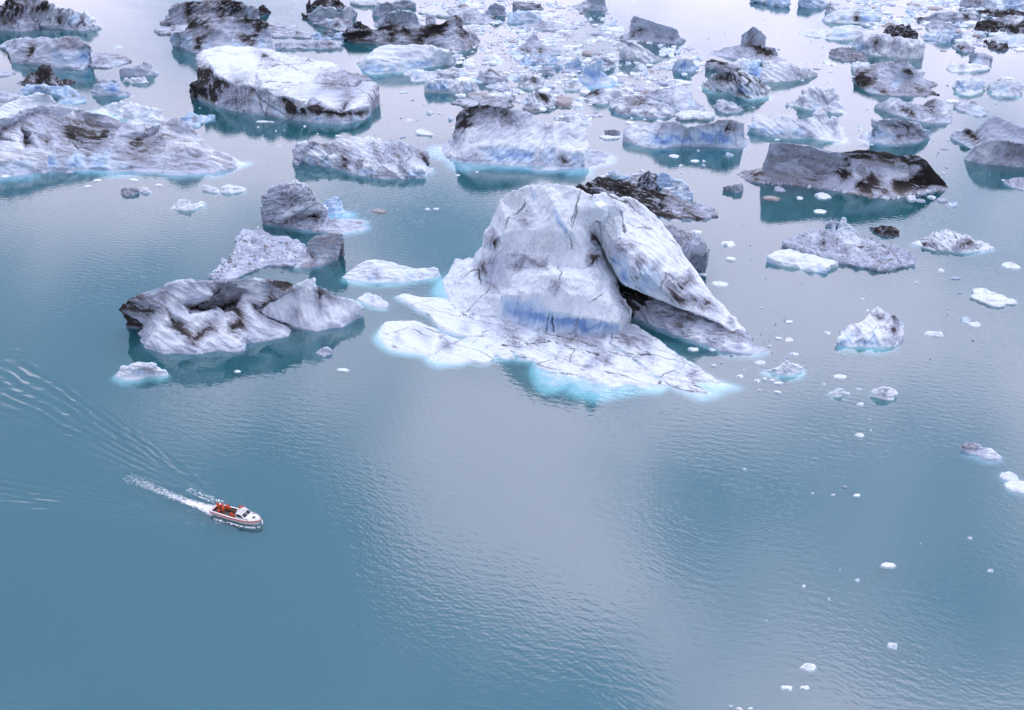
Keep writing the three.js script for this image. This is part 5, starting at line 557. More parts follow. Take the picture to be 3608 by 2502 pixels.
bergOf('white berg swooping up to a tall horn, deep blue below its left lip', [
  ['ice_body', FD,
    [[72, 1045, 0], [72, 1005, 38], [95, 960, 78], [122, 930, 108], [180, 935, 105], [240, 972, 78], [290, 945, 110], [345, 928, 138], [400, 930, 140], [435, 962, 112, 2], [520, 960, 112, 2], [610, 935, 132], [588, 912, 152], [640, 872, 188], [692, 853, 212], [700, 940, 128], [720, 955, 112], [772, 955, 100], [780, 1005, 48], [830, 1030, 22], [822, 1062, 8], [872, 1140, 0], [780, 1140, 0], [680, 1128, 0], [560, 1108, 0], [380, 1112, 0], [220, 1092, 0], [110, 1060, 0]],
    [[130, 970, 85, 0], [200, 1000, 70, 0], [240, 1035, 52, 0], [300, 1000, 82, 0], [150, 1030, 40, 0], [100, 1035, 28, 6], [180, 1060, 24, 6], [260, 1075, 22, 5], [350, 1070, 36, 5], [400, 980, 100, 0], [430, 1010, 82, 0], [380, 1040, 62, 1], [440, 1060, 48, 5], [500, 1000, 85, 1], [550, 1060, 48, 1], [600, 1000, 90, 0], [640, 930, 148, 1], [660, 1000, 85, 0], [620, 1080, 30, 0], [700, 1050, 38, 0], [740, 1000, 62, 2], [760, 1060, 22, 2], [800, 1100, 10, 1], [480, 1090, 15, 5]],
    { col: 0, along: [0.6, -0.4, 0.6], dirt: 0.18, veins: 0.15, rough: 0.7, round: 0, back: 0.4, skirt: [1.5, 1.6] }],
  ['ice_boulder', FD, [[716, 1010, 45], [720, 965, 90], [745, 942, 112], [775, 955, 100], [778, 1000, 52], [750, 1022, 34]], [[750, 975, 82, 0]], { col: 0, blob: true, round: 2 }]]);
berg(FD, 'long cream-grey ridge berg with brown hollows and a boxy right end', [[1075, 868, 0], [1080, 848, 22], [1120, 825, 48], [1180, 800, 82], [1215, 780, 105], [1265, 790, 100], [1330, 815, 90], [1372, 820, 92], [1430, 840, 82], [1480, 850, 78, 2], [1520, 800, 130, 2], [1560, 792, 142, 2], [1622, 800, 132, 1], [1640, 840, 92], [1690, 862, 78], [1702, 905, 38], [1692, 992, 0], [1550, 992, 0], [1400, 968, 0], [1250, 922, 0], [1150, 890, 0]], [[1200, 840, 58, 0], [1300, 850, 62, 1], [1310, 890, 30, 3], [1390, 870, 58, 2], [1380, 920, 28, 3], [1440, 890, 58, 1], [1480, 890, 62, 2], [1530, 860, 85, 3], [1600, 870, 85, 1], [1560, 930, 40, 2], [1650, 910, 58, 0], [1640, 960, 20, 1], [1500, 960, 16, 0], [1300, 920, 14, 0]], { col: 1, along: [0.1, 0.95, 0.1], dirt: 0.26, rough: 0.8, back: 0.35 });
berg(FD, 'berg with diagonal black-edged folds over a pale blue undercut', [[955, 1105, 0, 1], [1000, 1060, 14, 1], [1060, 1070, 10, 5], [1090, 1040, 60, 5], [1075, 995, 125, 0], [1055, 952, 165, 1], [1110, 965, 160, 1], [1150, 955, 175], [1220, 950, 190], [1330, 965, 178, 2], [1440, 985, 142], [1482, 1040, 88], [1528, 1048, 55, 5], [1520, 1100, 0, 5], [1450, 1132, 0], [1330, 1156, 0], [1200, 1160, 0], [1120, 1150, 0], [1020, 1132, 0]], [[1110, 1000, 120, 0], [1180, 1010, 115, 2], [1250, 1000, 130, 3], [1350, 1020, 115, 3], [1420, 1030, 100, 2], [1280, 1060, 78, 2], [1200, 1050, 82, 0], [1150, 1060, 68, 5], [1120, 1100, 35, 5], [1220, 1100, 38, 5], [1280, 1090, 48, 3], [1350, 1080, 58, 2], [1420, 1080, 48, 2], [1400, 1110, 25, 1], [1300, 1120, 24, 1], [1150, 1130, 12, 0]], { col: 1, along: [0.7, -0.5, 0.4], stripes: 0.6, dirt: 0.2, veins: 0.2, rough: 1, back: 0.4, skirt: [2, 1.3] });
bergOf('grey domed berg of two humps cut by the right edge of the picture', [
  ['ice_back', FD, [[1675, 1100, 0, 1], [1720, 1060, 42, 1], [1765, 1035, 72, 0], [1775, 1060, 50, 2], [1815, 1025, 98, 3], [1850, 1030, 95, 2], [1890, 1040, 95, 1], [1950, 990, 165], [2012, 930, 245], [2060, 918, 268], [2150, 960, 245], [2285, 1012, 225], [2420, 1060, 190], [2600, 1200, 20], [2600, 1300, 0], [2200, 1300, 0], [1900, 1220, 0], [1800, 1160, 0], [1720, 1120, 0]], [[1850, 1080, 55, 3], [1900, 1110, 50, 3], [2000, 1010, 175, 1], [2060, 1000, 195, 1], [2000, 1070, 130, 1], [2100, 1050, 160, 1], [2200, 1050, 175, 1], [2250, 1100, 140, 1], [1850, 1140, 18, 2], [1950, 1120, 75, 2]], { col: 1, along: [0.4, 0.6, 0.5], dirt: 0.14, rough: 0.5, back: 0.45, round: 2 }],
  ['ice_front', FD, [[1792, 1270, 0, 0], [1840, 1222, 55, 0], [1900, 1170, 125], [1950, 1140, 168], [2020, 1125, 195], [2150, 1128, 205, 2], [2285, 1152, 192, 2], [2420, 1200, 155], [2560, 1300, 20], [2560, 1350, 0], [2300, 1342, 0], [2200, 1338, 0], [2050, 1320, 0], [1900, 1312, 0]], [[1950, 1180, 125, 0], [2000, 1190, 125, 0], [2100, 1180, 145, 1], [1900, 1240, 62, 1], [2050, 1240, 75, 1], [2150, 1200, 130, 2], [2150, 1260, 65, 2], [2250, 1240, 90, 2], [1980, 1290, 22, 0], [2150, 1310, 20, 1]], { col: 1, along: [0.15, 0.8, 0.5], dirt: 0.24, stripes: 0.25, rough: 0.8, back: 0.4, round: 0 }]]);
berg(FD, 'blue-fronted white slab near the top edge, upper right', [[650, 162, 0, 5], [700, 130, 32], [740, 105, 56], [780, 82, 78], [900, 70, 88], [1050, 84, 78], [1125, 110, 48], [1135, 150, 8], [1050, 182, 0], [900, 187, 0], [720, 177, 0]], [[780, 110, 58, 0], [900, 100, 66, 0], [1020, 105, 62, 0], [740, 145, 28, 5], [850, 145, 35, 5], [930, 130, 48, 3], [930, 165, 14, 3], [1000, 145, 38, 6], [1080, 145, 28, 5]], { col: 0, dirt: 0.05, rough: 0.8, back: 0.35 });
berg(FD, 'long low white floe with a blue shelf below the blue-fronted slab', [[470, 267, 0], [520, 240, 20], [640, 232, 32], [720, 235, 35], [800, 212, 66], [900, 205, 76], [1000, 232, 52], [1115, 270, 12], [1050, 302, 0], [900, 322, 0], [740, 317, 0], [620, 298, 0], [540, 290, 0]], [[620, 262, 22, 0], [720, 262, 34, 0], [850, 240, 58, 0], [760, 285, 22, 5], [850, 280, 32, 5], [950, 275, 32, 1]], { col: 0, dirt: 0.15, rough: 0.9, back: 0.3 });
berg(FD, 'black craggy ice mass behind the white streaked slab, upper right', [[1155, 255, 0], [1190, 225, 38], [1240, 230, 42], [1275, 198, 78], [1330, 205, 78], [1390, 235, 55], [1420, 280, 15], [1415, 310, 0], [1300, 312, 0], [1200, 290, 0]], [[1280, 240, 45, 4], [1360, 260, 35, 3], [1230, 260, 20, 3]], { col: 3, dirt: 0.5, rough: 2, back: 0.4 });
berg(FD, 'white slab with slanting brown streaks and a saw-cut top edge', [[868, 352, 0, 5], [905, 340, 12, 0], [932, 308, 68], [982, 278, 122], [1060, 282, 138], [1132, 274, 155], [1185, 270, 165], [1225, 292, 148], [1282, 294, 150], [1400, 312, 140], [1480, 326, 128], [1475, 400, 58], [1462, 468, 0], [1350, 468, 0], [1200, 458, 0], [1050, 438, 0], [995, 425, 0], [930, 385, 0]], [[960, 350, 50, 5], [1000, 330, 92, 0], [1100, 340, 88, 3], [1060, 380, 48, 2], [1180, 350, 95, 0], [1160, 420, 30, 0], [1240, 340, 108, 2], [1220, 400, 52, 1], [1340, 370, 92, 0], [1330, 430, 34, 0], [1440, 390, 75, 0], [980, 390, 25, 6], [1100, 415, 18, 2], [1420, 440, 24, 0]], { col: 0, along: [0.35, 0.75, -0.5], stripes: 0.4, dirt: 0.24, veins: 0.3, rough: 1, back: 0.3 });
berg(FD, 'stack of thin dark layered plates in front of the streaked slab', flat(26, [[705, 460, 0], [740, 425, 22], [830, 405, 38], [950, 430, 32], [1020, 470, 16], [1020, 500, 0], [900, 505, 0], [780, 490, 0]]), [[830, 430, 28, 2], [930, 460, 22, 2]], { col: 2, along: [0.95, -0.15, 0.2], stripes: 0.7, dirt: 0.3, rough: 2, back: 0.4 });
berg(FD, 'two-tiered blue-white lump berg, left of a similar one at the right edge', [[1700, 690, 0], [1740, 672, 25], [1760, 640, 62], [1830, 632, 72], [1940, 655, 50], [1955, 700, 12], [1930, 745, 0], [1850, 760, 0], [1780, 755, 0], [1740, 715, 4]], [[1800, 665, 52, 0], [1870, 690, 38, 0], [1900, 715, 22, 5], [1800, 725, 18, 5], [1780, 690, 28, 6]], { col: 0, dirt: 0.02, rough: 2, back: 0.35, skirt: [2, 1.2] });
berg(FD, 'rough scattered blue-white lump berg at the right edge', [[2005, 720, 0], [2030, 690, 28], [2015, 655, 55], [2060, 640, 68, 2], [2150, 655, 62], [2240, 665, 55], [2250, 725, 12], [2235, 778, 0], [2150, 765, 0], [2060, 775, 0]], [[2080, 680, 45, 0], [2180, 690, 45, 0], [2100, 730, 22, 5], [2200, 740, 20, 1]], { col: 0, dirt: 0.06, rough: 2.2, back: 0.35, skirt: [2, 1.2] });
berg(FD, 'flared blue-grey anvil berg standing in the right-hand pool', [[1850, 470, 18], [1842, 430, 70], [1900, 420, 92], [1960, 422, 92], [2032, 455, 62], [1998, 492, 28], [2010, 525, 2], [1950, 532, 0], [1870, 530, 0], [1862, 495, 10]], [[1920, 455, 62, 1], [1900, 500, 25, 5], [1970, 470, 48, 2]], { col: 1, dirt: 0.12, rough: 0.6, back: 0.35 });
berg(FD, 'long flat pale raft in front of the anvil berg', flat(16, [[1662, 560, 0], [1668, 525, 24], [1700, 512, 36], [1800, 520, 34], [1900, 525, 28], [2015, 545, 10], [1990, 560, 4], [1850, 585, 0], [1700, 588, 0]]), [[1780, 540, 26, 2], [1900, 545, 18, 0]], { col: 0, dirt: 0.15, rough: 0.8, back: 0.3, name: 'ice_floe', category: 'ice floe' });
berg(FD, 'bent pale floe with a brown arched back, right of the ridge berg', [[1718, 850, 0], [1728, 822, 28], [1790, 825, 38], [1830, 835, 32], [1860, 815, 50, 2], [1905, 828, 38, 2], [1905, 850, 22], [1975, 875, 28], [1982, 915, 4], [1930, 940, 0], [1850, 925, 0], [1800, 895, 0], [1740, 875, 0]], [[1780, 850, 22, 0], [1860, 860, 22, 1], [1920, 890, 20, 5]], { col: 1, dirt: 0.15, rough: 1.2, back: 0.3 });
berg(FD, 'dirty ribbed floe cut by the right edge, below the two-humped berg', flat(20, [[2108, 1475, 0], [2150, 1455, 22], [2250, 1438, 40], [2400, 1430, 45], [2500, 1470, 30], [2500, 1545, 0], [2300, 1545, 0], [2200, 1520, 0]]), [[2250, 1475, 26, 2]], { col: 1, along: [0.5, -0.5, 0.6], stripes: 0.6, dirt: 0.35, back: 0.3, name: 'ice_floe', category: 'ice floe' });
berg(FD, 'pale flat-topped block with a dark shoulder, top right drift', [[1420, 165, 0], [1430, 140, 25, 3], [1530, 130, 35, 2], [1560, 95, 68], [1620, 92, 72, 0], [1780, 95, 72, 0], [1900, 100, 65, 0], [1942, 125, 35], [1930, 160, 0], [1830, 178, 0], [1700, 172, 0], [1560, 165, 0]], [[1620, 115, 50, 0], [1700, 140, 28, 2], [1820, 135, 35, 3], [1900, 130, 30, 0], [1560, 130, 30, 1]], { col: 1, dirt: 0.28, rough: 1.1, back: 0.35 });
berg(FD, 'tan grey cone-shaped lump in the top right drift', [[1488, 215, 0], [1530, 175, 38], [1560, 138, 75, 2], [1590, 145, 68], [1620, 180, 42], [1680, 195, 35], [1750, 205, 22], [1740, 235, 0], [1600, 248, 0], [1520, 242, 0]], [[1570, 180, 42, 2], [1650, 210, 20, 2]], { col: 1, dirt: 0.3, rough: 1.2, back: 0.4 });
berg(FD, 'black ash mound right of the tan cone, top right drift', [[1872, 230, 0], [1920, 185, 42], [1980, 160, 68, 4], [2040, 165, 65], [2100, 210, 35], [2135, 255, 2], [2050, 262, 0], [1950, 250, 0]], [[1980, 205, 35, 4], [2060, 220, 25, 3]], { col: 3, along: [0.8, -0.3, 0.3], stripes: 0.4, dirt: 0.5, rough: 1.5, back: 0.4 });
berg(FD, 'dark berg with a pale ribbed top and black front, at the right edge', [[2035, 175, 0], [2080, 145, 45], [2150, 128, 72, 1], [2280, 130, 85, 1], [2420, 150, 80, 1], [2420, 285, 0], [2280, 278, 0], [2150, 272, 0], [2130, 220, 8, 3]], [[2150, 165, 50, 1], [2250, 165, 68, 0], [2170, 215, 50, 3], [2280, 200, 65, 4], [2200, 250, 18, 4], [2300, 250, 22, 4]], { col: 2, along: [0.6, -0.5, 0.4], stripes: 0.35, dirt: 0.35, back: 0.35 });
berg(FD, 'flat white slab cut by the right edge, below the black-fronted berg', [[1990, 330, 0], [1998, 310, 22], [2080, 290, 40], [2200, 278, 52], [2420, 280, 60], [2420, 390, 0], [2280, 385, 0], [2160, 370, 0], [2100, 345, 0]], [[2100, 312, 26, 0], [2200, 310, 32, 5], [2160, 345, 18, 5], [2280, 330, 40, 0]], { col: 0, dirt: 0.15, rough: 0.8, back: 0.3 });
berg(FD, 'small dark rocky lumps left of the white slab at the right edge', [[1940, 345, 0], [1965, 332, 16], [2020, 340, 14], [2050, 360, 20], [2130, 362, 24], [2165, 390, 2], [2080, 405, 0], [2000, 395, 0], [1995, 368, 0]], [[2080, 380, 16, 2]], { col: 3, dirt: 0.3, rough: 1.6, back: 0.4, name: 'ice_chunk', category: 'ice chunk' });
berg(FD, 'crumbled blue-white ridge in the drift, upper right', [[1465, 305, 0], [1500, 285, 20], [1560, 290, 22], [1600, 262, 50], [1650, 235, 78], [1700, 245, 68], [1760, 270, 42], [1790, 300, 5], [1720, 315, 0], [1640, 345, 0], [1560, 325, 0]], [[1640, 280, 42, 0], [1700, 275, 42, 5], [1580, 305, 18, 0], [1660, 315, 20, 1]], { col: 5, dirt: 0.12, rough: 2, back: 0.4 });
berg(FD, 'grey leaning lump with a dark left tail in the right-hand pool', [[1690, 372, 0, 3], [1740, 372, 14, 2], [1790, 350, 45], [1810, 325, 70, 0], [1840, 350, 48], [1872, 380, 18], [1865, 415, 0], [1800, 415, 0], [1740, 395, 0]], [[1820, 375, 32, 2], [1780, 385, 20, 3]], { col: 1, dirt: 0.35, back: 0.4, rough: 1.3 });
berg(FD, 'low dark ribbed bank at the top right, behind the black-fronted berg', [[1920, 100, 0], [1950, 80, 25], [2050, 75, 38], [2180, 82, 35], [2275, 110, 15], [2270, 135, 0], [2100, 140, 0], [1990, 130, 0]], [[2050, 100, 22, 3], [2180, 110, 18, 3]], { col: 3, along: [0.8, -0.3, 0.3], stripes: 0.5, dirt: 0.4, rough: 1.5, back: 0.4 });
berg(FD, 'pale blue berg with black streaks cut by the top edge at the right', [[1770, 40, 10], [1790, -10, 60], [1850, -30, 85], [1960, -30, 85], [2040, 20, 45], [2070, 60, 5], [1980, 68, 0], [1860, 62, 0]], [[1850, 10, 48, 2], [1920, 30, 30, 3], [2000, 40, 22, 5]], { col: 1, along: [0.1, 1, 0], stripes: 0.5, dirt: 0.3, back: 0.35 });
berg(FD, 'blue-white mound at the top edge in the right corner', [[2100, 40, 10], [2140, -5, 55], [2250, -20, 75], [2420, -20, 75], [2420, 80, 0], [2250, 68, 0], [2150, 60, 0]], [[2200, 25, 35, 5], [2280, 30, 35, 0]], { col: 5, dirt: 0.1, rough: 1.5, back: 0.35 });
berg(FD, 'small grey pinnacle at the left end of the blue-fronted slab', [[688, 85, 0], [700, 40, 48], [722, 12, 80], [752, 40, 52], [765, 85, 5], [740, 112, 0], [700, 115, 0]], [[725, 60, 40, 2]], { col: 1, dirt: 0.3, back: 0.35 });
berg(FD, 'dark block with a pale rim at the top edge, right of the gap', [[474, 25, 40], [480, -10, 70], [560, -20, 80], [640, -10, 60], [690, 25, 30], [680, 55, 0], [560, 66, 0], [485, 60, 0]], [[560, 20, 42, 5], [640, 30, 25, 1]], { col: 5, dirt: 0.2, back: 0.3 });
berg(FD, 'fringe of hanging pale blocks at the top edge, left of the pale-rimmed block', [[90, -20, 40], [250, -30, 50], [380, -20, 60], [395, 35, 20], [340, 58, 0], [290, 52, 0], [220, 30, 0], [150, 22, 0], [100, 10, 0]], [[300, 15, 35, 5], [200, 0, 30, 0]], { col: 5, dirt: 0.08, rough: 1.8, back: 0.3 });
// ---- lower right floes
{
  const g = bergOf('wide dirty rubble floe with one brown block on it, right of the dome', [
    ['ice_floe', FR, flat(12, [[620, 462], [680, 435], [760, 408], [850, 388], [960, 392], [1025, 378], [1080, 412], [1130, 440], [1250, 460], [1380, 500], [1440, 545], [1445, 590], [1390, 602], [1320, 605], [1260, 630], [1150, 612], [1060, 598], [980, 575], [860, 545], [740, 510], [660, 485]]), [[900, 430, 22, 2], [1000, 425, 26, 0], [820, 420, 20, 0], [880, 440, 12, 3], [1080, 450, 16, 0], [1200, 520, 14, 1], [1000, 520, 12, 2], [1300, 550, 14, 1], [800, 480, 12, 1], [1150, 580, 12, 1]], { col: 1, dirt: 0.4, rough: 2, veins: 0.4, along: [0.8, -0.2, 0.5] }],
    ['ice_block', FR, [[1060, 498, 8, 2], [1065, 478, 30, 2], [1120, 470, 40, 2], [1170, 478, 34, 2], [1168, 500, 10, 2], [1120, 515, 0, 1]], [[1115, 492, 20, 2]], { col: 2, dirt: 0.3, back: 0.3 }]], { name: 'ice_floe', category: 'ice floe' });
  rubbleOn(g, FR, [[680, 450], [900, 420], [1100, 460], [1350, 510], [1420, 570], [1280, 610], [1050, 580], [820, 520]], 260, 0.8, 2.4, 0.5, [0, 1, 2, 0]);
}
berg(FR, 'brown stone-like block at the upper right of the rubble floe', [[1112, 428, 0], [1118, 408, 22], [1165, 412, 22], [1185, 435, 6], [1190, 455, 0], [1150, 455, 0]], [], { col: 2, dirt: 0.3, name: 'ice_block', category: 'ice block' });
berg(FR, 'clean bright white slab with a blue front, left of the rubble floe', [[520, 572, 0, 5], [524, 530, 42], [560, 512, 48], [600, 500, 50], [660, 495, 50], [780, 525, 46], [900, 552, 40], [972, 572, 30], [962, 602, 0], [920, 612, 0], [885, 645, 0, 5], [780, 632, 0], [690, 606, 0], [600, 596, 0]], [[600, 535, 40, 0], [700, 550, 40, 0], [540, 548, 28, 0], [600, 570, 24, 0], [700, 582, 24, 0], [800, 600, 28, 0], [890, 610, 30, 0], [930, 590, 26, 0], [840, 570, 36, 0], [600, 585, 10, 5], [780, 620, 10, 5]], { col: 0, dirt: 0, veins: 0.05, rough: 0.7, back: 0.3, name: 'ice_floe', category: 'ice floe' });
berg(FR, 'low white floe split by brown cracks, toward the right edge', flat(18, [[1420, 462, 0], [1480, 445, 12], [1530, 440, 22], [1570, 395, 60], [1640, 378, 75], [1700, 400, 55], [1790, 425, 40], [1880, 465, 18], [1945, 495, 0], [1880, 510, 0], [1795, 520, 0], [1720, 520, 0], [1660, 512, 0], [1540, 505, 0], [1490, 485, 2]]), [[1600, 430, 45, 0], [1560, 470, 20, 2], [1510, 465, 18, 3], [1680, 450, 38, 0], [1700, 490, 18, 2], [1780, 460, 32, 3], [1830, 485, 16, 1], [1640, 490, 14, 0]], { col: 0, along: [0.2, 0.3, 0.9], dirt: 0.25, veins: 0.5, rough: 1.4, back: 0.35, name: 'ice_floe', category: 'ice floe', skirt: [2, 1.2] });
berg(FR, 'compact white berg with a pointed peak and dark cracked right side', [[958, 1092, 0, 5], [965, 1050, 40], [985, 1030, 38, 0], [980, 1000, 46, 2], [1050, 960, 65, 0], [1090, 955, 66, 0], [1130, 940, 77, 0], [1180, 880, 111, 0], [1225, 848, 133, 0], [1248, 880, 114], [1290, 905, 99, 1], [1320, 910, 93, 3], [1370, 960, 62, 1], [1372, 1020, 31, 0], [1360, 1070, 10, 1], [1320, 1102, 0], [1230, 1105, 0], [1150, 1105, 0], [1090, 1095, 0], [1050, 1108, 0], [1010, 1090, 1]],
  [[1000, 1030, 32, 0], [1040, 1000, 46, 0], [1020, 1060, 23, 5], [1070, 1060, 28, 0], [1120, 980, 58, 0], [1200, 950, 77, 0], [1230, 920, 93, 3], [1280, 950, 74, 0], [1180, 1000, 54, 0], [1250, 1000, 52, 0], [1120, 1040, 49, 0], [1220, 1050, 43, 0], [1200, 1085, 12, 5], [1310, 1000, 48, 3], [1320, 1050, 36, 2], [1340, 970, 57, 2], [1120, 1075, 18, 5], [1080, 1030, 32, 2]],
  { col: 0, along: [0.2, -0.7, 0.6], dirt: 0.03, fibre: 0.05, veins: 0.3, rough: 0.8, round: 0, back: 0.4, skirt: [3.5, 1.5] });
berg(FR, 'bright white pyramid-topped floe beyond the dome foot', [[510, 1252, 0], [560, 1235, 20], [620, 1215, 42], [648, 1190, 68], [668, 1205, 55], [720, 1215, 38], [752, 1240, 4], [710, 1270, 0], [660, 1280, 0], [580, 1272, 0]], [[640, 1230, 35, 0], [570, 1252, 14, 2], [690, 1240, 22, 0], [640, 1260, 14, 1]], { col: 0, dirt: 0.03, veins: 0.1, back: 0.4, name: 'ice_floe', category: 'ice floe', skirt: [2, 1.2] });
berg(FR, 'small white hump with a tail, left of a creased white chunk', [[905, 1390, 0], [940, 1372, 25], [990, 1365, 38], [1000, 1380, 22], [1040, 1385, 8], [1030, 1402, 0], [960, 1416, 0], [920, 1408, 0]], [[960, 1388, 20, 0]], { col: 0, dirt: 0, rough: 0.8, name: 'ice_chunk', category: 'ice chunk' });
berg(FR, 'creased white chunk nearest the open water on the right', [[1168, 1405, 0], [1195, 1375, 32], [1240, 1356, 55], [1320, 1368, 45], [1332, 1395, 18], [1305, 1440, 0], [1240, 1425, 0], [1200, 1418, 0]], [[1240, 1390, 28, 0], [1290, 1395, 28, 0], [1250, 1405, 14, 2], [1270, 1415, 14, 0]], { col: 0, dirt: 0.04, rough: 1.2, name: 'ice_chunk', category: 'ice chunk' });
berg(FR, 'flat clean white floe alone near the right edge', flat(10, [[1798, 795], [1820, 770], [1815, 750], [1870, 745], [1920, 760], [1980, 785], [2085, 825], [2070, 838], [2000, 838], [2010, 855], [1960, 858], [1890, 835]]), [[1900, 785, 16, 0], [1960, 825, 13, 0]], { col: 0, dirt: 0.08, rough: 1.3, name: 'ice_floe', category: 'ice floe' });
berg(FR, 'dark ash-black chunk with a thin tail floating above the rubble floe', [[1155, 355, 2], [1195, 360, 18], [1240, 352, 30], [1300, 360, 28], [1345, 375, 18], [1345, 412, 0], [1320, 418, 0], [1240, 405, 0], [1190, 380, 0]], [[1260, 380, 20, 3], [1310, 385, 18, 4]], { col: 3, dirt: 0.6, rough: 1.4, name: 'ice_chunk', category: 'ice chunk' });
berg(FR, 'left of two small upright pale fins above the rubble floe', [[900, 345, 2], [898, 325, 22], [930, 310, 42], [955, 297, 58], [967, 310, 42], [960, 352, 2], [940, 372, 0], [925, 360, 0]], [[940, 330, 28, 1]], { col: 1, dirt: 0.1, back: 0.3, name: 'ice_block', category: 'ice block' });
berg(FR, 'right of two small upright pale fins, with a flat sheet beside it', [[978, 360, 0], [985, 310, 48], [1000, 290, 68], [1015, 300, 55], [1015, 335, 20], [1080, 355, 2], [1000, 362, 0], [990, 380, 0]], [[1000, 320, 38, 0]], { col: 0, dirt: 0.03, back: 0.3, name: 'ice_block', category: 'ice block' });
berg(FR, 'small dirty striped chunk left of the massive grey cliff berg', [[245, 130, 0], [250, 100, 30, 2], [300, 98, 36, 2], [340, 85, 48], [375, 95, 36, 2], [372, 125, 4], [330, 138, 0], [280, 128, 0]], [[320, 112, 22, 2]], { col: 1, along: [0.1, 1, 0], stripes: 0.6, dirt: 0.3, rough: 1.5, name: 'ice_chunk', category: 'ice chunk' });
const FG = [2408, 1400, 1.4483];
berg(FG, 'brown-speckled pale double lump in open water near the right edge', [[1424, 268, 0], [1428, 245, 20, 2], [1470, 228, 34, 2], [1500, 240, 28, 2], [1525, 258, 18, 1], [1575, 268, 22, 0], [1618, 298, 6, 0], [1614, 314, 0], [1555, 318, 0], [1505, 296, 0], [1450, 282, 0]], [[1470, 252, 20, 2], [1560, 292, 14, 0]], { col: 1, dirt: 0.2, rough: 1, name: 'ice_chunk', category: 'ice chunk', skirt: [2, 1.2] });
berg(FG, 'upper of two smooth pale ovals at the right edge', [[1613, 402, 0], [1622, 384, 12], [1660, 378, 16], [1700, 398, 9], [1716, 422, 0], [1680, 428, 0], [1635, 420, 0]], [[1660, 398, 12, 0]], { col: 0, dirt: 0.02, rough: 0.5, name: 'ice_floe', category: 'ice floe' });
berg(FG, 'lower of two smooth pale ovals at the right edge', [[1636, 440, 0], [1660, 428, 10], [1720, 428, 16], [1790, 440, 14], [1790, 490, 0], [1740, 490, 0], [1680, 478, 0], [1650, 462, 0]], [[1700, 452, 12, 0]], { col: 0, dirt: 0.02, rough: 0.5, name: 'ice_floe', category: 'ice floe' });

// ---------------------------------------------------------------- small pieces afloat: unit lumps cloned, turned and sized; [x, y, width, height] in view pixels, then kind and shade
const rf = rng(404), protos = {};
function chip(frame, x, y, w, h, kind, shade, label, category = 'ice chunk', group) {
  const [fx, fy, fs] = frame, u = fx + x / fs, v = fy + y / fs, p = ground(u, v + h / fs * 0.35), dist = Math.hypot(p[0], EYE, p[2]), m = dist / FOC / fs, sd = EYE / dist;
  const n = Math.floor(rf() * 4), key = kind + '_' + shade + '_' + n;
  let o;
  if (protos[key]) o = protos[key].clone(); else { o = protos[key] = new THREE.Mesh(lump(kind, shade, n), iceMat); o.castShadow = o.receiveShadow = true; }
  o = o === protos[key] && o.parent ? o.clone() : o;
  o.userData = {}; o.name = numbered(kind === 1 ? 'ice_floe' : 'ice_chunk'); o.position.set(...p); o.rotation.y = (rf() - 0.5) * 0.7 + (rf() < 0.5 ? Math.PI : 0);
  const height = Math.max(kind === 1 ? 0.3 : 0.5, h * m * (kind === 1 ? 0.3 : 0.55));
  o.scale.set(w * m, height, Math.max(w * m * 0.45, Math.min(w * m * 1.1, h * m / sd * 0.75)));
  scene.add(o);
  return tag(o, label, category, group);
}
const one = (label, frame, a, cat) => chip(frame, ...a, label, cat);
const many = (label, group, frame, list, cat) => list.forEach((a) => chip(frame, ...a, label, cat, group));
one('small flat white oval between the dome wing and the peaked berg', FR, [660, 942, 60, 22, 1, 0], 'ice floe');
one('low white chunk just left of the compact peaked berg', FR, [897, 1006, 45, 24, 0, 0]);
one('white sliver in the pale shallows off the wing tip, left of its twin', FR, [592, 1046, 46, 16, 1, 0]);
one('white wedge in the pale shallows off the wing tip, right of its twin', FR, [660, 1050, 60, 26, 2, 0]);
one('elongated white chunk above the pyramid-topped floe', FR, [692, 1138, 62, 28, 0, 0]);
one('tiny grey chunk between the elongated chunk and the pyramid-topped floe', FR, [640, 1168, 36, 15, 0, 1]);
one('rough white chunk left of the pyramid-topped floe', FR, [482, 1188, 72, 32, 3, 0]);
one('white lump just below the rough chunk, at the foot of the ice shelf', FR, [355, 1277, 46, 28, 0, 0]);
many('small white chunk in the row below the pyramid-topped floe', 'white chunks below the pyramid-topped floe', FR, [[462, 1303, 38, 32, 0, 0], [508, 1302, 30, 16, 1, 0], [555, 1309, 38, 17, 1, 0], [592, 1324, 64, 22, 1, 0], [588, 1384, 55, 13, 1, 0], [475, 1376, 24, 9, 1, 0]]);
one('low jagged white floe above the small humped one on the right', FR, [980, 1275, 88, 34, 3, 0], 'ice floe');
many('tiny white chip in the open water below the peaked berg', 'tiny chips below the peaked berg', FR, [[875, 1330, 26, 13, 0, 0], [1095, 1362, 36, 18, 0, 0], [1106, 1458, 46, 20, 0, 0], [190, 1218, 40, 12, 1, 0]]);
one('white chunk in the dark channel under the wing, left one', FR, [62, 1106, 78, 36, 0, 0]);
one('white chunk in the dark channel under the wing, right one', FR, [180, 1112, 48, 26, 0, 0]);
one('log-shaped pale chunk right of the compact peaked berg', FR, [1570, 1010, 122, 38, 0, 0]);
one('left of two joined pale lumps below the clean flat floe', FR, [1765, 928, 62, 42, 0, 5]);
one('right of two joined pale lumps below the clean flat floe', FR, [1825, 950, 68, 34, 0, 0]);
one('small pale peaked floe near the right edge, under the cracked floe', FR, [2045, 576, 112, 52, 3, 0], 'ice floe');
one('tiny white chip left of the pale peaked floe', FR, [1612, 617, 38, 22, 0, 0]);
one('thin dark-tailed chip below the tiny white one', FR, [1700, 670, 66, 18, 1, 1]);
one('white two-lobed chunk right of the dome crown', FR, [282, 442, 92, 52, 0, 0]);
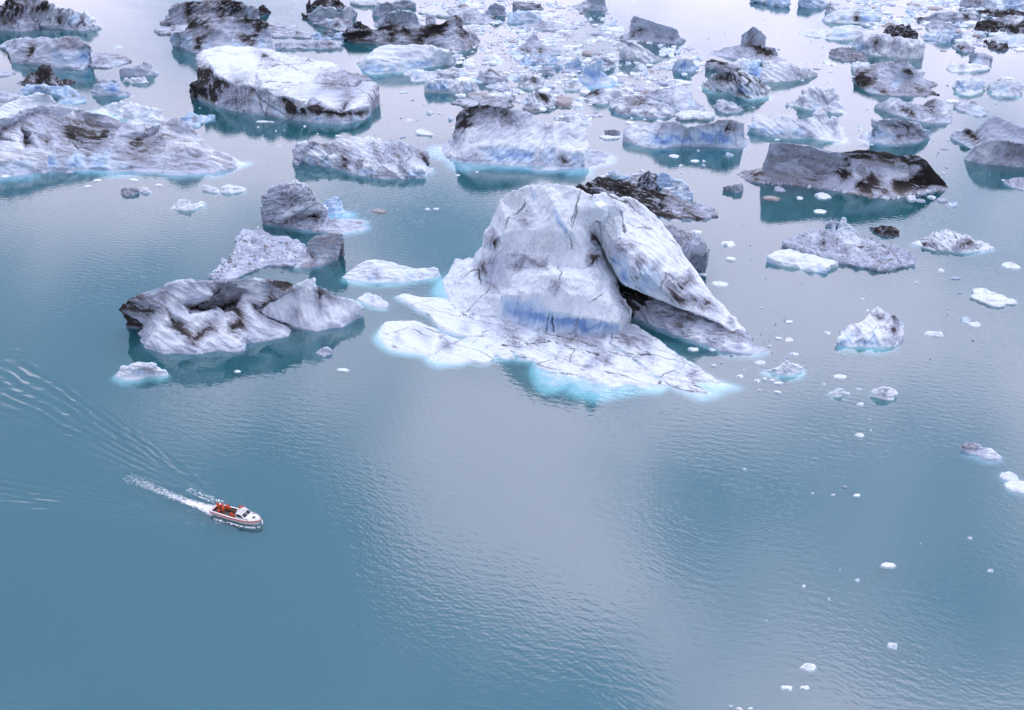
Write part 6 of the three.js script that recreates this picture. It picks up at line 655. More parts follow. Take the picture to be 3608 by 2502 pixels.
one('round white chunk below the two-lobed chunk', FR, [294, 545, 60, 34, 1, 0]);
one('small white and blue chunk by the end of the brown slab', FR, [82, 372, 74, 36, 0, 0]);
one('small pale sliver beside the wing of the dome', FR, [125, 645, 50, 22, 1, 0]);
one('slanting pale floe right of the dome wing', FR, [228, 692, 118, 44, 2, 0], 'ice floe');
one('white floe with a raised rim in the dark reflection of the cliff berg', FR, [868, 140, 108, 52, 0, 0], 'ice floe');
one('small white chunk in the reflection of the cliff berg', FR, [727, 166, 46, 22, 0, 0]);
one('thin white floe low in the reflection of the cliff berg', FR, [855, 244, 94, 36, 2, 0], 'ice floe');
one('brown-topped cake of ice at the foot of the cliff berg', FR, [600, 108, 80, 36, 0, 1], 'ice floe');
one('flat dirty mat of ice at the left of the cliff berg reflection', FR, [548, 166, 116, 30, 1, 2], 'ice floe');
many('pale cube of ice in the cluster at the right foot of the cliff berg', 'cubes at the right foot of the cliff berg', FR, [[1425, 160, 62, 48, 0, 0], [1480, 180, 56, 30, 0, 1], [1552, 156, 58, 34, 0, 0], [1500, 135, 50, 26, 0, 1]]);
one('flat pale floe beyond the cubes at the cliff berg foot', FR, [1612, 180, 66, 30, 1, 1], 'ice floe');
one('rounded pale block farthest right of the cliff berg cubes', FR, [1682, 196, 62, 50, 0, 5], 'ice block');
one('white pointed chunk alone in open water far right of the boat', FG, [902, 182, 52, 30, 3, 0]);
one('small pale floe in open water, below the lone pointed chunk', FG, [884, 498, 42, 18, 1, 0], 'ice floe');
many('tiny chip of ice in the open water near the small pale floe', 'chips near the small pale floe', FG, [[312, 367, 20, 9, 1, 0], [764, 498, 26, 9, 1, 0], [824, 457, 32, 9, 1, 1], [658, 490, 16, 7, 1, 0], [428, 404, 22, 7, 1, 1], [948, 108, 14, 7, 0, 0], [956, 165, 14, 8, 0, 0], [904, 32, 36, 14, 1, 0]]);
one('thin half-melted white floe in the lower right water', FG, [1045, 850, 86, 36, 1, 0], 'ice floe');
many('tiny white chip around the half-melted floe', 'chips around the half-melted floe', FG, [[889, 928, 24, 20, 0, 0], [614, 957, 22, 17, 0, 0], [1568, 880, 32, 16, 0, 0], [1463, 713, 24, 16, 0, 0], [799, 878, 10, 8, 0, 0], [743, 1026, 14, 12, 0, 0], [1210, 744, 10, 8, 0, 0], [422, 1137, 14, 8, 0, 0], [968, 822, 10, 12, 0, 1]]);
one('rough white chunk in the lower right water, above the nearest lump', FG, [1068, 1255, 52, 40, 0, 0]);
one('largest white lump in the lower right water', FG, [642, 1356, 86, 56, 3, 0]);
one('white chunk with an upturned left end near the bottom of the picture', FG, [530, 1470, 62, 36, 2, 0]);
one('small knobbed white chunk right of the upturned one near the bottom', FG, [621, 1472, 50, 28, 0, 0]);
many('thin white sliver at the bottom edge of the picture', 'slivers at the bottom edge', FG, [[285, 1590, 36, 12, 1, 0], [340, 1590, 30, 10, 1, 0], [240, 1577, 18, 10, 1, 0]]);
many('small pale oval chip in the open pool left of the dome', 'oval chips left of the dome', FM, [[393, 284, 36, 14, 1, 5], [440, 282, 34, 16, 1, 5]]);
one('flat dirty fleck in the pale shallows above the dome shoulder', FM, [130, 292, 96, 22, 1, 2], 'ice floe');
one('small two-part white chip below the dark-swirled berg', FL, [1008, 1416, 56, 22, 2, 0]);
one('bent white sliver below and left of the flat ice foot', FL, [1708, 1410, 94, 22, 1, 0]);
many('small white floe drifting just below the striated left berg', 'floes below the striated left berg', FL, [[80, 156, 56, 18, 1, 0], [322, 153, 64, 20, 1, 0], [486, 187, 50, 16, 1, 0], [15, 198, 44, 14, 1, 0]], 'ice floe');
one('little white lump at the tip of the rubble floe', FL, [1142, 462, 26, 24, 0, 0]);
many('pale lump resting against the waterline of the striated left berg', 'lumps at the foot of the striated left berg', FA, [[355, 1362, 100, 44, 0, 1], [470, 1360, 70, 34, 0, 1], [555, 1378, 60, 22, 1, 1], [40, 1402, 90, 34, 0, 0]]);
one('small pale lump alone in the grey water right of the blue-grey berg', FA, [948, 368, 62, 32, 0, 5]);
many('thin white chip along the foot of the tabular berg', 'chips along the tabular berg', FB, [[665, 1088, 52, 16, 1, 0], [60, 972, 110, 16, 1, 0], [130, 978, 40, 10, 1, 0], [165, 1050, 18, 8, 1, 0], [500, 1072, 16, 8, 1, 0], [20, 1020, 24, 8, 1, 0]]);
many('tiny pale chip in the open pool between the scalloped berg and the tabular berg', 'chips in the open pool', FB, [[1260, 802, 30, 10, 1, 1], [1170, 948, 24, 9, 1, 1], [1235, 958, 60, 18, 0, 0], [1300, 960, 22, 8, 1, 0], [1190, 1095, 44, 18, 1, 1], [1480, 905, 36, 12, 1, 0], [195, 1165, 26, 14, 0, 0], [1190, 735, 90, 18, 1, 5], [1355, 838, 30, 8, 1, 0]]);
many('pale blue chunk at the left of the grooved iceberg', 'chunks left of the grooved iceberg', FB, [[1572, 945, 64, 40, 0, 5], [1585, 1018, 40, 20, 0, 5], [1625, 1400, 40, 20, 0, 0], [1780, 1376, 36, 16, 0, 0]]);
many('white floe lying in the reflection of the blue-striped berg', 'floes in the reflection of the blue-striped berg', FC, [[1425, 1240, 100, 36, 2, 0], [1590, 1288, 80, 24, 1, 0], [1870, 1232, 74, 40, 0, 5], [1665, 1290, 30, 14, 0, 0], [1620, 1208, 24, 10, 0, 0]], 'ice floe');
many('small white chunk in front of the crimped-rim berg', 'chunks before the crimped-rim berg', FC, [[1070, 980, 88, 26, 1, 0], [1305, 960, 66, 40, 0, 0], [1085, 945, 30, 20, 0, 0], [1190, 955, 28, 14, 0, 0], [1120, 1000, 30, 10, 1, 0]]);
one('small pale lens of ice left of the folded berg', FD, [962, 1032, 42, 26, 0, 0]);
one('small pale chunk below the folded berg', FD, [1002, 1158, 62, 30, 2, 1]);
one('flat pale chip in the pool right of the folded berg', FD, [1636, 1192, 68, 16, 1, 1]);
one('long pale floe above the bent brown-backed floe', FD, [1702, 806, 120, 30, 1, 0], 'ice floe');
const MARKS = [[1885, 150, 'the spire berg'], [2090, 255, 'the vivid blue fin'], [2015, 222, 'the spiky shard cluster'], [2250, 185, 'the grooved ramp berg'], [2400, 230, 'the blue tower berg'], [1735, 272, 'the pinkish heap'], [1440, 200, 'the clean tabular berg'], [1940, 92, 'the wide brown-tinged floe'], [1745, 35, 'the lone triangular berg'], [1850, 62, 'the peaked pale lump'], [2640, 150, 'the mushroom-headed pinnacle'], [2285, 110, 'the grey wedge berg'], [1870, 290, 'the blocky white berg with dark gaps'], [1912, 352, 'the band-slashed lump'], [2120, 335, 'the white loaf'], [1590, 300, 'the toothed slab'], [1640, 265, 'the platy white floe'], [2270, 370, 'the crimped-rim berg'], [3330, 88, 'the tan cone'], [3480, 92, 'the black ash mound'], [3565, 88, 'the black-fronted berg'], [3000, 60, 'the blue-fronted slab'], [3345, 60, 'the dark-shouldered block'], [3320, 130, 'the crumbled blue ridge'], [3180, 112, 'the black craggy mass'], [3440, 10, 'the black-streaked berg'], [2950, 115, 'the long low floe'], [3120, 165, 'the saw-cut slab'], [3120, 275, 'the hump-backed berg'], [2870, 350, 'the crumpled white berg'], [3220, 390, 'the cream ridge berg'], [3440, 200, 'the anvil berg'], [2790, 260, 'the dark-striped tilted slab']];
function placed(frame, x, y, w, kind, shade) {                     // words for a small piece: what it looks like and what it floats beside
  const u = frame[0] + x / frame[2], v = frame[1] + y / frame[2]; let best = MARKS[0], d = 1e9;
  for (const k of MARKS) { const e = Math.hypot(k[0] - u, (k[1] - v) * 2.2); if (e < d) { d = e; best = k; } }
  const du = best[0] - u, dv = (best[1] - v) * 2.2, rel = Math.abs(du) > Math.abs(dv) ? (du > 0 ? 'left of' : 'right of') : dv > 0 ? 'behind' : 'in front of';
  return (w / frame[2] > 48 ? 'larger ' : w / frame[2] < 30 ? 'tiny ' : 'small ') + ['white', 'pale grey', 'dirty grey', '', '', 'pale blue'][shade] + [' angular chunk', ' flat floe', ' wedge', ' pointed chunk'][kind] + ' floating ' + rel + ' ' + best[2];
}
for (const a of [[905, 612, 60, 16, 1, 0], [706, 652, 32, 18, 0, 0], [728, 570, 38, 16, 1, 0], [318, 735, 32, 14, 0, 0], [490, 500, 46, 22, 0, 0], [548, 505, 36, 18, 0, 0], [622, 515, 34, 16, 0, 0], [690, 490, 70, 26, 0, 0], [740, 510, 80, 24, 0, 0], [610, 550, 70, 12, 1, 1], [240, 922, 24, 20, 0, 0], [108, 860, 20, 10, 0, 0], [1665, 684, 30, 10, 1, 1], [1020, 876, 22, 8, 1, 0], [2150, 622, 90, 20, 1, 0], [1630, 405, 60, 12, 1, 2]]) chip(FD, ...a, placed(FD, a[0], a[1], a[2], a[4], a[5]), 'ice chunk', 'chips in the upper right pools');
for (const a of [[1290, 130, 90, 40, 0, 2], [1345, 170, 90, 44, 3, 5], [1260, 155, 80, 20, 1, 0], [1380, 90, 70, 70, 3, 5], [1180, 95, 90, 30, 1, 0], [1090, 60, 90, 40, 0, 2], [1200, 30, 90, 30, 0, 1], [1030, 185, 110, 36, 0, 0], [1480, 60, 60, 24, 0, 0], [1560, 60, 120, 26, 1, 2], [1640, 85, 100, 22, 1, 1], [1840, 262, 60, 40, 0, 5], [1920, 268, 100, 44, 0, 5], [2050, 270, 110, 26, 1, 5], [1500, 300, 60, 30, 0, 0], [1540, 340, 90, 26, 0, 1], [1860, 300, 80, 26, 0, 0]]) chip(FD, ...a, placed(FD, a[0], a[1], a[2], a[4], a[5]), 'ice chunk', 'chunks of the top right drift');
// the crowded drift: floes and chunks by the dozen, then the brash between them
const DRIFT = [[1480, 10], [1650, -10], [2150, 20], [2180, 90], [2290, 150], [2440, 165], [2500, 240], [2400, 300], [2230, 340], [2100, 420], [1960, 425], [1880, 370], [1700, 340], [1620, 330], [1590, 230], [1460, 120]], DRIFT_R = [[2900, -10], [3640, -10], [3640, 190], [3480, 170], [3330, 140], [3220, 130], [3060, 90], [2920, 50]];
const free = (u, v) => !taken.some((r) => within(r, u, v));
function scatter(poly, n, f, seed) {
  const r = rng(seed), xs = poly.map((p) => p[0]), ys = poly.map((p) => p[1]);
  for (let k = 0, tries = 0; k < n && tries < n * 60; tries++) { const u = lerp(Math.min(...xs), Math.max(...xs), r()), v = lerp(Math.min(...ys), Math.max(...ys), r()); if (within(poly, u, v) && free(u, v) && f(u, v, r)) k++; }
}
for (const [poly, n, group] of [[DRIFT, 88, 'pieces of the upper middle drift'], [DRIFT_R, 40, 'pieces of the top right drift']]) scatter(poly, n, (u, v, r) => { if (fbm2(u / 130 + 3, v / 45 + 8, 3) < r() * 0.5 - 0.3) return false; const s = (24 + 64 * r() * r()) * (0.7 + v / 500); const kind = r() < 0.42 ? 1 : r() < 0.62 ? 0 : r() < 0.75 ? 2 : 3, shade = [0, 0, 5, 1, 0, 2][Math.floor(r() * 6)]; chip(FS, u, v, s, s * (0.25 + 0.55 * r() * r()), kind, shade, placed(FS, u, v, s, kind, shade), 'ice chunk', group); return true; }, n);
{
  const counts = [[DRIFT, 3400, 1.0], [DRIFT_R, 1500, 1.0], [[[2350, 60], [3608, 60], [3608, 640], [2700, 760], [2300, 560]], 170, 0.5], [[[1500, 560], [2500, 680], [3300, 760], [3608, 1300], [2700, 1400], [2450, 1000]], 90, 0.32], [[[2400, 1000], [2760, 1080], [2800, 1300], [2600, 1330], [2350, 1180]], 70, 0.35], [[[650, 120], [1000, 180], [1500, 330], [1500, 520], [700, 480]], 40, 0.4]], spots = [];
  counts.forEach(([poly, n, big], q) => scatter(poly, n, (u, v, r) => {
    if (q < 2 && fbm2(u / 130 + 3, v / 45 + 8, 3) < r() * 0.7 - 0.3) return false;
    const p = ground(u, v), dist = Math.hypot(p[0], EYE, p[2]), s = big * (0.28 + 3.6 * Math.pow(r(), 7)) * (dist / 480); spots.push([p, s, r(), r(), r()]); return true;
  }, 900 + q));
  const m = new THREE.Matrix4(), qn = new THREE.Quaternion();
  [[0, 0], [1, 0], [1, 1], [0, 5], [1, 0]].forEach(([kind, shade], k, all) => {
    const mine = spots.filter((s, i) => i % all.length === k), inst = new THREE.InstancedMesh(lump(kind, shade, 5), iceMat, mine.length);
    mine.forEach(([p, s, a, b, c], i) => inst.setMatrixAt(i, m.compose(new THREE.Vector3(...p), qn.setFromAxisAngle(new THREE.Vector3(0, 1, 0), a * 6.28), new THREE.Vector3(s * (1 + b), kind === 1 ? 0.22 + 0.1 * c : s * (0.3 + 0.4 * c), s))));
    inst.name = numbered('brash_ice'); inst.castShadow = inst.receiveShadow = true;
    scene.add(tag(inst, 'loose brash of small ice bits floating between the bergs', 'brash ice', null, 'stuff'));
  });
}

// ---------------------------------------------------------------- the tour boat
const boatPos = [(STERN[0] + BOW[0]) / 2, 0, (STERN[2] + BOW[2]) / 2], boatTurn = Math.atan2(-heading.z, heading.x), HALF = BOAT_LEN / 2;
const paint = (r, g, b, o = {}) => new THREE.MeshPhysicalMaterial({ color: new THREE.Color(r, g, b), roughness: 0.35, clearcoat: 0.3, ...o });
const white = paint(0.78, 0.78, 0.77), red = paint(0.62, 0.075, 0.03), darkGlass = paint(0.03, 0.035, 0.045, { roughness: 0.08 }), wood = paint(0.13, 0.085, 0.05, { roughness: 0.6, clearcoat: 0 }), soleMat = paint(0.11, 0.105, 0.10, { roughness: 0.8, clearcoat: 0 }), blackMat = paint(0.03, 0.03, 0.03, { roughness: 0.6 }), steel = paint(0.6, 0.6, 0.6, { metalness: 0.8, roughness: 0.3 });
const boat = thing('tour_boat', 'small white motor boat with a red stripe, open stern and forward cabin', 'boat', boatPos);
boat.rotation.y = boatTurn;
const halfBeam = (t) => (t < 0.62 ? lerp(1.38, 1.5, sstep(0, 0.5, t)) : 1.5 * Math.pow(Math.max(0, 1 - ((t - 0.62) / 0.38) ** 2.3), 0.72));
const sheer = (t) => 0.92 + 0.5 * t * t, X = (t) => -HALF + t * BOAT_LEN;
function grid(fn, nu, nv) { const p = [], idx = []; for (let i = 0; i <= nu; i++) for (let j = 0; j <= nv; j++) p.push(...fn(i / nu, j / nv)); for (let i = 0; i < nu; i++) for (let j = 0; j < nv; j++) { const a = i * (nv + 1) + j, b = a + nv + 1; idx.push(a, b, a + 1, a + 1, b, b + 1); } const g = new THREE.BufferGeometry(); g.setAttribute('position', new THREE.Float32BufferAttribute(p, 3)); g.setIndex(idx); g.computeVertexNormals(); return g; }
{
  // hull: round bilge sides from sheer to keel, closed by a transom
  const section = (t, v) => { const a = v * Math.PI, w = halfBeam(t), s = Math.sign(Math.cos(a)) * Math.pow(Math.abs(Math.cos(a)), 0.55), d = Math.pow(Math.sin(a), 0.7), flare = 1 - 0.22 * d * (0.3 + t), rake = d * 0.55 * Math.max(0, t - 0.7) / 0.3; return [X(t) - rake * 1.4, lerp(sheer(t), -0.5 + 0.25 * t * t * t, d), s * w * flare]; };
  const shell = grid((u, v) => section(u, v), 40, 24), transom = grid((u, v) => { const p = section(0, v); return [p[0], lerp(sheer(0), p[1], u), p[2]]; }, 4, 24);
  const m = white.clone(); m.side = THREE.DoubleSide;
  const hull = part('hull', mergeGeometries([shell, transom]), m, boat);
  const rail = []; for (let k = 0; k <= 60; k++) { const t = k / 60; rail.push(new THREE.Vector3(X(t), sheer(t) - 0.16, halfBeam(t) + 0.02)); }
  const ring = rail.concat(rail.slice().reverse().map((p) => new THREE.Vector3(p.x, p.y, -p.z)));
  part('rub_rail', new THREE.TubeGeometry(new THREE.CatmullRomCurve3(ring, true), 260, 0.085, 8, true), red, hull);
  // decks: gunwales round the open stern, foredeck ahead of the cabin
  const gun = (s) => grid((u, v) => { const t = u * 0.6, w = halfBeam(t); return [X(t), sheer(t) + 0.02, s * lerp(w - 0.26, w, v)]; }, 20, 1);
  part('gunwale', mergeGeometries([gun(1), gun(-1), grid((u, v) => [X(0) + v * 0.25, sheer(0) + 0.02, lerp(-1.3, 1.3, u)], 4, 1)]), m, hull);
  part('foredeck', grid((u, v) => { const t = 0.58 + u * 0.42, w = halfBeam(t), c = 2 * v - 1; return [X(t), sheer(t) + 0.03 + 0.14 * (1 - c * c) * (1 - u * 0.6), c * w]; }, 22, 12), m, hull);
  const co = (s) => grid((u, v) => { const t = 0.02 + u * 0.57, w = halfBeam(t) - 0.26; return [X(t), lerp(0.28, sheer(t) + 0.02, v), s * w]; }, 20, 2);
  part('coaming', mergeGeometries([co(1), co(-1), grid((u, v) => [X(0) + 0.25, lerp(0.28, sheer(0), v), lerp(-1.12, 1.12, u)], 4, 2)]), wood, boat);
  part('cockpit_sole', grid((u, v) => { const t = 0.02 + u * 0.57, w = halfBeam(t) - 0.26; return [X(t), 0.28, lerp(-w, w, v)]; }, 12, 2), soleMat, boat);
  for (const s of [1, -1]) part('bench', new RoundedBoxGeometry(3.6, 0.4, 0.4, 2, 0.05).translate(X(0.25), 0.48, s * 0.9), wood, boat);
}
const CX0 = X(0.55), CX1 = X(0.725), CH = 1.95;                          // cabin: back bulkhead, foot of the windscreen, height above the sheer line
{
  const rise = (x) => x, b0 = sheer(0.55), prof = [[CX0, b0], [CX0 + 0.05, CH + 0.1], [CX0 + 1.15, CH + 0.14], [CX1 + 0.12, b0 + 0.42], [CX1 + 0.5, b0 + 0.2], [CX1 + 0.5, b0]];
  const W0 = 1.18, W1 = 0.98, wide = (y) => lerp(W0, W1, clamp((y - b0) / 1.1));
  const shell = new THREE.Shape(prof.map((p) => new THREE.Vector2(...p)));
  const g = new THREE.ExtrudeGeometry(shell, { depth: 2, bevelEnabled: true, bevelSize: 0.05, bevelThickness: 0.05, bevelSegments: 2 }).translate(0, 0, -1);
  const p = g.attributes.position; for (let i = 0; i < p.count; i++) p.setZ(i, p.getZ(i) * wide(p.getY(i)));
  g.computeVertexNormals();
  const cabin = part('cabin', g, white, boat);
  const quad = (a, b, c, d, off) => { const v = [a, b, c, d].map((q) => new THREE.Vector3(...q)), n = new THREE.Vector3().crossVectors(v[1].clone().sub(v[0]), v[3].clone().sub(v[0])).normalize().multiplyScalar(off), t = n.clone().multiplyScalar(2.2); const q = new THREE.BufferGeometry(), P = []; for (const k of [0, 1]) v.forEach((x) => P.push(...x.clone().add(k ? n : n.clone().sub(t)).toArray())); q.setAttribute('position', new THREE.Float32BufferAttribute(P, 3)); q.setIndex([4, 5, 6, 4, 6, 7, 0, 2, 1, 0, 3, 2, 0, 1, 5, 0, 5, 4, 1, 2, 6, 1, 6, 5, 2, 3, 7, 2, 7, 6, 3, 0, 4, 3, 4, 7]); const r = q.toNonIndexed(); r.computeVertexNormals(); return r; };
  const wx = (f) => lerp(CX0 + 1.15, CX1 + 0.12, f) + 0.06, wy = (f) => lerp(CH + 0.14, b0 + 0.42, f) + 0.03;
  for (const s of [-1, 1]) part('windscreen_pane', quad([wx(0.9), wy(0.9), s < 0 ? -0.98 : 0.08], [wx(0.9), wy(0.9), s < 0 ? -0.08 : 0.98], [wx(0.2), wy(0.2), s < 0 ? -0.08 : 0.9], [wx(0.2), wy(0.2), s < 0 ? -0.9 : 0.08], 0.05), darkGlass, cabin);
  for (const s of [-1, 1]) { const z = (y) => s * (wide(y) * 1.05 + 0.012), y0 = b0 + 0.42, y1 = CH - 0.02, a = [CX0 + 0.22, y0, z(y0)], b = [CX0 + 1.62, y0, z(y0)], c = [CX0 + 1.12, y1, z(y1)], d = [CX0 + 0.25, y1, z(y1)]; part('side_window', s > 0 ? quad(a, b, c, d, 0.03) : quad(b, a, d, c, 0.03), darkGlass, cabin); }
  for (const s of [-1, 1]) { const a = [CX1 + 0.3, sheer(0.75) + 0.04, s * 1.19], b = [CX1 + 1.1, sheer(0.8) + 0.06, s * 1.08], c = [CX1 + 0.3, sheer(0.75) + 0.28, s * 1.0]; part('foot_window', s > 0 ? quad(a, b, c, c, 0.03) : quad(b, a, c, c, 0.03), darkGlass, cabin); }
  part('deck_hatch', new RoundedBoxGeometry(0.5, 0.07, 0.5, 2, 0.02).rotateY(0.78).translate(X(0.86), sheer(0.86) + 0.17, 0), blackMat, boat);
  for (const s of [-0.3, 0.3]) part('cleat', new RoundedBoxGeometry(0.22, 0.1, 0.1, 2, 0.03).translate(X(0.955), sheer(0.95) + 0.12, s), steel, boat);
  part('roof_rack', mergeGeometries([...[-0.6, 0, 0.6].map((z) => new THREE.CylinderGeometry(0.025, 0.025, 1, 6).rotateZ(Math.PI / 2).translate(CX0 + 0.6, CH + 0.34, z)), ...[-0.6, 0.6].flatMap((z) => [0.15, 1.05].map((x) => new THREE.CylinderGeometry(0.025, 0.025, 0.24, 6).translate(CX0 + x, CH + 0.25, z)))]), steel, cabin);
  part('life_raft', new THREE.CapsuleGeometry(0.24, 0.5, 6, 14).rotateX(Math.PI / 2).translate(CX0 + 0.95, CH + 0.42, -0.35), white, cabin);
  part('roof_sign', new RoundedBoxGeometry(0.06, 0.42, 0.8, 2, 0.02).translate(CX0 + 0.15, CH + 0.42, 0.35), white, cabin);
  part('red_light', new THREE.SphereGeometry(0.08, 10, 8).translate(CX0 + 1.2, CH + 0.28, 0.6), red, cabin);
  const mast = part('mast', mergeGeometries([new THREE.CylinderGeometry(0.025, 0.035, 1.7, 8).translate(CX0 + 0.1, CH + 0.9, -0.75), new THREE.CylinderGeometry(0.02, 0.02, 0.5, 6).rotateX(Math.PI / 2).translate(CX0 + 0.1, CH + 1.35, -0.75)]), steel, boat);
  part('antenna', new THREE.CylinderGeometry(0.012, 0.018, 1.5, 6).translate(CX0 + 0.3, CH + 0.85, -0.95), blackMat, mast);
  const rails = []; for (let k = 0; k <= 14; k++) { const t = 0.76 + 0.24 * (k / 14); rails.push(new THREE.Vector3(X(t) - (k === 14 ? 0.1 : 0), sheer(t) + 0.5, halfBeam(Math.min(t, 0.995)) - 0.08)); }
  const both = rails.concat(rails.slice(0, -1).reverse().map((q) => new THREE.Vector3(q.x, q.y, -q.z)));
  part('bow_rail', mergeGeometries([new THREE.TubeGeometry(new THREE.CatmullRomCurve3(both), 80, 0.016, 6), ...[2, 6, 10, 13].flatMap((k) => [1, -1].map((s) => new THREE.CylinderGeometry(0.014, 0.014, 0.5, 6).translate(rails[k].x, rails[k].y - 0.25, rails[k].z * s)))]), steel, boat);
}
// ---- people: one continuous body each, meshed from tapered limbs joined smoothly
function bodyGeo(J, cell) {
  // J: list of [a, b, ra, rb, colour]; surface nets over the smooth union
  let lo = [1e9, 1e9, 1e9], hi = [-1e9, -1e9, -1e9];
  for (const [a, b, ra, rb] of J) for (let c = 0; c < 3; c++) { lo[c] = Math.min(lo[c], a[c] - ra - 0.05, b[c] - rb - 0.05); hi[c] = Math.max(hi[c], a[c] + ra + 0.05, b[c] + rb + 0.05); }
  const n = lo.map((l, c) => Math.ceil((hi[c] - l) / cell) + 1), f = new Float32Array(n[0] * n[1] * n[2]);
  const capsule = (x, y, z, [a, b, ra, rb]) => { const dx = b[0] - a[0], dy = b[1] - a[1], dz = b[2] - a[2], t = clamp(((x - a[0]) * dx + (y - a[1]) * dy + (z - a[2]) * dz) / (dx * dx + dy * dy + dz * dz + 1e-9)); return Math.hypot(x - a[0] - dx * t, y - a[1] - dy * t, z - a[2] - dz * t) - lerp(ra, rb, t); };
  const field = (x, y, z) => { let d = 1e9; for (const j of J) { const e = capsule(x, y, z, j), k = 0.035 * (j[2] < 0.03 ? 0.2 : 1), h = clamp(0.5 + 0.5 * (d - e) / k); d = lerp(d, e, h) - k * h * (1 - h); } return d; };
  const at3 = (i, j, k) => (k * n[1] + j) * n[0] + i;
  for (let k = 0; k < n[2]; k++) for (let j = 0; j < n[1]; j++) for (let i = 0; i < n[0]; i++) f[at3(i, j, k)] = field(lo[0] + i * cell, lo[1] + j * cell, lo[2] + k * cell);
  const id = new Map(), P = [], Cc = [], idx = [];
  const vert = (i, j, k) => {
    const key = at3(i, j, k); if (id.has(key)) return id.get(key);
    let sx = 0, sy = 0, sz = 0, m = 0; const c = [];
    for (let q = 0; q < 8; q++) c.push(f[at3(i + (q & 1), j + ((q >> 1) & 1), k + (q >> 2))]);
    for (let q = 0; q < 8; q++) for (const bit of [1, 2, 4]) if (!(q & bit)) { const r = q | bit; if ((c[q] < 0) !== (c[r] < 0)) { const t = c[q] / (c[q] - c[r]); sx += (q & 1) + (bit === 1 ? t : 0); sy += ((q >> 1) & 1) + (bit === 2 ? t : 0); sz += (q >> 2) + (bit === 4 ? t : 0); m++; } }
    const x = lo[0] + (i + sx / m) * cell, y = lo[1] + (j + sy / m) * cell, z = lo[2] + (k + sz / m) * cell; P.push(x, y, z);
    let best = 1e9, col = J[0][4]; for (const q of J) { const e = capsule(x, y, z, q); if (e < best) { best = e; col = q[4]; } } Cc.push(...col);
    id.set(key, P.length / 3 - 1); return P.length / 3 - 1;
  };
  for (let k = 1; k < n[2] - 1; k++) for (let j = 1; j < n[1] - 1; j++) for (let i = 1; i < n[0] - 1; i++) {
    const a = f[at3(i, j, k)] < 0;
    const q = (A, B, Cq, D, s) => (s ? idx.push(A, B, Cq, A, Cq, D) : idx.push(A, Cq, B, A, D, Cq));
    if (a !== f[at3(i + 1, j, k)] < 0) q(vert(i, j - 1, k - 1), vert(i, j, k - 1), vert(i, j, k), vert(i, j - 1, k), a);
    if (a !== f[at3(i, j + 1, k)] < 0) q(vert(i - 1, j, k - 1), vert(i - 1, j, k), vert(i, j, k), vert(i, j, k - 1), a);
    if (a !== f[at3(i, j, k + 1)] < 0) q(vert(i - 1, j - 1, k), vert(i, j - 1, k), vert(i, j, k), vert(i - 1, j, k), a);
  }
  const g = new THREE.BufferGeometry(); g.setAttribute('position', new THREE.Float32BufferAttribute(P, 3)); g.setAttribute('color', new THREE.Float32BufferAttribute(Cc, 3)); g.setIndex(idx); g.computeVertexNormals(); return g;
}
const cloth = new THREE.MeshStandardMaterial({ name: 'overall_cloth', vertexColors: true, roughness: 0.85 });
const OR = [0.85, 0.13, 0.03], SKIN = [0.5, 0.3, 0.22], HAIR = [0.04, 0.028, 0.02], BOOT = [0.02, 0.02, 0.022], GLOVE = [0.05, 0.05, 0.055], DARK = [0.035, 0.04, 0.06];
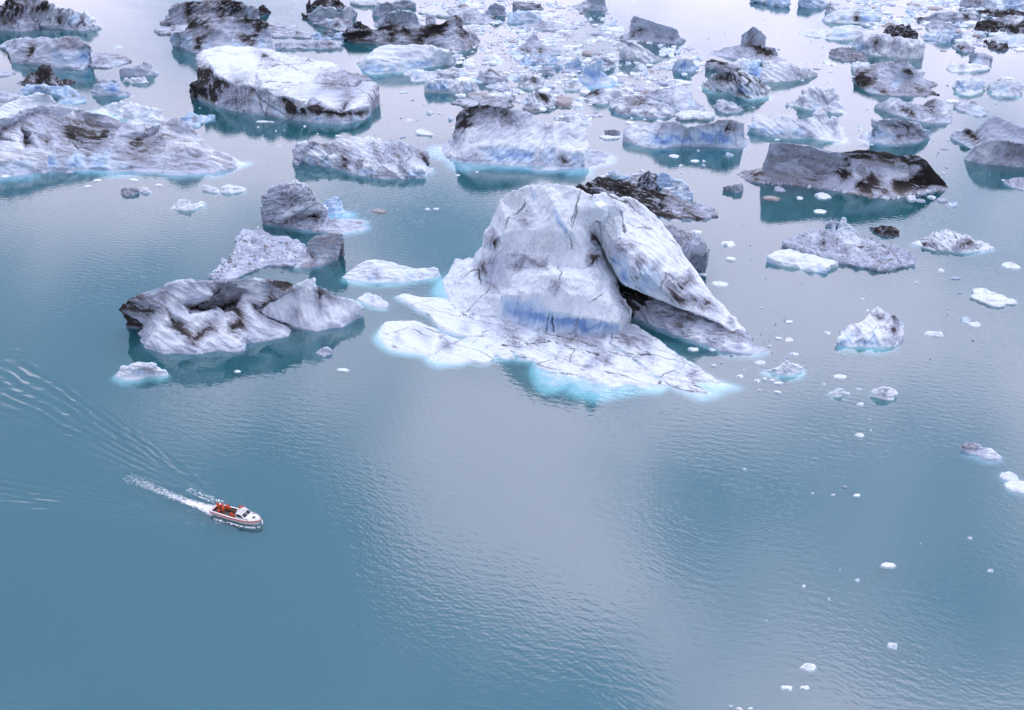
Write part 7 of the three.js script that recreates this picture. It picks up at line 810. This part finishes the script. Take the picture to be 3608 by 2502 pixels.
function personGeo(pose, legs) {
  const J = [], hip = pose.sit ? 0.5 : 0.92, lean = pose.lean || 0, sh = hip + 0.5, fx = (y) => lean * (y - hip);
  const P = (x, y, z) => [x + fx(y), y, z];
  J.push([P(0, hip, -0.03), P(0, hip, 0.03), 0.15, 0.15, OR], [P(0, hip + 0.04, 0), P(0.01, hip + 0.32, 0), 0.155, 0.17, OR], [P(0.01, hip + 0.32, 0), P(0, sh - 0.06, 0), 0.175, 0.14, OR]);
  J.push([P(0, sh - 0.03, -0.17), P(0, sh - 0.03, 0.17), 0.085, 0.085, OR], [P(0.01, hip + 0.28, 0), P(0.09, sh - 0.1, 0), 0.13, 0.11, pose.vest || OR]);
  J.push([P(0, sh, 0), P(0.02, sh + 0.12, 0), 0.06, 0.055, SKIN]);
  const hy = sh + 0.2; J.push([P(0.03, hy - 0.03, 0), P(0.025, hy + 0.04, 0), 0.082, 0.1, SKIN], [P(0.105, hy - 0.01, 0), P(0.125, hy - 0.035, 0), 0.016, 0.02, SKIN], [P(0.09, hy - 0.075, 0), P(0.1, hy - 0.075, 0), 0.03, 0.025, SKIN]);
  for (const s of [-1, 1]) J.push([P(0.02, hy, s * 0.095), P(0.02, hy + 0.03, s * 0.098), 0.02, 0.02, SKIN], [P(0.1, hy + 0.012, s * 0.035), P(0.106, hy + 0.012, s * 0.035), 0.014, 0.012, DARK]);
  J.push([P(-0.015, hy + 0.05, 0), P(0.02, hy + 0.085, 0), 0.1, 0.085, pose.hood ? OR : HAIR], [P(-0.06, hy - 0.02, 0), P(-0.05, hy + 0.05, 0), 0.06, 0.08, pose.hood ? OR : HAIR]);
  for (const s of [-1, 1]) {
    if (pose.sit) J.push([[0, hip, s * 0.09], [0.42, hip + 0.02, s * 0.12], 0.1, 0.075, legs], [[0.42, hip + 0.02, s * 0.12], [0.44, 0.1, s * 0.12], 0.072, 0.05, legs], [[0.44, 0.06, s * 0.12], [0.6, 0.045, s * 0.13], 0.055, 0.045, BOOT]);
    else J.push([[0, hip - 0.02, s * 0.09], [0.03, 0.5, s * 0.11], 0.1, 0.07, legs], [[0.03, 0.5, s * 0.11], [0, 0.1, s * 0.12], 0.07, 0.052, legs], [[-0.02, 0.055, s * 0.12], [0.17, 0.045, s * 0.14], 0.058, 0.045, BOOT]);
    const up = pose.arms ? pose.arms[s < 0 ? 0 : 1] : 0, el = P(0.02 + 0.1 * up, sh - 0.29 + 0.1 * up, s * 0.27), wr = P(0.12 + 0.2 * up, sh - 0.5 + 0.42 * up, s * (0.26 - 0.1 * up));
    J.push([P(0, sh - 0.04, s * 0.2), el, 0.072, 0.056, OR], [el, wr, 0.055, 0.042, OR]);
    const d = [wr[0] - el[0], wr[1] - el[1], wr[2] - el[2]], l = Math.hypot(...d), q = (k, a, b) => [wr[0] + d[0] / l * k + a, wr[1] + d[1] / l * k, wr[2] + d[2] / l * k + b];
    J.push([q(0.01, 0, 0), q(0.075, 0, 0), 0.03, 0.034, GLOVE], [q(0.03, 0.03, 0), q(0.09, 0.055, 0), 0.012, 0.01, GLOVE]);
    for (let k = 0; k < 4; k++) J.push([q(0.08, 0.03 - k * 0.02, 0), q(0.135 - Math.abs(k - 1.4) * 0.012, 0.036 - k * 0.021, -s * 0.015), 0.0125, 0.011, GLOVE]);
  }
  return bodyGeo(J, 0.024);
}
const poses = [personGeo({ lean: 0.05 }, DARK), personGeo({ lean: 0.1, arms: [0.9, 0.2] }, OR), personGeo({ lean: 0, hood: true, arms: [0.1, 0.1] }, OR), personGeo({ sit: true, lean: 0.15, arms: [0.3, 0.3], vest: [0.75, 0.25, 0.03] }, DARK), personGeo({ sit: true, lean: 0.05, arms: [0.2, 0.6], vest: [0.8, 0.35, 0.05] }, OR)];
function person(pose, t, z, y, turn, label) {
  const g = thing('person', label, 'person', [0, 0, 0]);
  const c = Math.cos(boatTurn), s = Math.sin(boatTurn), x = X(t); g.position.set(boatPos[0] + x * c + z * s, y, boatPos[2] - x * s + z * c); g.rotation.y = boatTurn + turn;
  part('body', poses[pose], cloth, g);
}
person(2, 0.055, -0.35, 0.28, 2.6, 'person in orange overalls standing farthest astern, facing back');
person(1, 0.135, -0.6, 0.28, 1.2, 'person in orange overalls standing at the far rail near the stern, one arm raised');
person(0, 0.19, -0.2, 0.28, 0.4, 'tall dark-haired person in an orange jacket standing in the middle of the stern group');
person(2, 0.235, -0.7, 0.28, -0.6, 'hooded person in orange standing at the front of the stern group');
person(0, 0.30, -0.55, 0.28, 0.9, 'person in an orange jacket and dark trousers standing forward of the stern group');
person(3, 0.155, 0.72, 0.26, 1.57, 'person in orange sitting on the near bench by the stern');
person(3, 0.41, 0.55, 0.26, 2.4, 'person in orange with a yellow vest sitting behind the cabin, left of another');
person(4, 0.475, 0.7, 0.26, 2.8, 'person in orange sitting right behind the cabin, near side');
person(0, 0.105, -0.15, 0.28, 2.0, 'person in orange standing in the second row of the stern group, dark hair');
person(2, 0.21, 0.15, 0.28, -1.2, 'hooded person in orange standing nearest the middle of the stern deck');
person(1, 0.50, -1.02, 0.72, -0.3, 'person in orange standing up on the far side deck beside the mast');
person(2, 0.57, -1.12, 0.72, 0.2, 'person in orange half hidden behind the cabin roof on the far side deck');

// ---------------------------------------------------------------- white water behind the boat and along its bow
{
  const r = rng(60), spots = [], side = new THREE.Vector3(-heading.z, 0, heading.x), put = (s, l, size, h) => spots.push([BOW[0] - heading.x * s + side.x * l, BOW[2] - heading.z * s + side.z * l, size, h]);
  for (let k = 0; k < 6500; k++) { const d = Math.pow(r(), 1.5) * 24, w = 0.5 + 1.5 * Math.exp(-d / 3) + d * 0.06, l = (r() + r() - 1) * w * 0.95 - d * 0.012 * d * 0.25; const keep = 0.3 + 0.6 * fbm2(d * 0.7, l * 1.8, 3) + 0.75 * Math.exp(-d / 7); if (r() > keep * (0.85 - d * 0.018)) continue; put(BOAT_LEN + d - 0.4, l, 0.035 + 0.10 * r() * r() * Math.exp(-d / 14) + 0.03 * r(), 0.03 + 0.2 * r() * Math.exp(-d / 2.2)); }
  for (let k = 0; k < 260; k++) { const d = 6 + Math.pow(r(), 1.2) * 10, l = -1.6 - d * 0.12 + (r() - 0.5) * 1.6; if (fbm2(d * 1.1 + 5, l * 1.5, 3) < 0.02) continue; put(BOAT_LEN - 5 + d * 0.9, l, 0.05 + 0.06 * r(), 0.03); }
  for (let k = 0; k < 1100; k++) { const t = r(), sd = r() < 0.72 ? 1 : -1, s = 0.2 + t * 9.5, l = sd * (halfBeam(clamp(1 - s / BOAT_LEN)) * 0.92 + 0.1 + t * 0.55 + r() * r() * 0.5); if (fbm2(s * 1.4, l * 2 + sd, 3) < -0.1 + t * 0.2) continue; put(s - 0.25, l, 0.04 + 0.07 * r() * (1 - t * 0.6), 0.04 + 0.16 * (1 - t) * r()); }
  const foamMat = new THREE.MeshStandardMaterial({ name: 'foam', color: new THREE.Color(0.82, 0.86, 0.88), roughness: 0.8 });
  const geo = new THREE.IcosahedronGeometry(1, 0), inst = new THREE.InstancedMesh(geo, foamMat, spots.length), m = new THREE.Matrix4(), q = new THREE.Quaternion();
  spots.forEach(([x, z, s, h], i) => inst.setMatrixAt(i, m.compose(new THREE.Vector3(x, wakeHeight(x, z) + h * 0.5, z), q.setFromAxisAngle(new THREE.Vector3(0, 1, 0), boatTurn), new THREE.Vector3(s * 1.6, Math.max(0.03, h), s))));
  inst.name = 'foam'; inst.receiveShadow = true;
  scene.add(tag(inst, 'white foam churned up behind and along the boat', 'foam', null, 'stuff'));
}

console.log('triangles of ice and water', tris);
renderer.render(scene, camera);
